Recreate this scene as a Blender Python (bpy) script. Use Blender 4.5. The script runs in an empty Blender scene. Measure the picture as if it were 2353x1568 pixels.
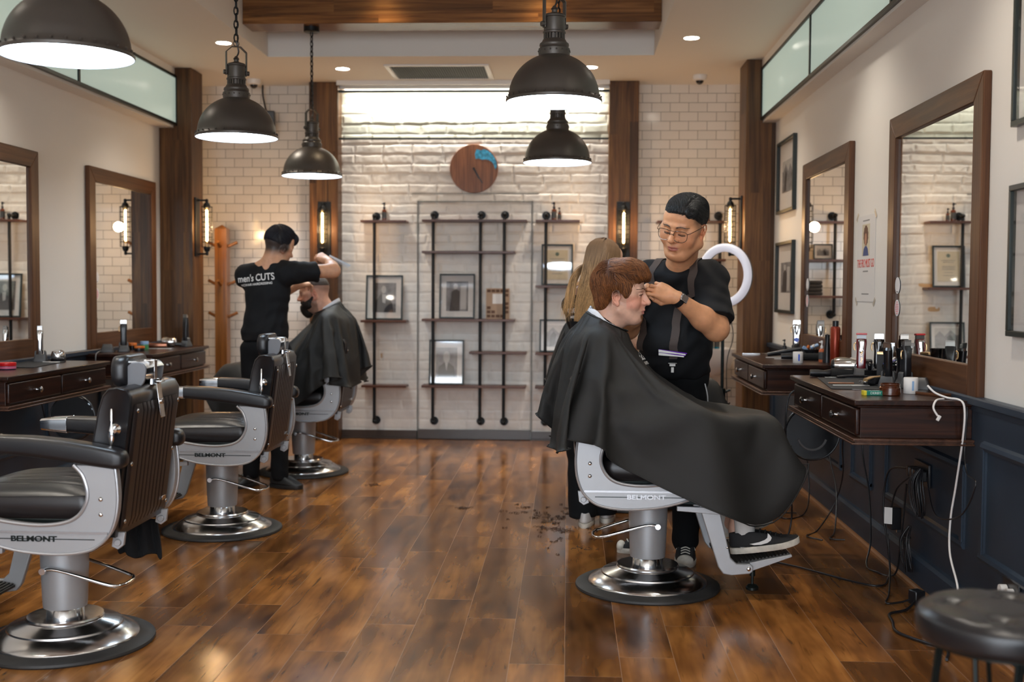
import bpy, bmesh, math, random, zlib, base64
import numpy as np
from mathutils import Vector, Matrix, Euler, Quaternion
from mathutils.bvhtree import BVHTree
random.seed(7); PI = math.pi
SC = bpy.context.scene; COL = SC.collection
# ---------------------------------------------------------------- camera
F_PX, YAW, PITCH, ROLL, CAM_H = 2607.555, .0485, .0457, .0055, 1.3
cd = bpy.data.cameras.new('camera'); cam = bpy.data.objects.new('camera', cd); COL.objects.link(cam); SC.camera = cam
cy, sy, cp, sp = math.cos(YAW), math.sin(YAW), math.cos(PITCH), math.sin(PITCH)
fw = Vector((-sy*cp, cy*cp, -sp)); rt = Vector((cy, sy, 0)); up = rt.cross(fw)
cr, sr = math.cos(ROLL), math.sin(ROLL)
rt, up = cr*rt+sr*up, cr*up-sr*rt
mw = Matrix((rt, up, -fw)).transposed().to_4x4(); mw.translation = (0, 0, CAM_H); cam.matrix_world = mw
cd.sensor_width = 36; cd.sensor_fit = 'HORIZONTAL'; cd.lens = F_PX*36/2353; cd.clip_start = .05; cd.clip_end = 60
cd.dof.use_dof = True; cd.dof.focus_distance = 4.95; cd.dof.aperture_fstop = 2.4
# ---------------------------------------------------------------- world, exposure, large lights
SC.view_settings.view_transform = 'Standard'; SC.view_settings.look = 'None'
SC.view_settings.exposure = 1.44; SC.view_settings.gamma = 1; SC.view_settings.use_curve_mapping = False
SC.cycles.caustics_reflective = False; SC.cycles.caustics_refractive = False; SC.cycles.sample_clamp_indirect = 1.2; SC.cycles.blur_glossy = 1.5
w = bpy.data.worlds.new('world'); SC.world = w; w.use_nodes = True
w.node_tree.nodes['Background'].inputs[0].default_value = (.75, .84, 1, 1)
w.node_tree.nodes['Background'].inputs[1].default_value = .8; w.cycles.sampling_method = 'NONE'
def area(name, loc, rot, sx, sy_, power, col, spread=PI):
    l = bpy.data.lights.new(name, 'AREA'); l.shape = 'RECTANGLE'; l.size = sx; l.size_y = sy_; l.energy = power; l.color = col; l.spread = spread
    o = bpy.data.objects.new(name, l); COL.objects.link(o); o.location = loc; o.rotation_euler = rot; return o
# daylight through the shop window behind the camera
area('shop_window_daylight', (-.8, -2.85, 1.45), (PI/2, 0, 0), 4.2, 2.3, 74, (.86, .93, 1))
# LED strip in the slot over the painted brick
area('led_strip_light', (-.81, 9.66, 2.93), (math.radians(12), 0, 0), 2.1, .05, 8, (1, .93, .84))
# ---------------------------------------------------------------- geometry helpers: every primitive is (verts, faces)
def mat_rot(e): return Euler(e).to_matrix()
def box(c, s, rot=None, taper=None):
    v = []
    for z in (-.5, .5):
        for x, y in ((-.5, -.5), (.5, -.5), (.5, .5), (-.5, .5)):
            k = 1
            if taper and z > 0: k = taper
            v.append(Vector((x*s[0]*k, y*s[1]*k, z*s[2])))
    if rot: R = mat_rot(rot); v = [R @ q for q in v]
    c = Vector(c)
    return [tuple(q+c) for q in v], [(3, 2, 1, 0), (4, 5, 6, 7), (0, 1, 5, 4), (1, 2, 6, 5), (2, 3, 7, 6), (3, 0, 4, 7)]
def bb(x0, x1, y0, y1, z0, z1): return box(((x0+x1)/2, (y0+y1)/2, (z0+z1)/2), (abs(x1-x0), abs(y1-y0), abs(z1-z0)))
def lathe(prof, n=32, c=(0, 0, 0), closed=False, cap=True):
    v, f = [], []; m = len(prof)
    for r, z in prof:
        for i in range(n):
            a = 2*PI*i/n; v.append((c[0]+r*math.cos(a), c[1]+r*math.sin(a), c[2]+z))
    for j in range(m-1 if not closed else m):
        j2 = (j+1) % m
        for i in range(n):
            i2 = (i+1) % n; f.append((j*n+i, j*n+i2, j2*n+i2, j2*n+i))
    if not closed and cap:
        if prof[0][0] > 1e-6: f.append(tuple(range(n-1, -1, -1)))
        if prof[-1][0] > 1e-6: f.append(tuple((m-1)*n+i for i in range(n)))
    return v, f
def frame_to(d):
    d = Vector(d).normalized(); return d.to_track_quat('Z', 'Y').to_matrix()
def cyl(a, b, r0, r1=None, n=20):
    a, b = Vector(a), Vector(b); r1 = r0 if r1 is None else r1; L = (b-a).length
    v, f = lathe([(r0, 0), (r1, L)], n); R = frame_to(b-a)
    return [tuple(R @ Vector(q)+a) for q in v], f
def lathe_to(prof, a, d, n=24):
    v, f = lathe(prof, n); R = frame_to(d); a = Vector(a)
    return [tuple(R @ Vector(q)+a) for q in v], f
def sph(c, r, n=12):
    r = (r, r, r) if not hasattr(r, '__len__') else r; v, f = [], []
    for j in range(n+1):
        t = PI*j/n
        for i in range(2*n):
            p = PI*i/n; v.append((c[0]+r[0]*math.sin(t)*math.cos(p), c[1]+r[1]*math.sin(t)*math.sin(p), c[2]-r[2]*math.cos(t)))
    for j in range(n):
        for i in range(2*n):
            i2 = (i+1) % (2*n); f.append((j*2*n+i, j*2*n+i2, (j+1)*2*n+i2, (j+1)*2*n+i))
    return v, f
def crom(pts, k=6, closed=False):
    P = [Vector(p) for p in pts]; n = len(P); out = []
    for i in range(n if closed else n-1):
        a, b, c, d = (P[(i-1) % n], P[i], P[(i+1) % n], P[(i+2) % n]) if closed else (P[max(i-1, 0)], P[i], P[i+1], P[min(i+2, n-1)])
        for j in range(k):
            t = j/k; out.append(.5*((2*b)+(c-a)*t+(2*a-5*b+4*c-d)*t*t+(3*b-a-3*c+d)*t**3))
    if not closed: out.append(P[-1])
    return out
def tube(pts, r, n=8, closed=False, smooth=0):
    P = crom(pts, smooth, closed) if smooth else [Vector(p) for p in pts]
    v, f = [], []; m = len(P); ref = None
    for i, p in enumerate(P):
        if closed: t = P[(i+1) % m]-P[i-1]
        else: t = P[min(i+1, m-1)]-P[max(i-1, 0)]
        t = t.normalized() if t.length > 1e-9 else Vector((0, 0, 1))
        if ref is None: ref = t.orthogonal().normalized()
        ref = (ref-t*ref.dot(t)); ref = ref.normalized() if ref.length > 1e-6 else t.orthogonal().normalized()
        b = t.cross(ref); rr = r(i/(m-1)) if callable(r) else r
        for k in range(n):
            a = 2*PI*k/n; v.append(tuple(p+rr*(math.cos(a)*ref+math.sin(a)*b)))
    for i in range(m if closed else m-1):
        i2 = (i+1) % m
        for k in range(n): f.append((i*n+k, i*n+(k+1) % n, i2*n+(k+1) % n, i2*n+k))
    if not closed: f.append(tuple(range(n-1, -1, -1))); f.append(tuple((m-1)*n+k for k in range(n)))
    return v, f
def prism(poly, h0, h1, plane='XZ'):
    """outline poly extruded along the remaining axis from h0 to h1"""
    n = len(poly)
    def P(a, b, h): return {'XZ': (a, h, b), 'XY': (a, b, h), 'YZ': (h, a, b)}[plane]
    v = [P(a, b, h0) for a, b in poly]+[P(a, b, h1) for a, b in poly]
    f = [tuple(range(n)), tuple(range(2*n-1, n-1, -1))]+[(i, i+n, (i+1) % n+n, (i+1) % n) for i in range(n)]
    return v, f
def loft(rings, cap=True, closed=True):
    n = len(rings[0]); v = [tuple(p) for r in rings for p in r]; f = []
    for j in range(len(rings)-1):
        for i in range(n if closed else n-1):
            i2 = (i+1) % n; f.append((j*n+i, j*n+i2, (j+1)*n+i2, (j+1)*n+i))
    if cap: f.append(tuple(range(n-1, -1, -1))); f.append(tuple((len(rings)-1)*n+i for i in range(n)))
    return v, f
def rrect(a, b, r, n=5):
    """rounded rectangle outline centred on 0, half sizes a, b"""
    o = []
    for cx, cz, s in ((a-r, b-r, 0), (-a+r, b-r, 1), (-a+r, -b+r, 2), (a-r, -b+r, 3)):
        for i in range(n+1):
            t = (s+i/n)*PI/2; o.append((cx+r*math.cos(t), cz+r*math.sin(t)))
    return o
def join(*gs):
    V, Fc = [], []
    for g in gs:
        if g is None: continue
        o = len(V); V += list(g[0]); Fc += [tuple(i+o for i in q) for q in g[1]]
    return V, Fc
def tr(g, loc=(0, 0, 0), rot=None, sc=None):
    M_ = Matrix.Translation(loc) @ (mat_rot(rot).to_4x4() if rot else Matrix())
    s = sc if sc is None or hasattr(sc, '__len__') else (sc, sc, sc)
    return [tuple(M_ @ (Vector((q[0]*s[0], q[1]*s[1], q[2]*s[2])) if s else Vector(q))) for q in g[0]], g[1]
def ob(name, g, mt, parent=None, bevel=0, smooth=40, loc=None, seg=2, label=None, solid=0, sub=0, fixn=True, rot=None):
    me = bpy.data.meshes.new(name); V, Fc = g[0], g[1]
    if loc is not None and parent is None and rot is None: V = [(a-loc[0], b-loc[1], c-loc[2]) for a, b, c in V]
    me.from_pydata([tuple(map(float, q)) for q in V], [], [tuple(q) for q in Fc])
    if fixn:
        bm = bmesh.new(); bm.from_mesh(me); bmesh.ops.recalc_face_normals(bm, faces=bm.faces[:]); bm.to_mesh(me); bm.free()
    if len(g) > 2: 
        for i, m_ in enumerate(mt): me.materials.append(m_)
        me.polygons.foreach_set('material_index', g[2])
    else: me.materials.append(mt)
    if smooth:
        me.polygons.foreach_set('use_smooth', [True]*len(me.polygons)); me.set_sharp_from_angle(angle=math.radians(smooth))
    o = bpy.data.objects.new(name, me); COL.objects.link(o)
    if parent: o.parent = parent
    if loc is not None: o.location = loc
    if rot: o.rotation_euler = rot
    if solid: md = o.modifiers.new('solid', 'SOLIDIFY'); md.thickness = solid; md.offset = 0
    if sub: md = o.modifiers.new('sub', 'SUBSURF'); md.levels = md.render_levels = sub
    if bevel:
        md = o.modifiers.new('bevel', 'BEVEL'); md.width = bevel; md.segments = seg; md.limit_method = 'ANGLE'; md.angle_limit = math.radians(35)
    if label: o['label'] = label
    return o
def tag(o, label, cat, group=None, kind=None):
    o['label'] = label; o['category'] = cat
    if group: o['group'] = group
    if kind: o['kind'] = kind
    return o
def thing(name, label, cat, loc=(0, 0, 0), rz=0, group=None):
    o = bpy.data.objects.new(name, None); COL.objects.link(o); o.location = loc; o.rotation_euler = (0, 0, rz); o.empty_display_size = .05
    return tag(o, label, cat, group)
def struct(name, g, mt, **k):
    o = ob(name, g, mt, **k); o['kind'] = 'structure'; return o
def dup(root, label=None, group=None, loc=None, rz=None, skip=()):
    def cp_(o, par):
        c = o.copy(); COL.objects.link(c)
        if par: c.parent = par
        for ch in o.children:
            if ch.name.split('.')[0] not in skip: cp_(ch, c)
        return c
    r = cp_(root, None)
    if label: r['label'] = label
    if group: r['group'] = group
    if loc is not None: r.location = loc
    if rz is not None: r.rotation_euler = (0, 0, rz)
    return r
# ---------------------------------------------------------------- materials
def new_mat(name):
    m = bpy.data.materials.new(name); m.use_nodes = True; nt = m.node_tree; return m, nt, nt.nodes['Principled BSDF']
def N(nt, t, **k):
    n = nt.nodes.new(t)
    for a, b in k.items():
        if a.startswith('i_'):
            key = a[2:]; n.inputs[int(key) if key.isdigit() else key].default_value = b
        else: setattr(n, a, b)
    return n
def L(nt, a, b): nt.links.new(a, b)
def c4(c): return (c[0], c[1], c[2], 1)
def M(name, col, rough=.5, metal=0, bump=0, bscale=200, var=0, vscale=6, coat=0, sheen=0, emit=None, es=0, trans=0, ior=None, spec=None, alpha=None, rvar=0, stretch=None):
    m, nt, p = new_mat(name); I = p.inputs
    I['Base Color'].default_value = c4(col); I['Roughness'].default_value = rough; I['Metallic'].default_value = metal
    if coat: I['Coat Weight'].default_value = coat; I['Coat Roughness'].default_value = .12
    if sheen: I['Sheen Weight'].default_value = sheen; I['Sheen Roughness'].default_value = .5
    if emit: I['Emission Color'].default_value = c4(emit); I['Emission Strength'].default_value = es
    if trans: I['Transmission Weight'].default_value = trans
    if ior: I['IOR'].default_value = ior
    if spec is not None: I['Specular IOR Level'].default_value = spec
    if alpha is not None: I['Alpha'].default_value = alpha
    if bump or var or rvar:
        tc = N(nt, 'ShaderNodeTexCoord'); mp = N(nt, 'ShaderNodeMapping'); L(nt, tc.outputs['Object'], mp.inputs[0])
        if stretch: mp.inputs['Scale'].default_value = stretch
    if bump:
        n = N(nt, 'ShaderNodeTexNoise', i_Scale=bscale, i_Detail=3.); L(nt, mp.outputs[0], n.inputs['Vector'])
        b = N(nt, 'ShaderNodeBump', i_Strength=bump, i_Distance=.002); L(nt, n.outputs[0], b.inputs['Height']); L(nt, b.outputs[0], p.inputs['Normal'])
    if var or rvar:
        n = N(nt, 'ShaderNodeTexNoise', i_Scale=vscale, i_Detail=4.); L(nt, mp.outputs[0], n.inputs['Vector'])
        if var:
            r = N(nt, 'ShaderNodeValToRGB'); L(nt, n.outputs[0], r.inputs[0]); e = r.color_ramp.elements
            e[0].position = .3; e[1].position = .7; e[0].color = c4([q*(1-var) for q in col]); e[1].color = c4([min(1, q*(1+var)) for q in col]); L(nt, r.outputs[0], p.inputs['Base Color'])
        if rvar:
            mr = N(nt, 'ShaderNodeMapRange', i_3=max(.02, rough-rvar), i_4=rough+rvar); L(nt, n.outputs[0], mr.inputs[0]); L(nt, mr.outputs[0], p.inputs['Roughness'])
    return m
def wood(name, ca, cb, cc, axis='Z', rough=.35, scale=1, planks=None, coat=.2, bump=.15):
    """streaky wood: noise stretched along the grain axis; planks=(axis index, width) adds board to board changes"""
    m, nt, p = new_mat(name); tc = N(nt, 'ShaderNodeTexCoord'); mp = N(nt, 'ShaderNodeMapping'); src = tc.outputs['Object']
    s = {'X': (.6, 14, 14), 'Y': (14, .6, 14), 'Z': (14, 14, .6)}[axis]; mp.inputs['Scale'].default_value = [q*scale for q in s]
    if planks:
        sx = N(nt, 'ShaderNodeSeparateXYZ'); L(nt, src, sx.inputs[0])
        d = N(nt, 'ShaderNodeMath', operation='DIVIDE', i_1=planks[1]); L(nt, sx.outputs[planks[0]], d.inputs[0])
        fl = N(nt, 'ShaderNodeMath', operation='FLOOR'); L(nt, d.outputs[0], fl.inputs[0])
        zi = {'X': 0, 'Y': 1, 'Z': 2}[axis]
        w0 = N(nt, 'ShaderNodeTexWhiteNoise', noise_dimensions='1D'); L(nt, fl.outputs[0], w0.inputs['W'])
        d2 = N(nt, 'ShaderNodeMath', operation='DIVIDE', i_1=planks[2]); L(nt, sx.outputs[zi], d2.inputs[0])
        a2 = N(nt, 'ShaderNodeMath', operation='ADD'); L(nt, d2.outputs[0], a2.inputs[0]); L(nt, w0.outputs[0], a2.inputs[1])
        f2 = N(nt, 'ShaderNodeMath', operation='FLOOR'); L(nt, a2.outputs[0], f2.inputs[0])
        cx = N(nt, 'ShaderNodeCombineXYZ'); L(nt, fl.outputs[0], cx.inputs[0]); L(nt, f2.outputs[0], cx.inputs[1])
        wn = N(nt, 'ShaderNodeTexWhiteNoise', noise_dimensions='2D'); L(nt, cx.outputs[0], wn.inputs['Vector'])
        va = N(nt, 'ShaderNodeVectorMath', operation='MULTIPLY_ADD'); L(nt, wn.outputs['Color'], va.inputs[0]); va.inputs[1].default_value = (9, 9, 9); L(nt, src, va.inputs[2]); src = va.outputs[0]
    L(nt, src, mp.inputs[0])
    n = N(nt, 'ShaderNodeTexNoise', i_Scale=2.2, i_Detail=8., i_Roughness=.62, i_Distortion=.6); L(nt, mp.outputs[0], n.inputs['Vector'])
    r = N(nt, 'ShaderNodeValToRGB'); L(nt, n.outputs[0], r.inputs[0]); e = r.color_ramp.elements
    e[0].position = .3; e[0].color = c4(ca); e[1].position = .72; e[1].color = c4(cc); x = e.new(.5); x.color = c4(cb)
    out = r.outputs[0]
    if planks:
        mr = N(nt, 'ShaderNodeMapRange', i_3=.6, i_4=1.45); L(nt, wn.outputs['Value'], mr.inputs[0])
        hs = N(nt, 'ShaderNodeHueSaturation'); L(nt, out, hs.inputs['Color']); L(nt, mr.outputs[0], hs.inputs['Value']); out = hs.outputs[0]
    L(nt, out, p.inputs['Base Color']); p.inputs['Roughness'].default_value = rough; p.inputs['Coat Weight'].default_value = coat; p.inputs['Coat Roughness'].default_value = .2; p.inputs['Specular IOR Level'].default_value = .25
    b = N(nt, 'ShaderNodeBump', i_Strength=bump, i_Distance=.003); L(nt, n.outputs[0], b.inputs['Height']); L(nt, b.outputs[0], p.inputs['Normal'])
    return m
paint = M('cream_paint', (.84, .81, .76), .6, bump=.05, bscale=300)
ceil_m = M('ceiling_paint', (.82, .78, .72), .7)
navy = M('navy_paint', (.018, .031, .05), .42, bump=.05, bscale=90, var=.15, vscale=3)
pillar_w = wood('walnut_cladding', (.028, .0115, .0035), (.082, .035, .011), (.16, .075, .024), 'Z', .42, planks=(0, .085, 1.3), coat=.05)
pillar_y = wood('walnut_cladding_side', (.024, .0085, .003), (.075, .028, .0085), (.15, .062, .018), 'Z', .33, planks=(1, .11, 1.3), coat=.1)
beam_w = wood('walnut_beam', (.045, .017, .005), (.14, .056, .015), (.25, .115, .035), 'X', .25, planks=(2, .11, 1.1), coat=.4)
mirror_w = wood('mahogany_frame', (.045, .0165, .007), (.09, .036, .014), (.145, .062, .025), 'Z', .42, coat=.05, bump=.1)
mirror_h = wood('mahogany_rail', (.045, .0165, .007), (.09, .036, .014), (.145, .062, .025), 'Y', .42, coat=.05, bump=.1)
vanity_w = wood('dark_mahogany', (.007, .0025, .0018), (.022, .0072, .0042), (.048, .016, .008), 'Y', .28, coat=.15, scale=1.3)
vanity_x = wood('dark_mahogany_end', (.008, .003, .002), (.026, .0085, .0045), (.062, .02, .009), 'X', .28, coat=.15, scale=1.3)
vanity_edge = wood('mahogany_moulding', (.03, .012, .007), (.065, .028, .016), (.11, .05, .03), 'Y', .3, coat=.3)
shelf_w = wood('shelf_board', (.04, .014, .008), (.085, .03, .016), (.14, .055, .03), 'X', .4)
rack_w = wood('orange_pine', (.12, .04, .008), (.22, .08, .016), (.32, .125, .026), 'Z', .35)
skirt_w = M('dark_skirting', (.05, .032, .022), .3)
quad_w = M('orange_quadrant', (.27, .11, .035), .35)
black_iron = M('black_iron', (.012, .013, .014), .42, .6)
black_metal = M('black_metal_frame', (.01, .016, .015), .35, .5)
gun = M('bronze_grey_enamel', (.075, .065, .056), .4, .45, bump=.05, bscale=500)
reflector = M('white_reflector', (.85, .9, 1), .35, emit=(.62, .8, 1), es=.9)  # blue-white glow put in for the lamp's light on the shade lining
diffuser = M('lamp_diffuser', (1, 1, 1), .5, emit=(.70, .86, 1), es=8)
chrome = M('chrome', (.78, .79, .8), .08, 1)
chrome_w = M('worn_chrome', (.62, .62, .62), .2, 1, rvar=.08, vscale=20)
silver = M('silver_hammered_paint', (.42, .43, .445), .36, .4, bump=.25, bscale=700, spec=.5)
silver_edge = M('silver_edge', (.5, .51, .53), .25, .6)
leather = M('black_leather', (.012, .012, .014), .3, bump=.12, bscale=500, rvar=.05)
leather_d = M('dark_vinyl', (.017, .013, .013), .34, bump=.06, bscale=400)
rubber = M('black_rubber', (.028, .027, .026), .55, bump=.1, bscale=60, var=.3)
white_pl = M('white_plastic', (.8, .78, .75), .35)
black_pl = M('black_plastic', (.012, .012, .014), .3)
gloss_black = M('glossy_black', (.008, .008, .01), .12, coat=.5)
paper = M('white_paper', (.78, .75, .72), .7)
mat_board = M('mat_board', (.74, .71, .68), .8)
warm_bulb = M('filament_glow', (1, .8, .5), .4, emit=(1, .72, .36), es=16)
clear_glass = None
def glassy(name, tint=(1, 1, 1), gl=.12, rough=.02, ribs=None):
    m, nt, p = new_mat(name); nt.nodes.remove(p); out = nt.nodes['Material Output']
    t = N(nt, 'ShaderNodeBsdfTransparent'); t.inputs[0].default_value = c4(tint); g = N(nt, 'ShaderNodeBsdfGlossy'); g.inputs['Roughness'].default_value = rough
    mx = N(nt, 'ShaderNodeMixShader'); mx.inputs[0].default_value = gl; L(nt, t.outputs[0], mx.inputs[1]); L(nt, g.outputs[0], mx.inputs[2]); L(nt, mx.outputs[0], out.inputs[0])
    if ribs is not None:
        tc = N(nt, 'ShaderNodeTexCoord'); sx = N(nt, 'ShaderNodeSeparateXYZ'); L(nt, tc.outputs['Object'], sx.inputs[0])
        q = N(nt, 'ShaderNodeMath', operation='MULTIPLY', i_1=2*PI/.012); L(nt, sx.outputs[ribs], q.inputs[0]); s_ = N(nt, 'ShaderNodeMath', operation='SINE'); L(nt, q.outputs[0], s_.inputs[0])
        b = N(nt, 'ShaderNodeBump', i_Strength=.8, i_Distance=.002); L(nt, s_.outputs[0], b.inputs['Height']); L(nt, b.outputs[0], g.inputs['Normal'])
    return m
clear_glass = glassy('clear_glass'); sheet_glass = glassy('picture_glass', gl=.1, rough=.03); ribbed_clear = glassy('fluted_clear_glass', (.96, 1, .98), .08, .1, ribs=0)
def frosted():
    m, nt, p = new_mat('green_fluted_glass'); nt.nodes.remove(p); out = nt.nodes['Material Output']
    tl = N(nt, 'ShaderNodeBsdfTranslucent'); tl.inputs[0].default_value = (.82, .88, .84, 1); df = N(nt, 'ShaderNodeBsdfDiffuse'); df.inputs[0].default_value = (.74, .78, .74, 1); g = N(nt, 'ShaderNodeBsdfGlossy'); g.inputs['Roughness'].default_value = .12
    m1 = N(nt, 'ShaderNodeMixShader'); m1.inputs[0].default_value = .45; L(nt, tl.outputs[0], m1.inputs[1]); L(nt, df.outputs[0], m1.inputs[2])
    m2 = N(nt, 'ShaderNodeMixShader'); m2.inputs[0].default_value = .16; L(nt, m1.outputs[0], m2.inputs[1]); L(nt, g.outputs[0], m2.inputs[2]); em = N(nt, 'ShaderNodeEmission'); em.inputs[0].default_value = (.82, 1, .90, 1); em.inputs[1].default_value = .07  # weak glow put into the panes for the light behind them
    ad = N(nt, 'ShaderNodeAddShader'); L(nt, m2.outputs[0], ad.inputs[0]); L(nt, em.outputs[0], ad.inputs[1]); L(nt, ad.outputs[0], out.inputs[0])
    tc = N(nt, 'ShaderNodeTexCoord'); sx = N(nt, 'ShaderNodeSeparateXYZ'); L(nt, tc.outputs['Object'], sx.inputs[0])
    q = N(nt, 'ShaderNodeMath', operation='MULTIPLY', i_1=2*PI/.014); L(nt, sx.outputs[1], q.inputs[0]); s_ = N(nt, 'ShaderNodeMath', operation='SINE'); L(nt, q.outputs[0], s_.inputs[0])
    b = N(nt, 'ShaderNodeBump', i_Strength=.5, i_Distance=.002); L(nt, s_.outputs[0], b.inputs['Height']); L(nt, b.outputs[0], g.inputs['Normal'])
    return m
green_glass = frosted()
mirror_m = M('mirror_silver', (.9, .92, .9), .01, 1)
def floor_mat():
    m, nt, p = new_mat('laminate_floor'); tc = N(nt, 'ShaderNodeTexCoord'); sx = N(nt, 'ShaderNodeSeparateXYZ'); L(nt, tc.outputs['Object'], sx.inputs[0])
    def mth(op, a, b=None, c=None):
        n = N(nt, 'ShaderNodeMath', operation=op)
        for i, q in enumerate((a, b, c)):
            if q is None: continue
            if isinstance(q, (int, float)): n.inputs[i].default_value = q
            else: L(nt, q, n.inputs[i])
        return n.outputs[0]
    u = mth('DIVIDE', sx.outputs[0], .193); row = mth('FLOOR', u); fu = mth('FRACT', u)
    w0 = N(nt, 'ShaderNodeTexWhiteNoise', noise_dimensions='1D'); L(nt, row, w0.inputs['W'])
    v = mth('ADD', mth('DIVIDE', sx.outputs[1], 1.22), mth('MULTIPLY', w0.outputs[0], 5.)); cell = mth('FLOOR', v); fv = mth('FRACT', v)
    cx = N(nt, 'ShaderNodeCombineXYZ'); L(nt, row, cx.inputs[0]); L(nt, cell, cx.inputs[1])
    wn = N(nt, 'ShaderNodeTexWhiteNoise', noise_dimensions='2D'); L(nt, cx.outputs[0], wn.inputs['Vector'])
    va = N(nt, 'ShaderNodeVectorMath', operation='MULTIPLY_ADD'); L(nt, wn.outputs['Color'], va.inputs[0]); va.inputs[1].default_value = (7, 7, 7); L(nt, tc.outputs['Object'], va.inputs[2])
    mp = N(nt, 'ShaderNodeMapping'); mp.inputs['Scale'].default_value = (9, 1.6, 1); L(nt, va.outputs[0], mp.inputs[0])
    n = N(nt, 'ShaderNodeTexNoise', i_Scale=1.1, i_Detail=2.5, i_Roughness=.5, i_Distortion=.5); L(nt, mp.outputs[0], n.inputs['Vector'])
    mp2 = N(nt, 'ShaderNodeMapping'); mp2.inputs['Scale'].default_value = (20, 1.3, 1); L(nt, va.outputs[0], mp2.inputs[0])
    n2 = N(nt, 'ShaderNodeTexNoise', i_Scale=1.5, i_Detail=1.5, i_Roughness=.5, i_Distortion=.8); L(nt, mp2.outputs[0], n2.inputs['Vector'])
    mp3 = N(nt, 'ShaderNodeMapping'); mp3.inputs['Scale'].default_value = (3.2, 1.5, 1); L(nt, va.outputs[0], mp3.inputs[0])
    n3 = N(nt, 'ShaderNodeTexNoise', i_Scale=1.5, i_Detail=3.); L(nt, mp3.outputs[0], n3.inputs['Vector'])
    g = mth('ADD', mth("MULTIPLY", n.outputs[0], .46), mth("ADD", mth("MULTIPLY", n2.outputs[0], .14), mth("MULTIPLY", n3.outputs[0], .40)))
    r = N(nt, 'ShaderNodeValToRGB'); L(nt, g, r.inputs[0]); e = r.color_ramp.elements
    e[0].position = .34; e[0].color = (.060, .021, .007, 1); e[1].position = .64; e[1].color = (.43, .18, .045, 1)
    x = e.new(.50); x.color = (.23, .088, .021, 1)
    mr = N(nt, 'ShaderNodeMapRange', i_3=.62, i_4=1.3); L(nt, wn.outputs['Value'], mr.inputs[0])
    # knots and dark mineral streaks
    mpk = N(nt, 'ShaderNodeMapping'); mpk.inputs['Scale'].default_value = (5.2, 1.7, 1); L(nt, va.outputs[0], mpk.inputs[0]); vk = N(nt, 'ShaderNodeTexVoronoi', i_Scale=1.); L(nt, mpk.outputs[0], vk.inputs['Vector'])
    kr = N(nt, 'ShaderNodeMapRange', i_1=.03, i_2=.22, i_3=.38, i_4=1.); L(nt, vk.outputs['Distance'], kr.inputs[0])
    mpc = N(nt, 'ShaderNodeMapping'); mpc.inputs['Scale'].default_value = (17, 1.5, 1); L(nt, va.outputs[0], mpc.inputs[0]); nc = N(nt, 'ShaderNodeTexNoise', i_Scale=2., i_Detail=2., i_Distortion=1.2); L(nt, mpc.outputs[0], nc.inputs['Vector'])
    crk = N(nt, 'ShaderNodeMapRange', i_1=.63, i_2=.74, i_3=1., i_4=.5); L(nt, nc.outputs[0], crk.inputs[0]); dk = mth('MULTIPLY', mth('MULTIPLY', kr.outputs[0], crk.outputs[0]), mr.outputs[0])
    hs = N(nt, 'ShaderNodeHueSaturation'); L(nt, r.outputs[0], hs.inputs['Color']); L(nt, dk, hs.inputs['Value'])
    du = mth('MULTIPLY', mth('MINIMUM', fu, mth('SUBTRACT', 1., fu)), .193); dv = mth('MULTIPLY', mth('MINIMUM', fv, mth('SUBTRACT', 1., fv)), 1.22)
    d = mth('MINIMUM', du, dv); seam = mth('LESS_THAN', d, .0010)
    mx = N(nt, 'ShaderNodeMix', data_type='RGBA'); L(nt, seam, mx.inputs[0]); L(nt, hs.outputs[0], mx.inputs[6]); mx.inputs[7].default_value = (.36, .21, .12, 1); L(nt, mx.outputs[2], p.inputs['Base Color'])
    n4 = N(nt, 'ShaderNodeTexNoise', i_Scale=3., i_Detail=4.); L(nt, tc.outputs['Object'], n4.inputs['Vector'])
    mr2 = N(nt, 'ShaderNodeMapRange', i_3=.13, i_4=.21); L(nt, n4.outputs[0], mr2.inputs[0]); L(nt, mr2.outputs[0], p.inputs['Roughness'])
    p.inputs['Specular IOR Level'].default_value = .42
    bh = mth('MULTIPLY', mth('MINIMUM', d, .003), 200.)
    b = N(nt, 'ShaderNodeBump', i_Strength=.06, i_Distance=.003); L(nt, bh, b.inputs['Height']); L(nt, b.outputs[0], p.inputs['Normal'])
    return m
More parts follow.
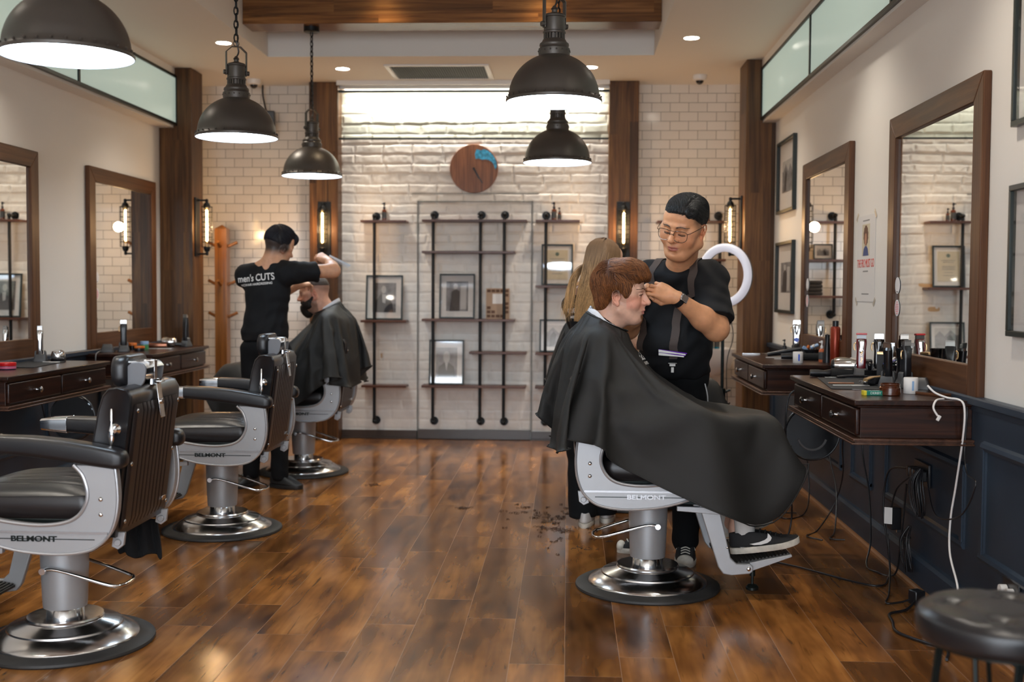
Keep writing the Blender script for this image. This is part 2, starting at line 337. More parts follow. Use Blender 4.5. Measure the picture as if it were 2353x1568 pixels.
def tile_mat():
    m, nt, p = new_mat('white_metro_tile'); tc = N(nt, 'ShaderNodeTexCoord'); mp = N(nt, 'ShaderNodeMapping'); L(nt, tc.outputs['Object'], mp.inputs[0])
    mp.inputs['Rotation'].default_value = (-PI/2, 0, 0)   # wall x,z onto the brick plane
    b = N(nt, 'ShaderNodeTexBrick', offset=.5, i_Scale=1., i_5=.0028)
    b.inputs['Mortar Size'].default_value = .0022; b.inputs['Mortar Smooth'].default_value = .2; b.inputs['Brick Width'].default_value = .156; b.inputs['Row Height'].default_value = .078
    b.inputs['Color1'].default_value = (.8, .75, .68, 1); b.inputs['Color2'].default_value = (.75, .70, .63, 1); b.inputs['Mortar'].default_value = (.22, .2, .17, 1)
    b.inputs['Scale'].default_value = 1
    L(nt, mp.outputs[0], b.inputs['Vector']); L(nt, b.outputs['Color'], p.inputs['Base Color']); p.inputs['Roughness'].default_value = .12
    inv = N(nt, 'ShaderNodeMath', operation='SUBTRACT', i_0=1.); L(nt, b.outputs['Fac'], inv.inputs[1])
    n = N(nt, 'ShaderNodeTexNoise', i_Scale=9.); L(nt, tc.outputs['Object'], n.inputs['Vector'])
    ad = N(nt, 'ShaderNodeMath', operation='MULTIPLY_ADD', i_1=.25); L(nt, n.outputs[0], ad.inputs[0]); L(nt, inv.outputs[0], ad.inputs[2])
    bp = N(nt, 'ShaderNodeBump', i_Strength=.5, i_Distance=.002); L(nt, ad.outputs[0], bp.inputs['Height']); L(nt, bp.outputs[0], p.inputs['Normal'])
    return m
floor_m = floor_mat(); tile_m = tile_mat()
brick_paint = M('white_brick_paint', (.8, .755, .69), .42, bump=.25, bscale=60, var=.05, vscale=12)
# ================================================================= the room
XR, XL, YB, ZC = 1.56, -3.25, 9.75, 3.037
WR, WL = 1.545, -3.235   # faces of the navy wainscot
struct('floor', bb(XL-.1, XR+.1, -3.1, YB+.1, -.08, 0), floor_m, smooth=0)
struct('wall_right', bb(XR, XR+.12, -3, YB+.1, 0, 3.6), paint, smooth=0)
struct('wall_left', bb(XL-.12, XL, -3, YB+.1, 0, 3.6), paint, smooth=0)
struct('wall_back', bb(XL-.1, XR+.1, YB, YB+.12, 0, 3.2), tile_m, smooth=0)
# shopfront behind the camera: window opening above a low wall
struct('wall_front', join(bb(XL, XR, -3.1, -3, 0, .25), bb(XL, XR, -3.1, -3, 2.65, 3.6), bb(XL, -2.95, -3.1, -3, .25, 2.65), bb(1.3, XR, -3.1, -3, .25, 2.65)), paint, smooth=0)
struct('window_1', join(bb(-2.95, 1.3, -3.08, -3.02, .25, .3), bb(-2.95, 1.3, -3.08, -3.02, 2.6, 2.65), bb(-2.95, -2.9, -3.08, -3.02, .3, 2.6), bb(1.25, 1.3, -3.08, -3.02, .3, 2.6), bb(-.86, -.8, -3.08, -3.02, .3, 2.6)), black_metal, smooth=0)
# ceiling with the raised coffer
cx0, cx1, cy0, cy1, zt = -2.265, .628, .6, 8.53, 3.5
struct('ceiling', join(bb(XL, cx0, -3, YB, ZC, ZC+.1), bb(cx1, XR, -3, YB, ZC, ZC+.1), bb(cx0, cx1, -3, cy0, ZC, ZC+.1), bb(cx0, cx1, cy1, YB, ZC, ZC+.1),
    bb(cx0-.06, cx0, cy0, cy1, ZC+.1, zt), bb(cx1, cx1+.06, cy0, cy1, ZC+.1, zt), bb(cx0, cx1, cy1, cy1+.06, ZC+.1, zt), bb(cx0, cx1, cy0-.06, cy0, ZC+.1, zt), bb(cx0-.06, cx1+.06, cy0-.06, cy1+.06, zt, zt+.08)), ceil_m, smooth=0)
for y0 in (7.86, 4.6, 1.6):
    struct('trim_1', bb(cx0, cx1, y0, y0+.24, 3.128 if y0 > 7 else 3.3, zt), beam_w, smooth=0, bevel=.004)
# ceiling bulkheads and fluted glass transoms along both side walls
def transom(name, xg, xw, y0, y1, mull, n):
    s = 1 if xw > xg else -1
    struct(name, join(bb(xg, xw, -3, y1, 2.97, ZC), bb(xg+s*.012, xw, -3, y1, 2.565, 2.585)), paint, smooth=0)
    fr = [bb(xg-.006, xg+.018, y0, y1, 2.582, 2.602), bb(xg-.006, xg+.018, y0, y1, 2.955, 2.975)]+[bb(xg-.006, xg+.018, y-.012, y+.012, 2.6, 2.96) for y in [y1-.012, y0+.012]+mull]
    w_ = struct('window_%d' % n, bb(xg+.002, xg+.008, y0, y1, 2.59, 2.97), green_glass, smooth=0)
    ob('window_frame', join(*fr), black_metal, w_, smooth=0)
transom('trim_2', 1.45, XR, .8, 8.7, [6.99, 5.26, 3.5, 1.8], 2)
transom('trim_3', -3.12, XL, .8, 8.95, [7.13, 5.3, 3.5, 1.8], 3)
# pillars
def pillar(n, x0, x1, y0, y1): struct('trim_%d' % n, bb(x0, x1, y0, y1, 0, ZC), pillar_w, smooth=0, bevel=.006)
pillar(4, 1.335, 1.57, 8.7, 9.03); pillar(5, XL, -2.985, 8.93, 9.2); pillar(6, -2.19, -1.945, 9.56, YB); pillar(7, .337, .584, 9.56, YB)
# wainscot: navy dado with applied panel mouldings
def wainscot(side, xw, xf, panels, y1, z0):
    s = -1 if xf < xw else 1     # moulding side (into the room)
    d = lambda a, b: (xf+s*a, xf+s*b)
    g = [bb(xw, xf, -3, y1, 0, z0-.03)]
    struct('wall_%s_dado' % side if 0 else 'baseboard_%s' % side, join(bb(xf, xf+s*.012, -3, y1, 0, .10), prism([(xf, .10), (xf+s*.022, .10), (xf+s*.022, .135), (xf+s*.012, .15), (xf, .155)], -3, y1, 'XZ')), navy, smooth=0)
    struct('trim_8' if side == 'right' else 'trim_9', join(*g, prism([(xw, z0-.055), (xf+s*.008, z0-.055), (xf+s*.014, z0-.035), (xf+s*.03, z0-.028), (xf+s*.03, z0-.006), (xf+s*.024, z0), (xw, z0)], -3, y1, 'XZ'),
        *[join(*[prism([(xf, a-.018), (xf+s*.01, a-.018), (xf+s*.017, a-.004), (xf+s*.013, a+.01), (xf, a+.018)], p0-.018, p1+.018, 'XZ') for a in (q0, q1)],
               *[join(bb(xf, xf+s*.015, a-.012, a+.012, q0, q1), bb(xf, xf+s*.009, a-.018, a+.018, q0, q1)) for a in (p0, p1)]) for p0, p1, q0, q1 in panels]), navy, smooth=0)
    struct('trim_10' if side == 'right' else 'trim_11', prism([(xf+s*.012, 0), (xf+s*.03, 0), (xf+s*.028, .012), (xf+s*.02, .02), (xf+s*.012, .022)], -3, y1, 'XZ'), quad_w, smooth=0)
wainscot('right', XR, WR, [(2.6, 4.24, .32, .73), (4.45, 5.52, .32, .62), (5.8, 6.17, .31, .73), (6.42, 7.4, .31, .64), (7.7, 8.5, .31, .73)], 8.7, .905)
wainscot('left', XL, WL, [(2.6, 4.2, .32, .7), (4.5, 5.3, .32, .7), (5.6, 6.9, .32, .7), (7.1, 7.4, .31, .7), (7.7, 8.6, .31, .7)], 8.93, .875)
# painted brick panel between the back pillars, real relief
def brick_panel():
    x0, x1, z0, z1 = -1.947, .339, 0.07, ZC-.005; h = .0085
    xs = np.arange(x0, x1+h*.5, h); zs = np.arange(z0, z1+h*.5, h); X, Z = np.meshgrid(xs, zs, indexing='ij'); rng = np.random.RandomState(3)
    def vn(x, z, f, sd):
        r = np.random.RandomState(sd).rand(64, 64); a = x*f; b = z*f; i = np.floor(a).astype(int); j = np.floor(b).astype(int); u = a-i; v = b-j; u = u*u*(3-2*u); v = v*v*(3-2*v)
        g = lambda p, q: r[p % 64, q % 64]
        return (g(i, j)*(1-u)+g(i+1, j)*u)*(1-v)+(g(i, j+1)*(1-u)+g(i+1, j+1)*u)*v-.5
    Zw = Z+.014*vn(X, Z, 3, 1)+.008*vn(X, Z, 11, 2); Xw = X+.03*vn(X, Z, 5, 3)
    rh = .0845; row = np.floor(Zw/rh); fz = Zw/rh-row; ro = np.array([rng.rand() for _ in range(60)]); rw = np.array([.20+.06*rng.rand() for _ in range(60)])
    ri = row.astype(int) % 60; u = Xw/rw[ri]+ro[ri]*3+(ri % 2)*.5; c = np.floor(u); fx = u-c
    dz = np.minimum(fz, 1-fz)*rh; dx = np.minimum(fx, 1-fx)*rw[ri]; rnd = np.sin(row*91.7+c*37.3)*.5+.5
    d = np.where((dz < .02) & (dx < .02), np.sqrt(np.maximum(dz, 0)*np.maximum(dx, 0)), np.minimum(dz, dx))
    t = np.clip(d/.013, 0, 1); H = .0105*t*t*(3-2*t)*(.55+.6*rnd)+.0035*vn(X, Z, 9, 4)+.003*vn(X, Z, 30, 5)+.002*vn(X, Z, 60, 6)
    soft = np.clip((Z-1.0)/.9, .35, 1); H *= soft
    # narrow dark joint round the old doorway
    dj = np.minimum(np.where(Z < 2.055, np.minimum(abs(X+1.287), abs(X+.304)), 9), np.where((X > -1.29) & (X < -.3), abs(Z-2.045), 9)); H -= .008*(dj < .005)
    Y = YB-.012-H; nx, nz = X.shape
    V = np.stack([X, Y, Z], -1).reshape(-1, 3); idx = np.arange(nx*nz).reshape(nx, nz)
    Fq = np.stack([idx[:-1, :-1], idx[1:, :-1], idx[1:, 1:], idx[:-1, 1:]], -1).reshape(-1, 4)
    o = struct('wall_back_brick', (V.tolist(), Fq.tolist()), brick_paint, fixn=False, smooth=60)
    return o
brick_panel()
struct('baseboard_back', join(bb(-1.945, -1.293, 9.71, YB, .012, .075), bb(-.298, .337, 9.71, YB, .012, .075), bb(-1.945, -1.293, 9.70, YB, 0, .012), bb(-.298, .337, 9.70, YB, 0, .012)), skirt_w, smooth=0, bevel=.002)
struct('baseboard_back_door', bb(-1.28, -.31, 9.715, YB, .004, .085), skirt_w, smooth=0, bevel=.002)
struct('trim_12', join(bb(-1.2895, -1.2865, 9.718, YB, 0, 2.05), bb(-.3045, -.3015, 9.718, YB, 0, 2.05), bb(-1.29, -.3, 9.720, YB, 2.045, 2.048), bb(-1.34, -.25, 9.727, YB, 2.115, 2.117)), M('thin_grey_joint', (.07, .08, .065), .6), smooth=0)
# clear fluted transom in front of the brick, LED slot above
struct('window_4', bb(-1.94, .333, 9.6, 9.606, 2.57, 2.955), ribbed_clear, smooth=0)
struct('trim_13', join(bb(-1.945, .337, 9.588, 9.612, 2.952, 2.972), bb(-1.945, .337, 9.592, 9.608, 2.558, 2.572)), black_metal, smooth=0)
struct('trim_14', join(bb(-1.945, .337, 9.50, 9.515, 3.0, ZC), bb(-1.945, .337, 9.64, 9.68, 2.99, ZC)), white_pl, smooth=0)
s_ = thing('led_strip', 'thin warm LED strip shining down the painted brick wall', 'light', (-.81, 9.7, 2.985)); ob('strip', bb(-1.1, 1.1, -.008, .008, -.006, .006), M('led_glow', (1, 1, 1), .5, emit=(1, .9, .72), es=10), s_, smooth=0)
# old orange rusty patches on the brick: built as thin stains of bare brick
for x, z, w_, h_ in ((-1.62, .72, .13, .045), (.03, 1.36, .2, .05), (.0, 1.15, .1, .04)):
    o = struct('trim_15', prism([(x+w_*.5*a, z+h_*.5*b) for a, b in rrect(1, 1, .6)], YB-.0145-.012*0, YB-.012, 'XZ'), M('bare_brick', (.6, .4, .22), .8), smooth=0)
# downlights
def spot(loc, power, col=(1, .91, .79), size=1.9):
    l = bpy.data.lights.new('downlight_beam', 'SPOT'); l.energy = power; l.color = col; l.spot_size = size; l.spot_blend = .9; l.shadow_soft_size = .05
    o = bpy.data.objects.new('downlight_beam', l); COL.objects.link(o); o.location = loc; return o
dl_glow = M('downlight_glow', (1, 1, 1), .5, emit=(1, .93, .8), es=14)
dls = [(-2.45, 8.03, 'far left, nearest the left wall'), (-1.79, 8.99, 'between the middle pendants and the back wall'), (.167, 8.97, 'just behind the nearer right pendant'), (.84, 7.95, 'right of the wooden beam')]
for x in (-2.75, .98):  # added downlights out of view, put in to brighten the room
    for y, n_ in zip((5.9, 4.0, 2.0, .2, -1.6), ('first', 'second', 'third', 'fourth', 'fifth')): dls.append((x, y, '%s in the added unseen row over the %s mirrors, counted from the back' % (n_, 'left' if x < 0 else 'right')))
dls += [(-.8, -.3, 'added out of view in the middle of the front ceiling, nearer the coffer'), (-.8, -2, 'added out of view in the middle of the front ceiling, nearer the window')]  # two more added fixtures, unseen, for general light
for x, y, d in dls:
    t = thing('downlight', 'round white recessed downlight, '+d, 'downlight', (x, y, ZC), 0, 'ceiling downlights')
    ob('rim', lathe([(.052, -.004), (.058, -.004), (.062, 0), (.052, 0)], 24, closed=True), white_pl, t); ob('lens', lathe([(0, -.003), (.052, -.003)], 24), dl_glow, t)
    spot((x, y, ZC-.02), 21)
for x in (-1.27, -.17):  # pair of downlights added to light the wooden beam
    t = thing('downlight', 'small added recessed downlight inside the coffer, lighting the %s half of the wooden beam' % ('left' if x < -1 else 'right'), 'downlight', (x, 7.70, zt), 0, 'ceiling downlights')
    ob('rim', lathe([(.032, -.004), (.036, -.004), (.04, 0), (.032, 0)], 24, closed=True), white_pl, t); ob('lens', lathe([(0, -.003), (.032, -.003)], 24), dl_glow, t)
    spot((x, 7.70, zt-.02), 9, (1, .78, .5), 1.5)
# ceiling vent
t = thing('air_vent', 'rectangular white ceiling air vent with dark slats', 'vent', (-1.03, 9.13, ZC))
ob('frame', join(bb(-.41, .41, -.3, -.262, -.012, 0), bb(-.41, .41, .262, .3, -.012, 0), bb(-.41, -.372, -.262, .262, -.012, 0), bb(.372, .41, -.262, .262, -.012, 0)), white_pl, t, bevel=.003)
ob('slat_grille', join(bb(-.372, .372, -.262, .262, -.002, 0), *[box((-.355+.0187*i, 0, -.006), (.003, .524, .01)) for i in range(39)]), M('vent_grey', (.07, .07, .065), .6), t, smooth=0)
# dome cameras
for x, y, lb in ((1.056, 9.33, 'right'), (-2.63, 9.45, 'left')):
    t = thing('security_camera', 'small %s security camera on the ceiling over the %s tiled wall' % ('white dome' if lb == 'right' else 'grey', lb), 'camera', (x, y, ZC))
    ob('housing', lathe([(.058, 0), (.06, -.02), (.05, -.04), (.03, -.045)], 24), white_pl, t); ob('lens_dome', sph((0, 0, -.042), .033, 8), gloss_black, t)
t = thing('wall_speaker', 'black box speaker on a bracket on the left tiled wall', 'speaker', (-2.56, 9.6, 2.7))
ob('cabinet', box((0, 0, 0), (.14, .14, .19), (0, 0, .2)), black_pl, t, bevel=.01); ob('cable', tube([(-.02, .06, .1), (-.05, .06, .24), (-.04, .02, .32)], .008, smooth=4), black_pl, t); ob('bracket', box((0, .1, 0), (.03, .1, .03)), black_iron, t)
# ================================================================= pendant lamps
reflector.cycles.emission_sampling = 'NONE'
def chain(z0, z1, r=.0036):
    g = []; L_ = .046; n = max(1, int((z1-z0)/(L_*.74))); st = (z1-z0)/n
    for i in range(n):
        z = z0+st*(i+.5); a = PI/2*(i % 2); pts = []
        for k in range(10):
            t = 2*PI*k/10; u = .0105*math.cos(t); v = .023*math.sin(t); pts.append((u*math.cos(a), u*math.sin(a), z+v))
        g.append(tube(pts, r, 5, closed=True))
    g.append(tube([(.006, 0, z0-.02), (.004, .004, (z0+z1)/2), (.003, 0, z1)], .002, 5)); return join(*g)
def pendant(x, y, z, top, label, rz):
    t = thing('pendant_lamp', label, 'lamp', (x, y, z), rz, 'dark dome pendant lamps')
    pr = [(.2, .006)]+[(.197*math.cos(a)+.0, .010+.163*math.sin(a)**.95) for a in [PI/2*i/16*.83 for i in range(0, 17)]]
    pr = [(.2*math.cos(a), .01+.192*math.sin(a)) for a in [math.radians(d) for d in range(0, 71, 5)]]; Z_ = .026
    ob('shade', lathe([(.208, -.002), (.209, .004), (.203, .012)]+pr[1:]+[(.064, .194), (.055, .194)], 64, cap=False), gun, t)
    rim = [lathe([(.2095, -.010), (.2115, -.006), (.2115, .002), (.206, .006)], 64, cap=False)]
    rim += [sph((.207*math.cos(a), .207*math.sin(a), .012), .0045, 4) for a in [2*PI*i/30 for i in range(30)]]
    ob('rim', join(*rim), gun, t)
    inn = [(.2*math.cos(a)*.985, .004+.180*math.sin(a)) for a in [math.radians(d) for d in range(0, 91, 6)]]
    ob('reflector', lathe([(.208, -.009)]+inn, 64, cap=False), reflector, t, fixn=False)
    ob('diffuser', lathe([(0, .012), (.178, .012), (.18, .004), (.184, .004), (.184, .02)], 64, cap=False), diffuser, t)
    ne = [(.066, .162), (.069, .172), (.069, .196), (.064, .2), (.062, .205), (.065, .21), (.064, .218), (.055, .226), (.05, .236), (.046, .238)]
    riv = [sph((.069*math.cos(a), .069*math.sin(a), .185), .004, 4) for a in [2*PI*i/16 for i in range(16)]]
    ob('collar', join(lathe(ne, 40), *riv), gun, t, loc=(0, 0, Z_))
    vent = [lathe([(.036, .236), (.036, .262)], 24), lathe([(.047, .26), (.05, .264), (.05, .270), (.045, .274)], 40)]+[box((.044*math.cos(a), .044*math.sin(a), .25), (.006, .008, .028), (0, 0, a)) for a in [2*PI*i/20 for i in range(20)]]
    ob('vent_ring', join(*vent), gun, t, loc=(0, 0, Z_))
    ob('socket_housing', lathe([(.045, .272), (.046, .276), (.046, .330), (.05, .334), (.05, .339), (.042, .346), (.022, .352), (.012, .356), (.012, .366), (.016, .370), (.010, .378), (.006, .384), (0, .385)], 36), gun, t, loc=(0, 0, Z_))
    yk = [tube([(s*.052, 0, .292), (s*.052, 0, .40), (s*.036, 0, .425), (0, 0, .43)], .0001, 4) for s in ()]
    for s in (-1, 1):
        yk += [bb(min(s*.049, s*.054), max(s*.049, s*.054), -.012, .012, .285, .405), tr(box((0, 0, 0), (.042, .024, .005)), (s*.037, 0, .418), (0, s*math.radians(42), 0)), cyl((s*.046, 0, .3), (s*.066, 0, .3), .012, n=12)]
    yk += [box((0, 0, .432), (.048, .024, .005)), tube([(.014*math.cos(a), 0, .449+.014*math.sin(a)) for a in [2*PI*i/12 for i in range(12)]], .003, 6, closed=True)]
    ob('yoke', join(*yk), gun, t, bevel=.0015, loc=(0, 0, Z_))
    ob('cord', tube([(0, 0, .405), (.012, 0, .435), (0, 0, .485)], .004, 6, smooth=4), black_pl, t)
    ob('chain', chain(.486, top-z-.03), black_iron, t)
    ob('ceiling_cup', lathe([(.0, top-z-.034), (.05, top-z-.034), (.055, top-z-.03), (.055, top-z)], 24), black_iron, t)
    return t
pendant(-1.633, 3.66, 2.058, 3.5, 'nearest dark dome pendant lamp, large in the top left corner', .3)
pendant(-1.719, 5.85, 2.085, 3.5, 'dark dome pendant lamp hanging on a chain in front of the left tiled wall', .5)
pendant(-1.808, 7.98, 2.098, 3.128, 'farthest dark dome pendant lamp hung from the wooden beam on the left', .9)
pendant(-.066, 5.03, 2.130, 3.5, 'larger of the two right dome pendants, hanging in front of the wooden beam', .55)
pendant(-.068, 7.04, 2.088, 3.5, 'smaller right dome pendant, hanging lower behind the larger one near the clock', 0)
# ================================================================= cage wall sconces
def sconce(loc, rz, label):
    """built facing -Y: back plate on the XZ plane, cage in front"""
    t = thing('wall_sconce', label, 'wall lamp', loc, rz, 'caged filament wall lamps')
    ob('back_plate', bb(-.055, .055, -.012, 0, -.235, .235), black_iron, t, bevel=.003)
    yb = -.085
    arms = []
    for s in (-1, 1): arms += [cyl((0, 0, s*.215), (0, yb, s*.215), .008, n=10), sph((0, yb, s*.215), .013, 6), cyl((0, yb, s*.215), (0, yb, s*.19), .012, n=12)]
    ob('arm', join(*arms), black_iron, t)
    ob('socket', lathe([(.02, .15), (.028, .155), (.028, .175), (.018, .195), (0, .197)], 20, (0, yb, 0)), black_iron, t); ob('socket', (lathe([(0, -.197), (.018, -.195), (.026, -.175), (.026, -.158), (.018, -.152)], 20, (0, yb, 0))), black_iron, t)
    cage = [cyl((.043*math.cos(a), yb+.043*math.sin(a), -.16), (.043*math.cos(a), yb+.043*math.sin(a), .165), .002, n=5) for a in [2*PI*i/10 for i in range(10)]]
    cage += [tube([(.043*math.cos(2*PI*i/20), yb+.043*math.sin(2*PI*i/20), z) for i in range(20)], .0022, 5, closed=True) for z in (-.16, -.12, -.08, -.04, 0, .04, .08, .12, .163)]
    ob('cage', join(*cage), black_iron, t)
    ob('bulb', lathe([(0, -.135), (.012, -.13), (.016, -.12), (.016, .14), (.01, .15)], 16, (0, yb, 0)), glassy('bulb_glass', (1, .85, .6), .08), t)
    ob('filament', tube([(.003*math.cos(q*2.1), yb+.003*math.sin(q*2.1), -.11+.245*q/40) for q in range(41)], .0078, 8), warm_bulb, t)
    l = bpy.data.lights.new('sconce_light', 'POINT'); l.energy = 2.2; l.color = (1, .6, .3); l.shadow_soft_size = .04
    o = bpy.data.objects.new('sconce_light', l); COL.objects.link(o); o.parent = t; o.location = (0, yb-.055, 0)
sconce((-2.985, 9.03, 1.785), PI/2, 'caged filament wall lamp on the side of the left wooden pillar beside the coat rack')
sconce((1.335, 8.86, 1.79), -PI/2, 'caged filament wall lamp on the right wooden pillar above the ring light')
sconce((-2.06, 9.56, 1.795), 0, 'caged filament wall lamp on the pillar over the bearded customer')
sconce((.462, 9.56, 1.80), 0, 'caged filament wall lamp on the pillar behind the long haired barber')
# ================================================================= framed mirrors on the side walls
def wall_mirror(side, y0, y1, z0, z1, label):
    s = 1 if side == 'right' else -1; xw = XR if s > 0 else XL; t = thing('framed_mirror', label, 'mirror', (xw, (y0+y1)/2, z0))
    h = (y1-y0)/2; H = z1-z0; a, b_ = .102, .135; f0, f1 = 0, -s*.032
    def mem(poly, mt, nm): ob(nm, prism(poly, f0, f1, 'YZ'), mt, t, bevel=.004)
    mem([(-h, 0), (-h, H), (-h+a, H-a), (-h+a, b_)][::1]+[(-h+a, 0)], mirror_w, 'frame_stile'); mem([(h, 0), (h, H), (h-a, H-a), (h-a, 0)], mirror_w, 'frame_stile')
    mem([(-h, H), (h, H), (h-a, H-a), (-h+a, H-a)], mirror_h, 'frame_rail'); mem([(-h+a, 0), (-h+a, b_), (h-a, b_), (h-a, 0)], mirror_h, 'frame_rail')
    ob('mirror_glass', bb(-s*.012, -s*.016, -h+a-.01, h-a+.01, b_-.01, H-a+.01), mirror_m, t, smooth=0)
    return t
wall_mirror('right', 4.306, 5.536, .886, 2.118, 'large mahogany framed mirror over the near right vanity, reflecting painted brick')
wall_mirror('right', 6.30, 7.54, .886, 2.118, 'mahogany framed mirror over the far right vanity, reflecting tiles and the ring light')
wall_mirror('left', 7.53, 8.77, .851, 2.118, 'mahogany framed mirror over the far left vanity, reflecting tiles and a wall lamp')
wall_mirror('left', 5.56, 6.795, .851, 2.118, 'mahogany framed mirror cut by the left edge, reflecting painted brick')
red_ink = M('pink_ink', (.75, .3, .32), .7); black_ink = M('black_ink', (.03, .03, .03), .6); st_w = M('sticker_white', (.82, .8, .8), .5)
def sticker(x, y, z, s, r, kind, label):
    o = thing('round_sticker', label, 'sticker', (x, y, z), 0, 'round stickers on the mirrors')
    ob('disc', tr(cyl((0, 0, 0), (-s*.0008, 0, 0), r, n=28), (0, 0, 0)), st_w, o)
    if kind: ob('print', join(*[bb(-s*.0008, -s*.0012, -w_*r, w_*r, z_*r-.0025, z_*r+.0025) for z_, w_ in ((.7, .3), (.45, .6), (.22, .7), (0, .72), (-.22, .7), (-.45, .6), (-.7, .4))]), red_ink, o, smooth=0)
    else: ob('print', bb(-s*.0008, -s*.0012, -.4*r, .4*r, -.8*r, -.72*r), black_ink, o, smooth=0)
sticker(1.542, 5.395, 1.327, 1, .039, 0, 'plain white round sticker on the large right mirror'); sticker(1.542, 5.395, 1.222, 1, .039, 1, 'round sticker with pink print low on the large right mirror')
sticker(1.542, 7.39, 1.34, 1, .039, 0, 'plain white round sticker on the far right mirror'); sticker(1.542, 7.39, 1.235, 1, .039, 1, 'round sticker with pink print on the far right mirror')
sticker(-3.232, 7.66, 1.365, -1, .039, 0, 'plain white round sticker on the far left mirror'); sticker(-3.232, 7.66, 1.25, -1, .039, 1, 'round sticker with pink print on the far left mirror')
# ================================================================= wall-hung vanities
knob_m = M('pewter_knob', (.42, .42, .43), .22, 1)
def vanity(side, xf, y0, y1, zb, zt, label):
    s = 1 if side == 'right' else -1; xw = WR if s > 0 else WL; t = thing('vanity_table', label, 'vanity', (xf, (y0+y1)/2, zb)); h = (y1-y0)/2; d = abs(xw-xf)*s; H = zt-zb
    X = lambda a: s*a
    ob('body', bb(X(.02), d, -h+.02, h-.02, .022, H-.022), vanity_x, t, smooth=0, bevel=.002)
    ob('tabletop', join(bb(X(-.012), d, -h-.012, h+.012, H-.022, H), bb(X(.004), d, -h+.004, h-.004, H-.032, H-.022)), vanity_w, t, bevel=.004)
    ob('base_moulding', join(bb(X(-.014), d, -h-.014, h+.014, .012, .022), bb(X(-.006), d, -h-.006, h+.006, .004, .014), bb(X(-.02), d, -h-.02, h+.02, 0, .006)), vanity_edge, t, bevel=.002)
    for k in (-1, 1):
        c = k*(h/2-.008)
        dr = ob('drawer', join(bb(X(.002), X(.022), c-h/2+.018, c+h/2-.018, .03, H-.036)), vanity_w, t, bevel=.007, seg=3)
        ob('knob', lathe_to([(.009, 0), (.006, .006), (.006, .014), (.015, .020), (.016, .026), (.010, .031), (0, .032)], (X(.002), c, H*.47), (-s, 0, 0), 16), knob_m, dr)
    return t
V1 = vanity('right', 1.105, 4.37, 5.6, .715, .886, 'near right dark mahogany vanity with two drawers under the large mirror')
V2 = vanity('right', 1.105, 6.40, 7.58, .715, .886, 'far right dark mahogany vanity beside the ring light stand')
VL1 = vanity('left', -2.78, 5.5, 6.74, .68, .851, 'near left dark mahogany vanity, cut by the left edge of the photo')
VL2 = vanity('left', -2.78, 7.46, 8.64, .68, .851, 'far left dark mahogany vanity in front of the left pillar')
# ================================================================= pipe shelf units on the brick
def shelf_unit(pipes, boards, zt_, zb_, label, yw=YB-.012, y=9.62, name='pipe_shelf'):
    x0 = pipes[0]; t = thing(name, label, 'shelf', (x0, y, zb_), 0, 'iron pipe shelves')
    for p in pipes:
        g = [tube([(p-x0, yw-y, 0), (p-x0, .03, 0), (p-x0, 0, .02), (p-x0, 0, zt_-zb_-.02), (p-x0, .03, zt_-zb_), (p-x0, yw-y, zt_-zb_)], .0135, 12)]
        for z in (0, zt_-zb_): g += [cyl((p-x0, yw-y-.012, z), (p-x0, yw-y, z), .036, n=20), cyl((p-x0, yw-y-.05, z), (p-x0, yw-y-.01, z), .02, n=16), sph((p-x0, 0, z), .019, 6)]
        ob('pipe', join(*g), black_iron, t)
    for a, b_, z in boards: ob('shelf_board', bb(a-x0, b_-x0, -.05, .115, z-zb_-.02, z-zb_), shelf_w, t, bevel=.002)
    return t
shelf_unit([-1.645], [(-1.756, -1.366, 1.878), (-1.756, -1.366, 1.030), (-1.75, -1.366, .475)], 1.917, .16, 'left single-pipe shelf unit with three boards on the white brick wall')
shelf_unit([-1.142, -.739, -.537], [(-1.233, -.346, 1.885), (-1.233, -.445, 1.62), (-1.233, -.444, 1.045), (-.828, -.346, .768), (-1.234, -.348, .479)], 1.931, .16, 'wide middle shelf unit with three iron pipes and five boards')
shelf_unit([-.185], [(-.272, .1, 1.884), (-.268, .1, 1.334), (-.268, .1, .765), (-.268, .1, .479)], 1.928, .16, 'right single-pipe shelf unit, lower half hidden behind the draped customer')
shelf_unit([.86, 1.275], [(.747, 1.32, 1.88), (.747, 1.32, 1.562), (.747, 1.32, 1.26)], 1.93, 1.1, 'pipe shelf on the right tiled wall behind the barber with glasses', yw=YB, y=9.62)
# small shelf on the tiled wall with pomade jar and spray bottle shapes
amber = M('amber_glass', (.16, .04, .015), .12, trans=.3, coat=.5); label_d = M('dark_label', (.05, .05, .05), .5)
def bottle(loc, h, r, label, group='bottles on the wall shelves', mt=None, name='spray_bottle', cap=None):
    t = thing(name, label, 'bottle', loc, 0, group); b = h*.62
    ob('body', lathe([(0, 0), (r*.95, 0), (r, .004), (r, b*.86), (r*.8, b*.96), (r*.42, b), (r*.42, b*1.04)], 20), mt or amber, t)
    ob('label_band', lathe([(r*1.01, b*.2), (r*1.02, b*.22), (r*1.02, b*.74), (r*1.01, b*.76)], 20, closed=True), label_d, t)
    ob('pump', join(lathe([(r*.5, b*1.02), (r*.5, b*1.2), (r*.25, b*1.24), (r*.25, h*.86), (r*.42, h*.88), (r*.42, h), (0, h)], 16), box((-r*.5, 0, h*.93), (r*.9, r*.4, r*.4))), cap or black_pl, t)
    return t
bottle((-1.566, 9.66, 1.878), .155, .021, 'amber spray bottle with black pump on the left brick wall shelf')
bottle((-.118, 9.66, 1.884), .155, .022, 'amber spray bottle, taller of two on the right brick wall shelf')
bottle((-.072, 9.66, 1.884), .11, .015, 'small dark bottle beside the taller amber bottle on the right shelf')
bottle((1.17, 9.66, 1.88), .155, .022, 'amber spray bottle on the tiled wall shelf right of the glasses wearer')
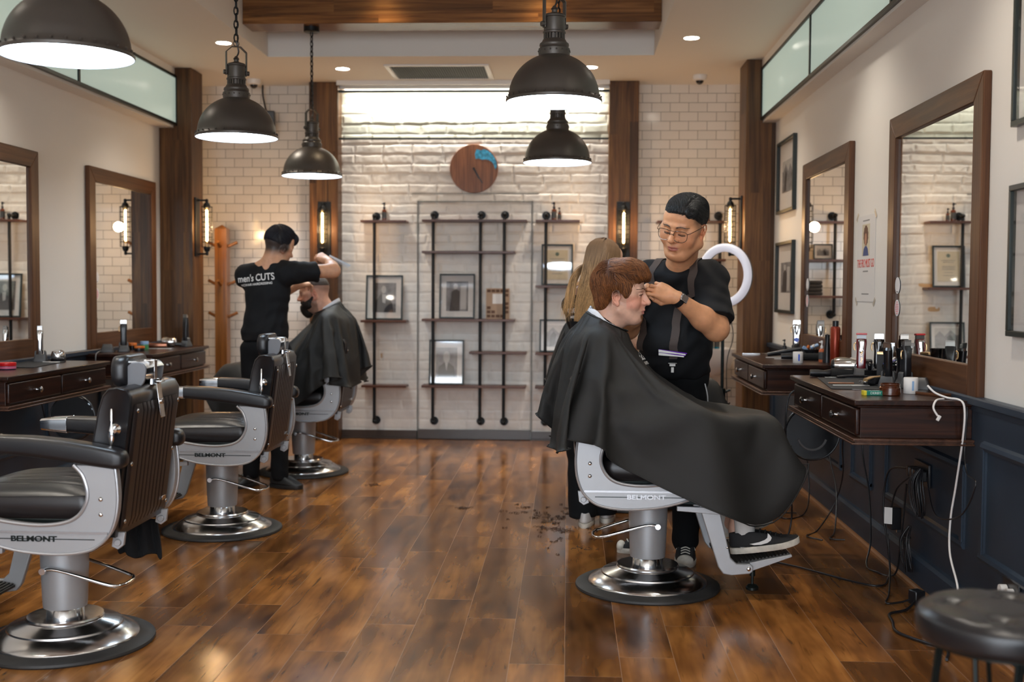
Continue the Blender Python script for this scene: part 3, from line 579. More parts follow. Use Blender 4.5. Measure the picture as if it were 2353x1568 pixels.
def jar(loc, r, h, label, mt=gloss_black, lid=None, cat='jar', group=None, name='round_jar'):
    t = thing(name, label, cat, loc, 0, group); ob('body', lathe([(0, 0), (r, 0), (r*1.02, .003), (r*1.02, h*.62)], 24), mt, t)
    ob('lid', lathe([(r*1.05, h*.62), (r*1.06, h*.66), (r*1.06, h*.97), (r*1.02, h), (0, h)], 24), lid or mt, t); return t
for x, y, z, lb in ((-1.62, 9.62, 1.878, 'left brick wall'), (-.2, 9.62, 1.884, 'right brick wall'), (.79, 9.62, 1.88, 'tiled wall')):
    pass
# framed pictures
frame_b = M('black_frame', (.008, .016, .014), .35); grey_d = M('print_dark', (.035, .035, .04), .8); grey_m = M('print_mid', (.2, .2, .21), .8, var=.5, vscale=18); grey_l = M('print_light', (.48, .47, .46), .8, var=.1, vscale=20)
def art(kind, w_, h_):
    """portrait silhouettes drawn as thin prints"""
    E_ = lambda cx, cz, a, b, n=18: [(cx+a*math.cos(2*PI*i/n), cz+b*math.sin(2*PI*i/n)) for i in range(n)]
    y = -.0022
    if kind == 'bust': return [(prism([(-w_*.42, -h_*.5), (w_*.42, -h_*.5), (w_*.36, -h_*.15), (w_*.12, -h_*.02), (-w_*.12, -h_*.02), (-w_*.36, -h_*.15)], y, y-.0006), grey_d), (prism(E_(0, h_*.18, w_*.16, h_*.2), y, y-.0012), grey_l), (prism([(-w_*.07, -h_*.02), (w_*.07, -h_*.02), (0, -h_*.3)], y, y-.0012), grey_l)]
    if kind == 'seated': return [(prism([(-w_*.4, -h_*.5), (w_*.4, -h_*.5), (w_*.35, -h_*.2), (w_*.1, h_*.1), (-w_*.15, h_*.12), (-w_*.35, -h_*.1)], y, y-.0006), grey_d), (prism(E_(-w_*.03, h_*.27, w_*.1, h_*.13), y, y-.0012), grey_l), (prism([(-w_*.1, h_*.12), (w_*.08, h_*.1), (w_*.04, -h_*.2), (-w_*.08, -h_*.16)], y, y-.0012), grey_l)]
    if kind == 'stand': return [(prism([(-w_*.35, -h_*.5), (w_*.1, -h_*.5), (w_*.12, h_*.15), (-w_*.05, h_*.25), (-w_*.25, h_*.15)], y, y-.0006), grey_d), (prism(E_(-w_*.08, h_*.33, w_*.1, h_*.1), y, y-.0012), grey_l), (bb(w_*.15, w_*.42, y-.0006, y, -h_*.45, h_*.35), grey_l)]
    if kind == 'scene': return [(prism([(-w_*.5, -h_*.5), (w_*.5, -h_*.5), (w_*.5, h_*.1), (w_*.3, h_*.35), (w_*.1, h_*.12), (-w_*.15, h_*.4), (-w_*.4, h_*.15), (-w_*.5, h_*.2)], y, y-.0006), grey_m), (prism([(-w_*.3, -h_*.5), (-w_*.1, -h_*.45), (0, h_*.05), (-w_*.12, h_*.2), (-w_*.26, 0)], y, y-.0012), grey_d)]
    if kind == 'cert': return [(prism(E_(0, h_*.36, w_*.09, w_*.09), y, y-.0006), M('crest_green', (.1, .15, .12), .7))]+[(bb(-w_*q, w_*q, y-.0006, y, z*h_-.0018, z*h_+.0018), grey_m) for z, q in ((.2, .34), (.14, .25), (0, .3), (-.05, .28), (-.1, .3), (-.2, .2), (-.3, .25))]
def picture(loc, w_, h_, kind, label, rz=0, lean=0, bd=.045, fr=.014, mt=None, fd=.018, cat='picture', group='framed pictures'):
    """built facing -Y, origin at the bottom centre"""
    t = thing('framed_picture', label, cat, loc, rz, group); t.rotation_euler = (-lean, 0, rz)
    F = prism([(a, b) for a, b in ((-w_/2, 0), (w_/2, 0), (w_/2, h_), (-w_/2, h_))], 0, -.004, 'XZ')
    ob('frame', join(bb(-w_/2, w_/2, -fd, 0, 0, fr), bb(-w_/2, w_/2, -fd, 0, h_-fr, h_), bb(-w_/2, -w_/2+fr, -fd, 0, fr, h_-fr), bb(w_/2-fr, w_/2, -fd, 0, fr, h_-fr)), mt or frame_b, t, bevel=.002)
    ob('mount_board', bb(-w_/2+fr, w_/2-fr, -.004, -.001, fr, h_-fr), mat_board, t, smooth=0)
    pw, ph = w_-2*fr-2*bd, h_-2*fr-2*bd*1.15
    p = ob('print', tr(bb(-pw/2, pw/2, -.0062, -.004, -ph/2, ph/2), (0, 0, h_/2)), {'cert': M('cert_paper', (.62, .55, .4), .8)}.get(kind, grey_m if kind != 'scene' else grey_l), t, smooth=0)
    for g, m_ in art(kind, pw, ph): ob('print_figure', tr(g, (0, -.004, h_/2)), m_, p, smooth=0)
    ob('glazing', bb(-w_/2+fr, w_/2-fr, -fd*.75, -fd*.72, fr, h_-fr), sheet_glass, t, smooth=0)
    return t
picture((-1.566, 9.648, 1.03), .318, .385, 'seated', 'black framed portrait of a seated figure on the left shelf unit', .0, .12)
picture((-.94, 9.648, 1.045), .305, .385, 'stand', 'black framed portrait of a standing figure on the middle shelf unit', .0, .12)
picture((-1.03, 9.648, .479), .3, .385, 'bust', 'black framed head and shoulders portrait low on the middle shelf unit', .0, .12)
picture((-.088, 9.65, 1.334), .268, .35, 'cert', 'black framed certificate on the right shelf unit', 0, .1, .03)
picture((-.09, 9.65, .765), .29, .28, 'scene', 'black framed landscape photo low on the right shelf unit', 0, .12, .03)
t = thing('photo_collage', 'unframed collage card in brown tones leaning on the middle shelf', 'picture', (-.593, 9.655, 1.045)); t.rotation_euler = (-.1, 0, 0)
ob('card', bb(-.1, .1, -.003, 0, 0, .262), M('tan_card', (.42, .29, .2), .8), t, smooth=0)
rr_ = random.Random(4)
ob('print', join(*[bb(-.092+.038*i, -.062+.038*i+.004*rr_.random(), -.0042, -.003, .012+.036*j, .036+.036*j) for i in range(5) for j in range(7) if rr_.random() < .75 and not (1 <= i <= 3 and 3 <= j <= 5)]), M('brown_ink', (.12, .06, .035), .8), t, smooth=0)
ob('print_square', bb(-.045, .05, -.0045, -.003, .13, .215), paper, t, smooth=0)
picture((XR, 8.195, 1.857), .62, .52, 'scene', 'upper of two black framed prints between the right pillar and the far mirror', -PI/2, 0, .11, .022, fd=.028)
picture((XR, 8.195, 1.14), .62, .51, 'stand', 'lower of two black framed prints between the right pillar and the far mirror', -PI/2, 0, .11, .022, fd=.028)
picture((XR, 3.76, 1.145), .6, .525, 'scene', 'black framed print low on the right wall, cut by the right edge', -PI/2, 0, .11, .02, fd=.025)
picture((XR, 3.76, 1.872), .6, .52, 'stand', 'black framed print high in the top right corner, cut by the right edge', -PI/2, 0, .11, .02, fd=.025)
def text(s, size, mt, parent, loc, rot, name='lettering', depth=.0006, al='CENTER', shear=0, spacing=1, bold=0, mesh_only=False, sx=1):
    cu = bpy.data.curves.new(name, 'FONT'); cu.body = s; cu.size = size; cu.extrude = depth; cu.align_x = al; cu.align_y = 'CENTER'; cu.shear = shear; cu.space_character = spacing; cu.offset = bold
    o = bpy.data.objects.new(name, cu); me = bpy.data.meshes.new_from_object(o); bpy.data.objects.remove(o)
    if sx != 1:
        for v in me.vertices: v.co.x *= sx
    if mesh_only: return me
    me.materials.clear(); me.materials.append(mt); o = bpy.data.objects.new(name, me); COL.objects.link(o)
    if parent: o.parent = parent
    o.location = loc; o.rotation_euler = rot; return o
# poster between the right mirrors (portrait, red wording; its code square left out)
t = thing('paper_poster', 'white paper poster taped between the right mirrors, small portrait over red words', 'poster', (XR-.001, 6.035, 1.245), -PI/2)
ob('sheet', bb(-.178, .178, -.0015, 0, 0, .45), paper, t, smooth=0)
ob('photo', bb(-.075, .075, -.002, -.0015, .24, .405), M('photo_cream', (.66, .58, .42), .7), t, smooth=0)
fig = ob('portrait_figure', prism([(-.055, .24), (.055, .24), (.04, .275), (.015, .29), (-.015, .29), (-.04, .275)], -.0026, -.002), M('blue_shirt', (.07, .09, .22), .8), t, smooth=0)
ob('hair', prism([(.042*math.cos(2*PI*i/24)*(1+.12*(i % 2)), .345+.05*math.sin(2*PI*i/24)*(1+.12*(i % 2))) for i in range(24)], -.003, -.002), M('print_hair', (.16, .08, .05), .8), fig, smooth=0)
ob('face', prism([(.02*math.cos(2*PI*i/16), .325+.032*math.sin(2*PI*i/16)) for i in range(16)], -.0036, -.003), M('print_face', (.5, .26, .16), .8), fig, smooth=0)
text('THE FRO MUST GO', .062, M('red_ink', (.62, .06, .04), .7), t, (0, -.0018, .198), (PI/2, 0, 0), sx=.62)
ob('small_print', join(bb(-.05, .05, -.002, -.0015, .155, .162), bb(-.065, .065, -.002, -.0015, .421, .427), bb(-.07, .07, -.002, -.0015, .037, .043)), M('small_print_grey', (.3, .29, .28), .7), t, smooth=0)
ob('tape', join(*[tr(box((0, 0, 0), (.05, .0008, .02)), (sx_*.178, -.002, z_), (0, sx_*(1 if z_ > .2 else -1)*.8, 0)) for sx_ in (-1, 1) for z_ in (0, .45)]), M('tape', (.7, .62, .5), .3, alpha=.6), t, smooth=0)
# wall clock: wooden disc with a blue patch on its face
t = thing('wall_clock', 'round wooden wall clock with a blue patch on its face above the shelves', 'clock', (-.805, 9.732, 2.326))
cw = wood('clock_walnut', (.1, .035, .015), (.2, .075, .03), (.32, .13, .055), 'Z', .4, scale=1.6)
ob('face', tr(cyl((0, 0, 0), (0, -.022, 0), .207, n=56), (0, 0, 0)), cw, t, bevel=.003)
rb = random.Random(5); inl = []
for i in range(26):
    a = math.radians(100-i*3.6); r1 = .2; r0 = .12+.03*rb.random()-(.0 if i < 20 else -.03)
    inl.append((a, r0, r1))
ob('blue_patch', (lambda pts: prism(pts, -.0222, -.0235))([(.008+.17*0+.0, .12), (.02, .165), (.06, .155), (.085, .165), (.125, .15), (.165, .115), (.192, .06), (.196, .01), (.182, -.008), (.17, .03), (.155, .055), (.13, .07), (.1, .078), (.07, .075), (.04, .085), (.015, .082)]), M('clock_blue', (.04, .3, .5), .2, var=.6, vscale=40, emit=None), t, smooth=0)
ob('hour_hand', tr(box((0, 0, 0), (.014, .002, .1)), (.022, -.026, -.04), (0, -.5, 0)), gloss_black, t); ob('minute_hand', tr(box((0, 0, 0), (.009, .002, .15)), (.035, -.029, -.06), (0, -.55, 0)), gloss_black, t); ob('hub', cyl((0, -.022, 0), (0, -.032, 0), .01), gloss_black, t)
# coat rack
t = thing('coat_rack', 'orange wooden coat rack with slanting pegs in the left corner', 'coat rack', (-2.89, 9.4, 0))
ob('post', join(bb(-.05, .05, -.05, .05, .04, 1.79), [(*(list(p) for p in ()),)] and tr(lathe([(.0707, 0), (0, .035)], 4), (0, 0, 1.79), (0, 0, PI/4))), rack_w, t, bevel=.003)
ob('foot', join(*[tr(bb(0, .24, -.03, .03, 0, .05), (0, 0, 0), (0, 0, PI/4+k*PI/2)) for k in range(4)]), rack_w, t, bevel=.006)
for z in (1.68, 1.36, 1.09):
    for a in (.15, PI-.15, PI/2+.2*0, -PI/2):
        if abs(abs(a)-PI/2) < .1 and z == 1.09: continue
        ob('peg', cyl((.03*math.cos(a), .03*math.sin(a), z-.045), (.125*math.cos(a), .125*math.sin(a), z), .013, n=10), rack_w, t)
# ring light on its stand
t = thing('ring_light', 'white ring light on a black tripod stand by the far right vanity', 'lamp', (1.045, 7.68, 0))
R = mat_rot((0, 0, math.radians(-42)))
ring = [tuple(R @ Vector((.185*math.cos(2*PI*i/48), 0, .185*math.sin(2*PI*i/48)))+Vector((0, -.03, 1.40))) for i in range(48)]
ob('lamp_ring', tube(ring, .028, 14, closed=True), M('ring_white', (.82, .8, .84), .3, emit=(.9, .88, 1), es=.12), t); bpy.data.materials['ring_white'].cycles.emission_sampling = 'NONE'
ob('ring_back', tube([tuple(Vector(p)+R @ Vector((0, .012, 0))) for p in ring], .0275, 14, closed=True), black_pl, t)
ob('ball_head', join(cyl((0, 0, 1.10), (0, 0, 1.20), .022), sph((0, -.01, 1.19), .028, 6), cyl((0, 0, 1.02), (0, 0, 1.1), .016), cyl((.0, 0, 1.08), (.05, 0, 1.075), .009)), black_pl, t)
ob('pole', join(cyl((0, 0, .1), (0, 0, 1.05), .011), cyl((0, 0, .1), (0, 0, .62), .0145), cyl((0, 0, .56), (0, 0, .64), .024), tube([(0, 0, .6), (.03, 0, .62), (.055, 0, .63)], .008)), black_metal, t)
for k in range(3):
    a = k*2*PI/3+.6; ob('leg', cyl((0.01*math.cos(a), .01*math.sin(a), .5), (.3*math.cos(a), .3*math.sin(a), .012), .009), black_metal, t); ob('brace', cyl((.01*math.cos(a), .01*math.sin(a), .2), (.17*math.cos(a), .17*math.sin(a), .24), .006), black_metal, t)
ob('cable', tube([(.02, 0, 1.2), (.07, .0, 1.0), (.03, .01, .8), (.04, 0, .4), (.02, 0, .1)], .003, 6, smooth=5), black_pl, t)
# basin under the tiled wall shelf with blue bottles
cer = M('ceramic', (.82, .8, .78), .12, coat=.5)
t = thing('wash_basin', 'white ceramic basin against the right tiled wall', 'basin', (1.08, 9.5, .60)); ob('bowl', join(loft([[(a*.3*s1, b*.24*s1, z) for a, b in rrect(1, 1, .4, 5)] for s1, z in ((.6, 0), (.85, .06), (.97, .16), (1, .22), (.9, .22), (.86, .2), (.6, .1))])), cer, t); ob('tap', tube([(0, .19, .21), (0, .19, .33), (0, .1, .34), (0, .07, .31)], .011, smooth=4), chrome, t)
t = thing('basin_counter', 'white counter ledge behind the basin', 'counter', (1.08, 9.63, .70)); ob('ledge', bb(-.33, .25, -.02, .115, .065, .105), cer, t, bevel=.01); ob('apron', bb(-.33, .25, .02, .115, -.3, .065), cer, t)
blue_b = M('blue_bottle', (.0, .22, .36), .2, trans=.3)
bottle((1.21, 9.66, .805), .15, .028, 'turquoise bottle standing on the white ledge right of the glasses wearer', 'blue bottles', blue_b); bottle((1.27, 9.69, .805), .13, .022, 'smaller blue bottle behind the turquoise one', 'blue bottles', blue_b)
bottle((.97, 9.64, .805), .12, .022, 'white bottle on the ledge behind the glasses wearer', 'blue bottles', white_pl, cap=white_pl)
# rolled dark towels on the tiled wall shelf
for i in range(4):
    t = tag(ob('folded_towel', tr(box((0, 0, 0), (.2, .13, .03)), (1.06, 9.65, 1.277+.031*i), (0, 0, .05*(i % 2))), M('towel_dark', (.035, .033, .035), .95, bump=.6, bscale=150), bevel=.012, seg=3, loc=(1.06, 9.65, 1.277+.031*i)), 'dark folded towel in the stack on the tiled wall shelf, '+['lowest', 'second from the bottom', 'third from the bottom', 'topmost'][i], 'towel', 'folded towels')
picture((.95, 9.655, 1.562), .16, .13, 'scene', 'tiny black framed picture on the middle board of the tiled wall shelf', 0, .1, .02, .01)
# hair-dryer-black back mirrors hung at the ends of the vanities
def hand_mirror(loc, r, label, lining=gloss_black):
    t = thing('back_mirror', label, 'hand mirror', loc, 0, 'round black hand mirrors')
    ob('disc', lathe_to([(0, 0), (r*.97, 0), (r, .004), (r, .016), (r*.97, .02), (0, .02)], (0, .01, 0), (0, -1, 0), 48), gloss_black, t)
    ob('rim', tube([(r*math.cos(2*PI*i/40), 0, r*math.sin(2*PI*i/40)) for i in range(40)], .007, 8, closed=True), black_pl, t)
    ob('handle_slot', tube([(r*.55*math.cos(a), -.012, r*.62*math.sin(a)) for a in [PI+PI*(.12+.76*i/10) for i in range(11)]], .006, 6), M('slot_grey', (.2, .2, .2), .3), t)
hand_mirror((1.215, 5.66, .595), .132, 'large round black back mirror hung at the far end of the near right vanity')
hand_mirror((-3.05, 6.85, .49), .14, 'round black back mirror hung on the navy wall beyond the near left vanity')
# stools
def stool(loc, zt_, label):
    t = thing('hairpin_stool', label, 'stool', loc, .35, 'round black hairpin stools'); r = .178
    n, m = 64, 20; V, Fq = [], []; bt = [(.075*a, .075*b) for a in (-1, 1) for b in (-1, 1)]
    for j in range(m+1):
        rr = r*.965*j/m
        for i in range(n):
            a = 2*PI*i/n; x, y = rr*math.cos(a), rr*math.sin(a); dd = min(math.hypot(x-p, y-q) for p, q in bt); edge = max(0, (j/m-.8)/.2)
            z = -.016*math.exp(-(dd/.022)**2)-.003*math.exp(-(min(abs(abs(x)-.075), abs(abs(y)-.075))/.012)**2)-.012*edge**3; V.append((x, y, z))
    for j in range(m):
        for i in range(n): Fq.append((j*n+i, j*n+(i+1) % n, (j+1)*n+(i+1) % n, (j+1)*n+i))
    side = lathe([(r*.965, -.012), (r*.995, -.024), (r, -.04), (r, -.055), (r*.985, -.068), (r*.93, -.072), (0, -.072)], n)
    g = join((V, Fq), side); ob('seat', tr(g, (0, 0, zt_)), leather, t, smooth=70)
    for p, q in bt: ob('button', sph((p, q, zt_-.012), (.011, .011, .005), 6), leather, t)
    ob('seat_base', tr(cyl((0, 0, -.078), (0, 0, -.07), .16, n=32), (0, 0, zt_)), black_metal, t)
    for k in range(4):
        a = PI/4+k*PI/2; c, s = math.cos(a), math.sin(a); p = lambda u, v, z: (c*u-s*v, s*u+c*v, z)
        ob('leg', tube([p(.1, -.045, zt_-.076), p(.125, -.04, zt_-.1), p(.17, -.008, .02), p(.175, 0, .006), p(.17, .008, .02), p(.125, .04, zt_-.1), p(.1, .045, zt_-.076)], .0055, 8, smooth=4), black_metal, t)
stool((.945, 2.475, 0), .62, 'black button-tufted round stool with hairpin legs in the lower right corner')
stool((1.0, 1.93, 0), .60, 'second hairpin stool, only its seat edge showing at the bottom right corner')
# ================================================================= barber chairs (built facing +X, origin on the floor)
outer = [(-.311, .70), (-.318, .64), (-.320, .58), (-.312, .52), (-.29, .465), (-.25, .425), (-.20, .405), (-.11, .395), (0, .402), (.08, .418), (.16, .445), (.23, .478), (.29, .515), (.318, .54)]
inner = [(.315, .556), (.24, .542), (.187, .530), (.12, .514), (.05, .502), (-.02, .495), (-.078, .495), (-.13, .502), (-.168, .516), (-.195, .540), (-.213, .575), (-.217, .605), (-.212, .635), (-.198, .67), (-.17, .70)]
po = crom([(a, 0, b) for a, b in outer], 4); pi_ = crom([(a, 0, b) for a, b in inner], 4)
poly = [(p.x, p.z) for p in po]+[(p.x, p.z) for p in pi_]
rib = [(p.x, 0, p.z) for p in pi_]
def section_loft(secs, n=5):
    """secs: (x, ycentre, halfwidth, z0, z1, corner)"""
    return loft([[(x, yc+a, (z0+z1)/2+b) for a, b in rrect(hw, (z1-z0)/2, min(cr, (z1-z0)/2*.98, hw*.98), n)] for x, yc, hw, z0, z1, cr in secs])
def barber_chair(loc, rz, label):
    t = thing('barber_chair', label, 'barber chair', loc, rz, 'vintage style barber chairs')
    base = ob('base', lathe([(.10, .105), (.132, .104), (.136, .098), (.134, .092), (.138, .088), (.19, .076), (.2, .07), (.202, .064), (.215, .058), (.255, .034), (.262, .024), (.262, .012), (0, .012)], 72), chrome_w, t)
    ob('rubber_ring', lathe([(.255, .0), (.312, .0), (.316, .006), (.314, .014), (.30, .022), (.262, .026), (.255, .02)], 72, closed=True), rubber, t)
    ob('column', join(lathe([(.076, .135), (.0775, .145), (.08, .2), (.084, .30), (.086, .392), (.0, .392)], 48)), silver, t)
    ob('piston_collar', lathe([(.072, .098), (.066, .1), (.066, .128), (.07, .136), (.05, .137)], 48), chrome, t)
    ob('swivel_plate', join(lathe([(.05, .385), (.075, .385), (.075, .402), (.05, .402)], 32), bb(-.2, .2, -.2, .2, .402, .42)), black_metal, t)
    ob('pump_lever', join(tube([(.035, -.098, .285), (-.02, -.10, .288), (-.2, -.085, .235), (-.235, -.05, .228), (-.24, 0, .227), (-.235, .05, .228), (-.2, .085, .235), (-.02, .10, .288), (.035, .098, .285)], .0065, 10, smooth=5), cyl((.035, -.11, .285), (.035, .11, .285), .012, n=12)), chrome, t)
    for s in (-1, 1):
        y0, y1 = s*.262, s*.300
        p = ob('side_panel', prism(poly, y0, y1, 'XZ'), silver, t, bevel=.004, seg=2)
        ob('edge_trim', join(tube([(q.x, y1, q.z) for q in po], .0055, 8), tube([(q.x, y1, q.z) for q in pi_], .007, 8), prism([(-.285, .466), (.19, .466), (.2, .470), (.19, .474), (-.285, .474)], y1-s*.002, y1+s*.004, 'XZ')), silver_edge, p)
        ob('name_strip', prism([(-.24, .4455), (.17, .4455), (.17, .4485), (-.24, .4485)], y1, y1+s*.0012, 'XZ'), black_metal, p, smooth=0)
        text('BELMONT', .026, silver_edge if s < 0 else black_metal, p, (-.03, y1+s*.0015, .447), (PI/2, 0, PI if s > 0 else 0), depth=.0016, bold=.0007, sx=1.35)
        ob('bolt', join(*[sph((-.262, y1, z), (.0085, .006, .0085), 6) for z in (.585,)]), chrome, p); ob('bolt', sph((-.262, y1, .533), (.0085, .006, .0085), 6), chrome, p)
        # armrest: padded, chrome capped
        a = ob('armrest', section_loft([(-.345, s*.284, .026, .70, .735, .015), (-.335, s*.284, .034, .69, .748, .018), (-.31, s*.284, .037, .688, .757, .018), (-.24, s*.284, .038, .697, .770, .018), (-.14, s*.284, .039, .712, .785, .018), (-.02, s*.284, .039, .727, .795, .018), (.1, s*.284, .038, .738, .797, .016)]), leather, t, smooth=60)
        ob('armrest_cap', section_loft([(.098, s*.284, .040, .735, .7975, .008), (.16, s*.284, .040, .742, .795, .008), (.2, s*.284, .038, .746, .790, .008), (.206, s*.284, .034, .750, .786, .008)]), chrome, a, bevel=.002)
        # back reclining lever
        ob('recline_lever', join(lathe_to([(0, 0), (.02, .004), (.02, .014), (.012, .02), (.012, .03), (0, .031)], (-.292, s*.232, .815), (0, s, 0), 20), section_loft([(0, 0, .004, -.004, .004, .003)]*1+[(.001, 0, .004, -.004, .004, .003)]) if 0 else None, loft([[(-.285+r*math.cos(q)*1.0-.02*(z-.815), s*(.262+r*.5*math.sin(q)), z) for q in [2*PI*i/10 for i in range(10)]] for z, r in ((.760, .001), (.775, .008), (.795, .012), (.812, .009), (.84, .004), (.885, .0035), (.888, .001))])), chrome, t)
        ob('front_bracket', prism([(.10, .405), (.30, .40), (.33, .385), (.31, .37), (.1, .385)], s*.24, s*.262, 'XZ'), silver, t, bevel=.002)
        # footrest arm
        arm = [(.19, .415), (.275, .40), (.325, .19), (.35, .165), (.405, .165), (.418, .155), (.418, .135), (.405, .124), (.33, .116), (.295, .122), (.275, .15)]
        fa = ob('footrest_arm', prism(arm, s*.225, s*.25, 'XZ'), silver, t, bevel=.004); ob('bolt', sph((.4, s*.25, .145), (.010, .006, .010), 6), chrome, fa); ob('bolt', sph((.31, s*.25, .235), (.006, .005, .006), 5), chrome, fa)
    # seat
    n, m = 46, 60; V, Fq = [], []; X0, X1, W_ = -.21, .30, .248
    for j in range(m+1):
        for i in range(n+1):
            u, v = i/n*2-1, j/m*2-1; x = (X0+X1)/2+(X1-X0)/2*u; y = W_*v
            e = max(abs(u)**6, abs(v)**6); k = (abs(u)**10+abs(v)**10)**.1; k = max(1, k)
            x = (X0+X1)/2+(X1-X0)/2*u/k**.4; y = W_*v/k**.4
            z = .575+.045*(1-abs(u)**3.5)*(1-abs(v)**3.5)**.8+.012*(1-u)/2
            if abs(v) < .78: z -= .0045*abs(math.sin(y*PI/.022))**6*min(1, max(0, (.62-u)*3))*min(1, (.78-abs(v))*12)
            V.append((x, y, z))
    for j in range(m):
        for i in range(n): a = j*(n+1)+i; Fq.append((a, a+1, a+n+2, a+n+1))
    bot = loft([[((X0+X1)/2+a*(X1-X0)/2*q, b*W_*q, z) for a, b in rrect(1, 1, .18, 6)] for q, z in ((.93, .50), (.975, .51), (.99, .56), (.955, .586))])
    st = ob('seat', (V, Fq), leather, t, smooth=80, fixn=False); ob('seat_band', bot, leather_d, st, smooth=60); ob('seat_pan', bb(X0+.02, X1-.03, -.235, .235, .42, .51), black_metal, t, bevel=.01)
    # backrest
    prof = [(-.285, .44), (-.318, .70), (-.345, .885), (-.347, .925), (-.333, .950), (-.300, .958), (-.268, .952), (-.248, .93), (-.232, .88), (-.212, .78), (-.203, .68), (-.21, .58), (-.222, .50), (-.23, .445)]
    rings = []
    for y, k in ((-.240, .55), (-.243, .8), (-.240, .95), (-.228, 1), (0, 1), (.228, 1), (.240, .95), (.243, .8), (.240, .55)):
        cx, cz = -.275, .70; rings.append([(cx+(a-cx)*(.72+.28*k), y, cz+(b-cz)*(.94+.06*k)) for a, b in prof])
    bk = ob('backrest', loft(rings), leather, t, smooth=50); [ob('piping', tube([(cx+(a-cx)*.99, s*.235, cz+(b-cz)*.995) for a, b in prof[4:]], .0035, 6), leather_d, bk) for s in (-1, 1)]
    V, Fq = [], []; ny, nz = 150, 16
    for j in range(nz+1):
        f_ = j/nz; z = .462+.435*f_; xr = -.2885-(z-.44)*.129
        for i in range(ny+1):
            y = -.212+.424*i/ny; q = min(1, (.212-abs(y))/.012); h = .010*min(1, q)**.5*(1 if 0 < j < nz else .2)
            if abs(y) < .17: h -= .0035*abs(math.cos(y*PI/.036))**16
            V.append((xr-h, y, z))
    for j in range(nz):
        for i in range(ny): a = j*(ny+1)+i; Fq.append((a, a+1, a+ny+2, a+ny+1))
    ob('ribbed_back_panel', (V, Fq), leather_d, bk, smooth=80)
    for s in (-1, 1):
        for z in (.49, .69, .875): ob('stud', sph((-.2885-(z-.44)*.129-.010, s*.200, z), (.004, .008, .008), 6), chrome, bk)
        ob('hinge', join(prism([(-.31, .455), (-.27, .455), (-.262, .405), (-.285, .395), (-.305, .41)], s*.2, s*.215, 'XZ'), cyl((-.286, s*.19, .42), (-.286, s*.225, .42), .012, n=12)), silver, t, bevel=.002)
    ob('plate', bb(-.3105, -.305, -.185, -.145, .50, .515), chrome, bk, bevel=.001)
    # headrest
    ob('headrest_slide', join(tr(box((0, 0, 0), (.004, .042, .125)), (-.361, 0, .893), (0, .128, 0)), box((-.33, 0, .961), (.082, .042, .005)), tr(cyl((0, 0, 0), (-.008, 0, 0), .011, n=14), (-.362, 0, .890)), cyl((-.33, 0, .95), (-.33, 0, .972), .026, n=20), box((-.342, 0, 1.0), (.006, .028, .075)), box((-.325, 0, 1.036), (.04, .028, .006))), chrome, t, bevel=.0015)
    dz = -.022
    hr = ob('headrest', section_loft([(-.276, 0, .10, .968+dz, 1.075+dz, .035), (-.266, 0, .110, .965+dz, 1.080+dz, .04), (-.240, 0, .113, .964+dz, 1.080+dz, .04), (-.224, 0, .108, .970+dz, 1.076+dz, .04), (-.216, 0, .09, .985+dz, 1.060+dz, .03)], 8), leather, t, smooth=60)
    mesh_m = bpy.data.materials.get('grey_grip') or M('grey_grip', (.2, .205, .22), .4, .5, bump=.5, bscale=900)
    for s in (-1, 1): ob('headrest_side', prism([(-.302+a-.15*b, 1.010+dz+b) for a, b in rrect(.038, .046, .032, 7)], s*.082, s*.09, 'XZ'), mesh_m, hr, bevel=.003)
    ob('headrest_housing', join(loft([[(x, y, z+dz) for x, z in ((-.345, 1.036), (-.33, 1.052), (-.3, 1.060), (-.27, 1.060), (-.27, 1.054), (-.3, 1.054), (-.325, 1.046), (-.338, 1.032))] for y in (-.082, .082)]), cyl((-.302, -.082, 1.0+dz), (-.302, .082, 1.0+dz), .018, n=20)), chrome_w, hr, smooth=50)
    # footplate
    fp = ob('footplate', join(prism([(.39, .128), (.41, .166), (.58, .203), (.583, .193), (.47, .150), (.41, .128)], -.225, .225, 'XZ')), silver, t, bevel=.002)
    ob('grip_tread', join(*[tr(box((0, 0, 0), (.007, .43, .006)), (.305+.0145*i, 0, .152+.0029*i), (0, -.2, 0)) for i in range(19)], prism([(.295, .14), (.295, .149), (.575, .204), (.575, .198)], -.215, .215, 'XZ')), rubber, fp, smooth=0)
    ob('foot_screw', join(cyl((.43, -.16, .16), (.43, -.16, .095), .012, n=12), cyl((.43, -.16, .095), (.43, -.16, .06), .006, n=10), lathe([(0, .032), (.018, .032), (.027, .038), (.027, .048), (.018, .058), (0, .062)], 20, (.43, -.16, 0))), black_metal, fp)
    return t
chair = barber_chair((-1.826, 4.02, 0), PI, 'nearest empty barber chair, its seat cut by the left edge')
dup(chair, 'empty barber chair, second from the camera on the left', loc=(-1.84, 5.96, 0))
dup(chair, 'barber chair under the bearded customer at the back left', loc=(-1.85, 7.88, 0), skip=('headrest', 'headrest_slide'))
dup(chair, 'barber chair under the red haired customer in the black cape', loc=(.36, 4.95, 0), rz=0, skip=('headrest', 'headrest_slide'))
dup(chair, 'far right barber chair hidden behind the red haired customer, only part of its base showing', loc=(.36, 6.88, 0), rz=0, skip=('headrest', 'headrest_slide'))
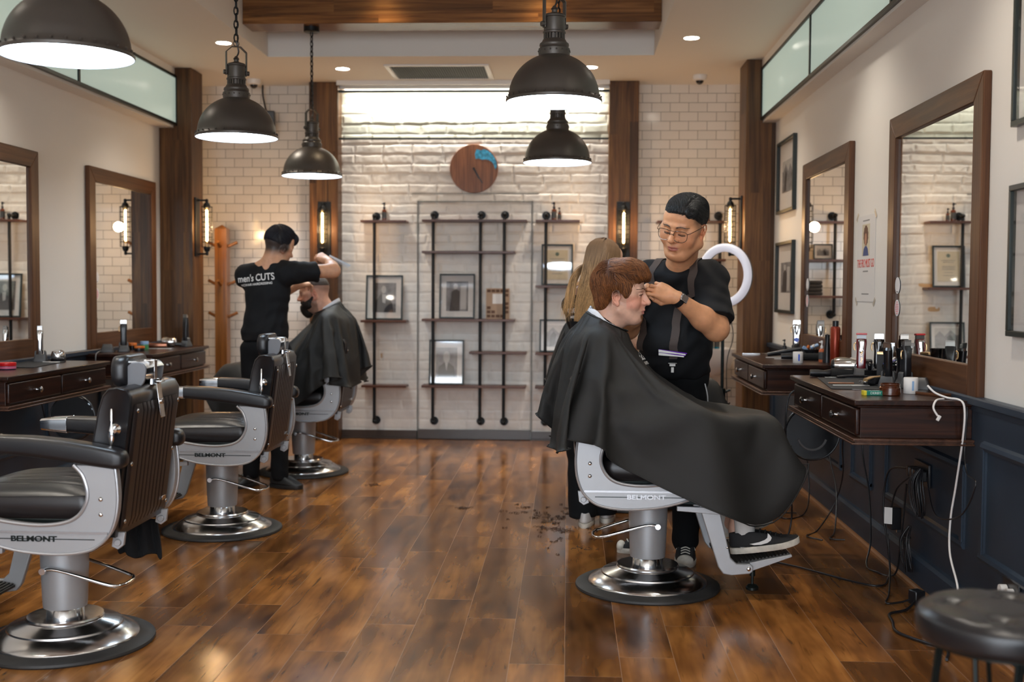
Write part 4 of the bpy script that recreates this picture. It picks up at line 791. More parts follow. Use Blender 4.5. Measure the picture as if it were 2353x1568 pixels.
# ================================================================= organic shapes: smooth blended volumes meshed with surface nets
def cone(a, b, ra, rb, k=.02, op='u'): return ('c', Vector(a), Vector(b), ra, rb, k, op)
def ell(c, r, rot=None, k=.02, op='u'):
    r = (r, r, r) if not hasattr(r, '__len__') else r; R = rot if isinstance(rot, Matrix) else (mat_rot(rot) if rot else Matrix.Identity(3)); return ('e', Vector(c), r, R, k, op)
def cut(p, n, k=.004): return ('p', Vector(p), Vector(n).normalized(), k, 'x')
def limb(pts, rs, k=.02, op='u'): return [cone(pts[i], pts[i+1], rs[i], rs[i+1], k, op) for i in range(len(pts)-1)]
def xf(prims, M_, s=1):
    R = M_.to_3x3(); o = []
    for p in prims:
        if p[0] == 'c': o.append(('c', M_ @ (p[1]*s), M_ @ (p[2]*s), p[3]*s, p[4]*s, p[5]*s, p[6]))
        elif p[0] == 'e': o.append(('e', M_ @ (p[1]*s), tuple(q*s for q in p[2]), R @ p[3], p[4]*s, p[5]))
        elif p[0] == 'p': o.append(('p', M_ @ (p[1]*s), R @ p[2], p[3]*s, p[4]))
    return o
def inflate(prims, d):
    o = []
    for p in prims:
        if p[0] == 'c': o.append(('c', p[1], p[2], p[3]+d, p[4]+d, p[5], p[6]))
        elif p[0] == 'e': o.append(('e', p[1], tuple(q+d for q in p[2]), p[3], p[4], p[5]))
        else: o.append(p)
    return o
def field(prims, lo, shp, h):
    ax = [lo[i]+h*np.arange(shp[i], dtype=np.float32) for i in range(3)]
    D = np.full(shp, .3, np.float32)
    for p in prims:
        if p[0] == 'g':          # group: own list, then union
            Dg = field(p[1], lo, shp, h); k = p[2]; q = np.maximum(k-np.abs(D-Dg), 0)/k if k > 0 else 0
            D = np.minimum(D, Dg)-q*q*k*.25 if k > 0 else np.minimum(D, Dg); continue
        if p[0] == 'p':
            X, Y, Z = ax[0][:, None, None]-p[1].x, ax[1][None, :, None]-p[1].y, ax[2][None, None, :]-p[1].z
            D = np.maximum(D, X*p[2].x+Y*p[2].y+Z*p[2].z); continue
        k, op = p[-2], p[-1]; m = k+2.5*h
        if p[0] == 'c':
            r = max(p[3], p[4])+m; a, b = np.minimum(p[1], p[2])-r, np.maximum(p[1], p[2])+r
        else:
            r = max(p[2])+m; a, b = np.array(p[1])-r, np.array(p[1])+r
        i0 = [max(0, int((a[i]-lo[i])/h)) for i in range(3)]; i1 = [min(shp[i], int((b[i]-lo[i])/h)+2) for i in range(3)]
        if any(i1[i] <= i0[i] for i in range(3)): continue
        sl = tuple(slice(i0[i], i1[i]) for i in range(3))
        X = ax[0][sl[0]][:, None, None]; Y = ax[1][sl[1]][None, :, None]; Z = ax[2][sl[2]][None, None, :]
        if p[0] == 'c':
            ba = p[2]-p[1]; L2 = max(ba.length_squared, 1e-10); px, py, pz = X-p[1].x, Y-p[1].y, Z-p[1].z
            t = np.clip((px*ba.x+py*ba.y+pz*ba.z)/L2, 0, 1); d = np.sqrt((px-ba.x*t)**2+(py-ba.y*t)**2+(pz-ba.z*t)**2)-(p[3]+(p[4]-p[3])*t)
        else:
            R = p[3]; px, py, pz = X-p[1].x, Y-p[1].y, Z-p[1].z; q = [(R[0][i]*px+R[1][i]*py+R[2][i]*pz)/p[2][i] for i in range(3)]
            k0 = np.sqrt(q[0]**2+q[1]**2+q[2]**2); k1 = np.sqrt((q[0]/p[2][0])**2+(q[1]/p[2][1])**2+(q[2]/p[2][2])**2); d = k0*(k0-1)/np.maximum(k1, 1e-6)
        S = D[sl]
        if op == 'u': q = np.maximum(k-np.abs(S-d), 0)/k; D[sl] = np.minimum(S, d)-q*q*k*.25
        elif op == 's': q = np.maximum(k-np.abs(S+d), 0)/k; D[sl] = np.maximum(S, -d)+q*q*k*.25
    return D
def nets(D, lo, h):
    S = D < 0; nx, ny, nz = D.shape; acc = np.zeros((nx-1, ny-1, nz-1, 3), np.float32); cnt = np.zeros((nx-1, ny-1, nz-1), np.float32)
    for a in range(3):
        s0 = [slice(None)]*3; s1 = [slice(None)]*3; s0[a] = slice(0, -1); s1[a] = slice(1, None); s0, s1 = tuple(s0), tuple(s1)
        idx = np.argwhere(S[s0] != S[s1]); 
        if len(idx) == 0: continue
        d0 = D[s0][tuple(idx.T)]; d1 = D[s1][tuple(idx.T)]; t = d0/(d0-d1); pos = idx.astype(np.float32); pos[:, a] += t
        b, c = (a+1) % 3, (a+2) % 3
        for ob_ in (0, -1):
            for oc in (0, -1):
                ci = idx.copy(); ci[:, b] += ob_; ci[:, c] += oc
                ok = (ci >= 0).all(1) & (ci[:, 0] < nx-1) & (ci[:, 1] < ny-1) & (ci[:, 2] < nz-1); q = ci[ok]
                np.add.at(acc, tuple(q.T), pos[ok]); np.add.at(cnt, tuple(q.T), 1)
    vid = np.full(cnt.shape, -1, np.int64); act = np.argwhere(cnt > 0); vid[tuple(act.T)] = np.arange(len(act))
    V = acc[tuple(act.T)]/cnt[tuple(act.T)][:, None]*h+np.array(lo, np.float32); F_ = []
    for a in range(3):
        s0 = [slice(None)]*3; s1 = [slice(None)]*3; s0[a] = slice(0, -1); s1[a] = slice(1, None); s0, s1 = tuple(s0), tuple(s1)
        idx = np.argwhere(S[s0] != S[s1]); b, c = (a+1) % 3, (a+2) % 3
        ok = (idx[:, b] > 0) & (idx[:, c] > 0) & (idx[:, b] < D.shape[b]-1) & (idx[:, c] < D.shape[c]-1); idx = idx[ok]; ins = S[s0][tuple(idx.T)]
        cs = []
        for ob_, oc in ((-1, -1), (0, -1), (0, 0), (-1, 0)):
            ci = idx.copy(); ci[:, b] += ob_; ci[:, c] += oc; cs.append(vid[tuple(ci.T)])
        q = np.stack(cs, 1); q[~ins] = q[~ins][:, ::-1]; F_.append(q)
    return V, np.concatenate(F_)
def sdf_geo(prims, lo, hi, h, disp=None, keep=False):
    lo = np.array(lo, float); shp = tuple(int((hi[i]-lo[i])/h)+1 for i in range(3)); D = field(prims, lo, shp, h)
    if disp is not None:
        X = (lo[0]+h*np.arange(shp[0]))[:, None, None]; Y = (lo[1]+h*np.arange(shp[1]))[None, :, None]; Z = (lo[2]+h*np.arange(shp[2]))[None, None, :]
        near = np.abs(D) < .05; D = np.where(near, D+disp(X, Y, Z), D).astype(np.float32)
    D[0] = D[-1] = .1; D[:, 0] = D[:, -1] = .1; D[:, :, 0] = D[:, :, -1] = .1
    return nets(D, lo, h)
def sob(name, prims, lo, hi, h, mt, parent, disp=None, col=None, off=(0, 0, 0), relax=1, label=None):
    """mesh a blended volume; coordinates are world, stored relative to off"""
    V, Fq = sdf_geo(prims, lo, hi, h, disp); me = bpy.data.meshes.new(name)
    if relax:
        E_ = np.concatenate([Fq[:, [i, (i+1) % 4]] for i in range(4)])
        for _ in range(relax):
            s = np.zeros_like(V); n = np.zeros(len(V)); np.add.at(s, E_[:, 0], V[E_[:, 1]]); np.add.at(s, E_[:, 1], V[E_[:, 0]]); np.add.at(n, E_[:, 0], 1); np.add.at(n, E_[:, 1], 1); V = V*.5+.5*s/np.maximum(n, 1)[:, None]
    W_ = V-np.array(off, np.float32)
    me.vertices.add(len(W_)); me.vertices.foreach_set('co', W_.ravel().astype(np.float32)); me.loops.add(Fq.size); me.loops.foreach_set('vertex_index', Fq.ravel().astype(np.int32))
    me.polygons.add(len(Fq)); me.polygons.foreach_set('loop_start', np.arange(0, Fq.size, 4, dtype=np.int32)); me.polygons.foreach_set('loop_total', np.full(len(Fq), 4, np.int32)); me.polygons.foreach_set('use_smooth', np.ones(len(Fq), bool)); me.update(calc_edges=True); me.validate()
    if col is not None:
        C = col(V); at = me.color_attributes.new('tint', 'FLOAT_COLOR', 'POINT'); at.data.foreach_set('color', np.concatenate([C, np.ones((len(V), 1))], 1).ravel().astype(np.float32))
    me.materials.append(mt); o = bpy.data.objects.new(name, me); COL.objects.link(o); o.parent = parent
    if label: o['label'] = label
    return o
def tint_mat(name, rough=.5, sss=0, bump=.1, bscale=400, sheen=0, spec=.4, coat=0, mott=.0):
    m, nt, p = new_mat(name); a = N(nt, 'ShaderNodeAttribute', attribute_name='tint'); src = a.outputs['Color']; tc = N(nt, 'ShaderNodeTexCoord')
    if mott:
        n = N(nt, 'ShaderNodeTexNoise', i_Scale=38., i_Detail=5.); L(nt, tc.outputs['Object'], n.inputs['Vector']); mr = N(nt, 'ShaderNodeMapRange', i_1=.3, i_2=.7, i_3=1-mott, i_4=1+mott*.6); L(nt, n.outputs[0], mr.inputs[0])
        hs = N(nt, 'ShaderNodeHueSaturation'); L(nt, src, hs.inputs['Color']); L(nt, mr.outputs[0], hs.inputs['Value']); src = hs.outputs[0]
    L(nt, src, p.inputs['Base Color']); p.inputs['Roughness'].default_value = rough; p.inputs['Specular IOR Level'].default_value = spec
    if sss: p.inputs['Subsurface Weight'].default_value = sss; p.inputs['Subsurface Radius'].default_value = (.008, .003, .0015); p.inputs['Subsurface Scale'].default_value = 1
    if bump:
        n = N(nt, 'ShaderNodeTexNoise', i_Scale=bscale, i_Detail=3.); L(nt, tc.outputs['Object'], n.inputs['Vector']); b = N(nt, 'ShaderNodeBump', i_Strength=bump, i_Distance=.001); L(nt, n.outputs[0], b.inputs['Height']); L(nt, b.outputs[0], p.inputs['Normal'])
    if sheen: p.inputs['Sheen Weight'].default_value = sheen
    return m
skin_m = tint_mat('skin', .45, .12, .12, 500, mott=.12)
def hmat(c, f, tilt=0):
    """head frame: y = facing, z = up, tilt rolls about the facing axis"""
    y = Vector(f).normalized(); x = y.cross(Vector((0, 0, 1))).normalized(); z = x.cross(y); R = Matrix((x, y, z)).transposed()
    R = Matrix.Rotation(tilt, 3, y) @ R; M_ = R.to_4x4(); M_.translation = c; return M_
def head_prims(fat=0, nose=1, jaw=1, brow=1, lid=0):
    w = 1+fat*.12; P = [ell((0, -.018, .036), (.0745, .094, .084), k=.02), ell((0, .022, -.005), (.067*w, .066, .085), k=.03), ell((0, .032, -.058), (.052*w, .054, .052), k=.03), ell((0, .045, .055), (.058, .042, .048), k=.03)]
    P += [ell((0, .071, -.101), (.021*w, .0175, .016), k=.026), ell((0, .045, -.094-.008*fat), (.036*w+.008*fat, .036, .02+.012*fat), k=.03)]
    for s in (-1, 1):
        P += [cone((s*.054*w, .0, -.064), (s*.024, .058, -.099), .016+.011*fat, .014+.003*fat, .025), ell((s*.040*w, .060, -.032), (.020+.007*fat, .018, .022+.006*fat), k=.025), ell((s*.058, .035, .0), (.02, .03, .018), k=.02)]
        P += [cone((s*.009, .090, .025), (s*.042, .078, .024), .0085*brow, .0075*brow, .014)]
    for s in (-1, 1): P += [ell((s*.0315, .099, .003), (.0155, .014, .0105), k=.012, op='s')]
    for s in (-1, 1):
        P += [ell((s*.031, .0725, .003), (.0148, .0145, .0135), k=.002)]
        zu = .0075-.0085*lid; P += [cone((s*.018, .0835, zu), (s*.031, .0872-.001*lid, zu+.0015*(1-lid)), .0036, .0042, .003), cone((s*.031, .0872-.001*lid, zu+.0015*(1-lid)), (s*.044, .0795, zu-.001), .0042, .0034, .003), cone((s*.020, .0825, -.0062), (s*.042, .079, -.0055), .0032, .003, .004)]
        if lid > .4: P += [ell((s*.031, .0735, .005), (.0155, .0152, .0125), k=.004)]
    P += [cone((0, .088, .018), (0, .113, -.023), .0075, .0098*nose, .009), ell((0, .1145, -.0285), (.0115*nose, .0105, .0098), k=.008), cone((0, .09, -.02), (0, .098, -.036), .012, .008, .01)]
    for s in (-1, 1): P += [ell((s*.0130*nose, .099, -.0315), (.0078*nose, .0110, .0074), k=.005), cone((s*.0155*nose, .094, -.024), (s*.017*nose, .090, -.030), .004, .004, .006)]
    for s in (-1, 1): P += [ell((s*.0062, .106, -.0405), (.0036, .0055, .003), k=.002, op='s')]
    P += [ell((0, .080, -.062), (.027, .0175, .019), k=.016), cone((0, .098, -.042), (0, .0985, -.053), .0035, .004, .006)]
    P += [cone((-.021, .0875, -.0640), (-.004, .0995, -.0580), .0026, .0047, .004), cone((.021, .0875, -.0640), (.004, .0995, -.0580), .0026, .0047, .004), cone((-.004, .0995, -.0585), (.004, .0995, -.0585), .0044, .0044, .003)]
    P += [cone((-.018, .0870, -.0680), (-.004, .0958, -.0710), .0034, .0058, .005), cone((.018, .0870, -.0680), (.004, .0958, -.0710), .0034, .0058, .005), ell((0, .0895, -.086), (.012, .006, .006), k=.01, op='s')]
    P += [cone((-.0245, .0895, -.0665), (0, .1030, -.0645), .0011, .0017, .0022, 's'), cone((.0245, .0895, -.0665), (0, .1030, -.0645), .0011, .0017, .0022, 's')]
    for s in (-1, 1):
        Re = Euler((math.radians(-12), 0, s*math.radians(-24))).to_matrix()
        P += [ell((s*.0765, -.014, -.014), (.0065, .018, .031), Re, .005), ell((s*.077, -.006, -.040), (.0065, .009, .011), k=.005), ell((s*.0845, -.010, -.014), (.0065, .0115, .022), Re, .003, 's')]
        rim = [(s*.0775, .003, -.001), (s*.081, -.002, .012), (s*.0835, -.014, .016), (s*.085, -.026, .008), (s*.0845, -.030, -.008), (s*.082, -.024, -.026), (s*.079, -.012, -.040)]
        P += limb(rim, (.0022, .0027, .0030, .0032, .0032, .0028, .003), .002)+limb([(s*.081, -.006, -.002), (s*.082, -.016, -.004), (s*.081, -.019, -.016), (s*.079, -.012, -.028)], (.0022, .0026, .0026, .0025), .003)+[cone((s*.0785, .002, -.010), (s*.0785, .001, -.020), .0045, .0035, .003)]
    return P
def hand_prims(curl, spread=1, thumb=((.018, .024, -.006), (.045, .044, -.016), (.070, .050, -.026), (.090, .046, -.036)), s=1):
    """wrist at the origin, fingers along +x, back of hand +z, thumb side +y*s; curl: list of four (a, b, c) joint bends in degrees"""
    P = []; ys = (.028, .0095, -.0095, -.027); ln = (.070, .078, .072, .056); kn = (.088, .092, .088, .08)
    P += [ell((.05, 0, -.002), (.046, .040, .0155), k=.015), cone((-.02, 0, 0), (.02, 0, 0), .024, .024, .02), ell((.035, .022, -.010), (.03, .018, .014), k=.015)]
    for i in range(4):
        y = ys[i]; P += [cone((.02, y*.55, 0), (kn[i]-.004, y, .001), .013, .0115, .012)]
        a = 0; p = Vector((kn[i], y, .001)); sp = math.radians((1.5-i)*3.5*spread); rs = (.0092, .0084, .0077, .0064) if i < 3 else (.0082, .0072, .0065, .0056)
        for j, fr in enumerate((.45, .30, .25)):
            a += math.radians(curl[i][j]); q = p+ln[i]*fr*Vector((math.cos(a)*math.cos(sp), math.sin(sp)*math.cos(a*.6), -math.sin(a))); P += [cone(p, q, rs[j], rs[j+1], .0025)]+([ell(p+Vector((0, 0, .001)), rs[j]*1.07, k=.003)] if j else []); p = q
    t = [Vector(q) for q in thumb]; P += limb(t, (.0145, .0115, .0100, .0080), .006)
    if s < 0:
        P = [(p[0], Vector((p[1].x, -p[1].y, p[1].z)), Vector((p[2].x, -p[2].y, p[2].z)))+p[3:] if p[0] == 'c' else (p[0], Vector((p[1].x, -p[1].y, p[1].z)))+p[2:] for p in P]
    return P
def hfr(o, xd, zd):
    x = Vector(xd).normalized(); z = Vector(zd); z = (z-x*z.dot(x)).normalized(); y = z.cross(x); M_ = Matrix((x, y, z)).transposed().to_4x4(); M_.translation = o; return M_
def sm(a, b, x): t = np.clip((x-a)/(b-a), 0, 1); return t*t*(3-2*t)
def skin_col(base, HM, s, lips=(.42, .15, .12), brow=None, stub=None, fade=None, flush=.1, lz=.0042, bw=.6, bt=0):
    Mi = np.array(HM.inverted()); base = np.array(base)
    def f(V):
        q = (V @ Mi[:3, :3].T+Mi[:3, 3])/s; x, y, z = abs(q[:, 0]), q[:, 1], q[:, 2]; C = np.tile(base, (len(V), 1)); mix = lambda w_, c: C*(1-w_[:, None])+np.array(c)*w_[:, None]
        near = (np.sqrt((q**2).sum(1)) < .17)
        w_ = near*sm(.05, .02, abs(x-.045))*sm(.04, .015, abs(z+.03))*(y > .03)*flush; C = mix(w_, base*np.array([1.25, .72, .66]))
        w_ = near*(x > .0745)*sm(.05, .03, abs(z+.014))*(y < .012)*.4; C = mix(w_, base*np.array([1.15, .62, .55]))
        lipm = near*(y > .082)*sm(.024, .019, x)*sm(.0125-.0003*0, .0095, abs(z+.0655)+x*.22); C = mix(lipm*.85, lips)
        if brow is not None:
            bz = .0255-bt+.006*np.sin(np.clip((x-.012)/.038, 0, 1)*PI*.8); w_ = near*(y > .05)*sm(.0058, .0028, abs(z-bz))*sm(.010, .014, x)*sm(.053, .046, x); C = mix(w_*bw, brow)
        lash = near*(y > .062)*sm(.0035, .0015, abs(z-lz+.06*np.maximum(0, x-.034)))*(x > .018)*(x < .046); C = mix(lash*.85, (.02, .012, .01))
        if stub is not None:
            w_ = near*(z < -.03)*sm(-.03, -.06, z)*(y > -.02)*(1-lipm)*stub[0]; C = mix(w_, stub[1])
        if fade is not None: w_ = fade[0](x, y, z)*near; C = mix(np.clip(w_, 0, 1), fade[1])
        return C
    return f
def folds(amp, items):
    """cloth creases: sum of ridged waves; items: (direction, frequency, phase, warp)"""
    def f(X, Y, Z):
        o = 0
        for (dx, dy, dz), fr, ph, wp in items:
            u = (X*dx+Y*dy+Z*dz)*fr+ph+wp*np.sin(X*11+Y*7+Z*5+ph)+wp*.6*np.sin(Z*17-X*13+ph*2); o = o+np.abs(np.sin(u))**2.2
        return (amp*(.5*len(items)-o)).astype(np.float32)
    return f
# ----------------------------------------------------------------- hair strands lying on a surface
def hair_mat(name, rough=.52, spec=.35):
    m, nt, p = new_mat(name); a = N(nt, 'ShaderNodeAttribute', attribute_name='tint'); L(nt, a.outputs['Color'], p.inputs['Base Color']); p.inputs['Roughness'].default_value = rough; p.inputs['Specular IOR Level'].default_value = spec; return m
hair_m = hair_mat('hair')
def hair(name, parent, paths, r, colf, off=(0, 0, 0), rnd=None, label=None):
    """paths: list of point lists; one mesh of tapered three-sided strands"""
    V, Fq, C = [], [], []; rnd = rnd or random.Random(1)
    for P in paths:
        m = len(P); o = len(V); cv = rnd.random(); prev = None
        for i, p in enumerate(P):
            t = (P[min(i+1, m-1)]-P[max(i-1, 0)]); t = t.normalized() if t.length > 1e-9 else Vector((0, 0, -1))
            x = t.cross(Vector((.3, .9, .2))).normalized(); y = t.cross(x); rr = r*(1-.75*(i/(m-1))**2)*(.7+.6*cv)
            for k in range(3): a = 2*PI*k/3; V.append(tuple(p+rr*(math.cos(a)*x+math.sin(a)*y)-Vector(off))); C.append((*colf(p, i/(m-1), cv), 1))
        for i in range(m-1):
            for k in range(3): Fq.append((o+i*3+k, o+i*3+(k+1) % 3, o+(i+1)*3+(k+1) % 3, o+(i+1)*3+k))
    me = bpy.data.meshes.new(name); me.from_pydata(V, [], Fq); me.polygons.foreach_set('use_smooth', [True]*len(Fq)); at = me.color_attributes.new('tint', 'FLOAT_COLOR', 'POINT'); at.data.foreach_set('color', np.array(C, np.float32).ravel())
    me.materials.append(hair_m); o = bpy.data.objects.new(name, me); COL.objects.link(o); o.parent = parent
    if label: o['label'] = label
    return o
def comb(V, Fq, HM, s, inside, flow, n, length, steps, lift, rnd, jit=.25):
    """seed strands on the cap surface and let them run along flow, held near the surface"""
    bvh = BVHTree.FromPolygons([tuple(map(float, v)) for v in V], [tuple(int(i) for i in q) for q in Fq]); Mi = HM.inverted(); out = []; nv = len(V); tries = 0
    while len(out) < n and tries < n*12:
        tries += 1; p = Vector(V[rnd.randrange(nv)].tolist()); q = (Mi @ p)/s
        if not inside(q): continue
        L_ = length(q)*s*(.7+.6*rnd.random()); P = []; j = Vector((rnd.uniform(-jit, jit), rnd.uniform(-jit, jit), rnd.uniform(-jit, jit)))
        for i in range(steps+1):
            loc, nor, idx, dist = bvh.find_nearest(p)
            if loc is None: break
            h = lift*s*(.3+1.2*rnd.random()*.3+.9*math.sin(PI*min(1, i/steps*1.1)))
            P.append(loc+nor*h); d = HM.to_3x3() @ (Vector(flow((Mi @ loc)/s))+j); d = (d-nor*d.dot(nor)*.95); d = d.normalized() if d.length > 1e-6 else Vector((0, 0, -1)); p = loc+d*(L_/steps)
        if len(P) == steps+1: out.append(P)
    return out

def face_lines(t, HM, s, off, body, dark, brow_c, lz=.003, open_=0, arch=.006, bz=.0235, nb=55, mouth=True, sl=1):
    """lash lines, brow hairs and the lip parting, laid on the skin"""
    bvh = BVHTree.FromPolygons([tuple(v.co) for v in body.data.vertices], [tuple(p.vertices) for p in body.data.polygons]); o = Vector(off)
    def on(x, z, y=.16):
        p = HM @ (Vector((x, y, z))*s)-o; d = -(HM.to_3x3() @ Vector((0, 1, 0))); h = bvh.ray_cast(p, d); return (h[0], h[1]) if h[0] else (p, -d)
    g = []
    for q in (-1, 1):
        pts = []
        for k in range(9):
            f = k/8; x = q*(.017+.029*f); z = lz+(.0035 if open_ else -.0030)*math.sin(f*PI)*1.0-.003*f; h, n = on(x, z); pts.append(tuple(h+n*.0004))
        g.append(tube(pts, lambda f: (.0006+.0007*math.sin(f*PI)*(1 if f < .6 else 1.2))*s, 6, smooth=2))
    ob('eyelashes', join(*g), dark, t)
    rd = random.Random(3); g = []
    for q in (-1, 1):
        for k in range(nb):
            f = (k+rd.random())/nb; x = q*(.011+.040*f); th = .0032*(1-f*.75); z = bz+arch*math.sin(min(1, f*1.25)*PI*.75)-.002*f+rd.uniform(-th, th); h, n = on(x, z); h2, n2 = on(x+q*.0055*(.4+f), z+.0035*(1-1.5*f)); g.append(tube([tuple(h+n*.0003), tuple((h+h2)/2+n*.0010), tuple(h2+n2*.0004)], .00042*s, 4))
    ob('eyebrows', join(*g), brow_c, t)
    if mouth:
        pts = []
        for k in range(9): f = k/8*2-1; h, n = on(.0235*f, -.0652-.0022*f*f*sl-.0006*math.cos(f*9)); pts.append(tuple(h+n*.0000))
        ob('lip_line', tube(pts, lambda f: .0008*math.sin(PI*(.1+.8*f)), 5, smooth=2), M('lip_shadow', (.09, .025, .02), .6), t)
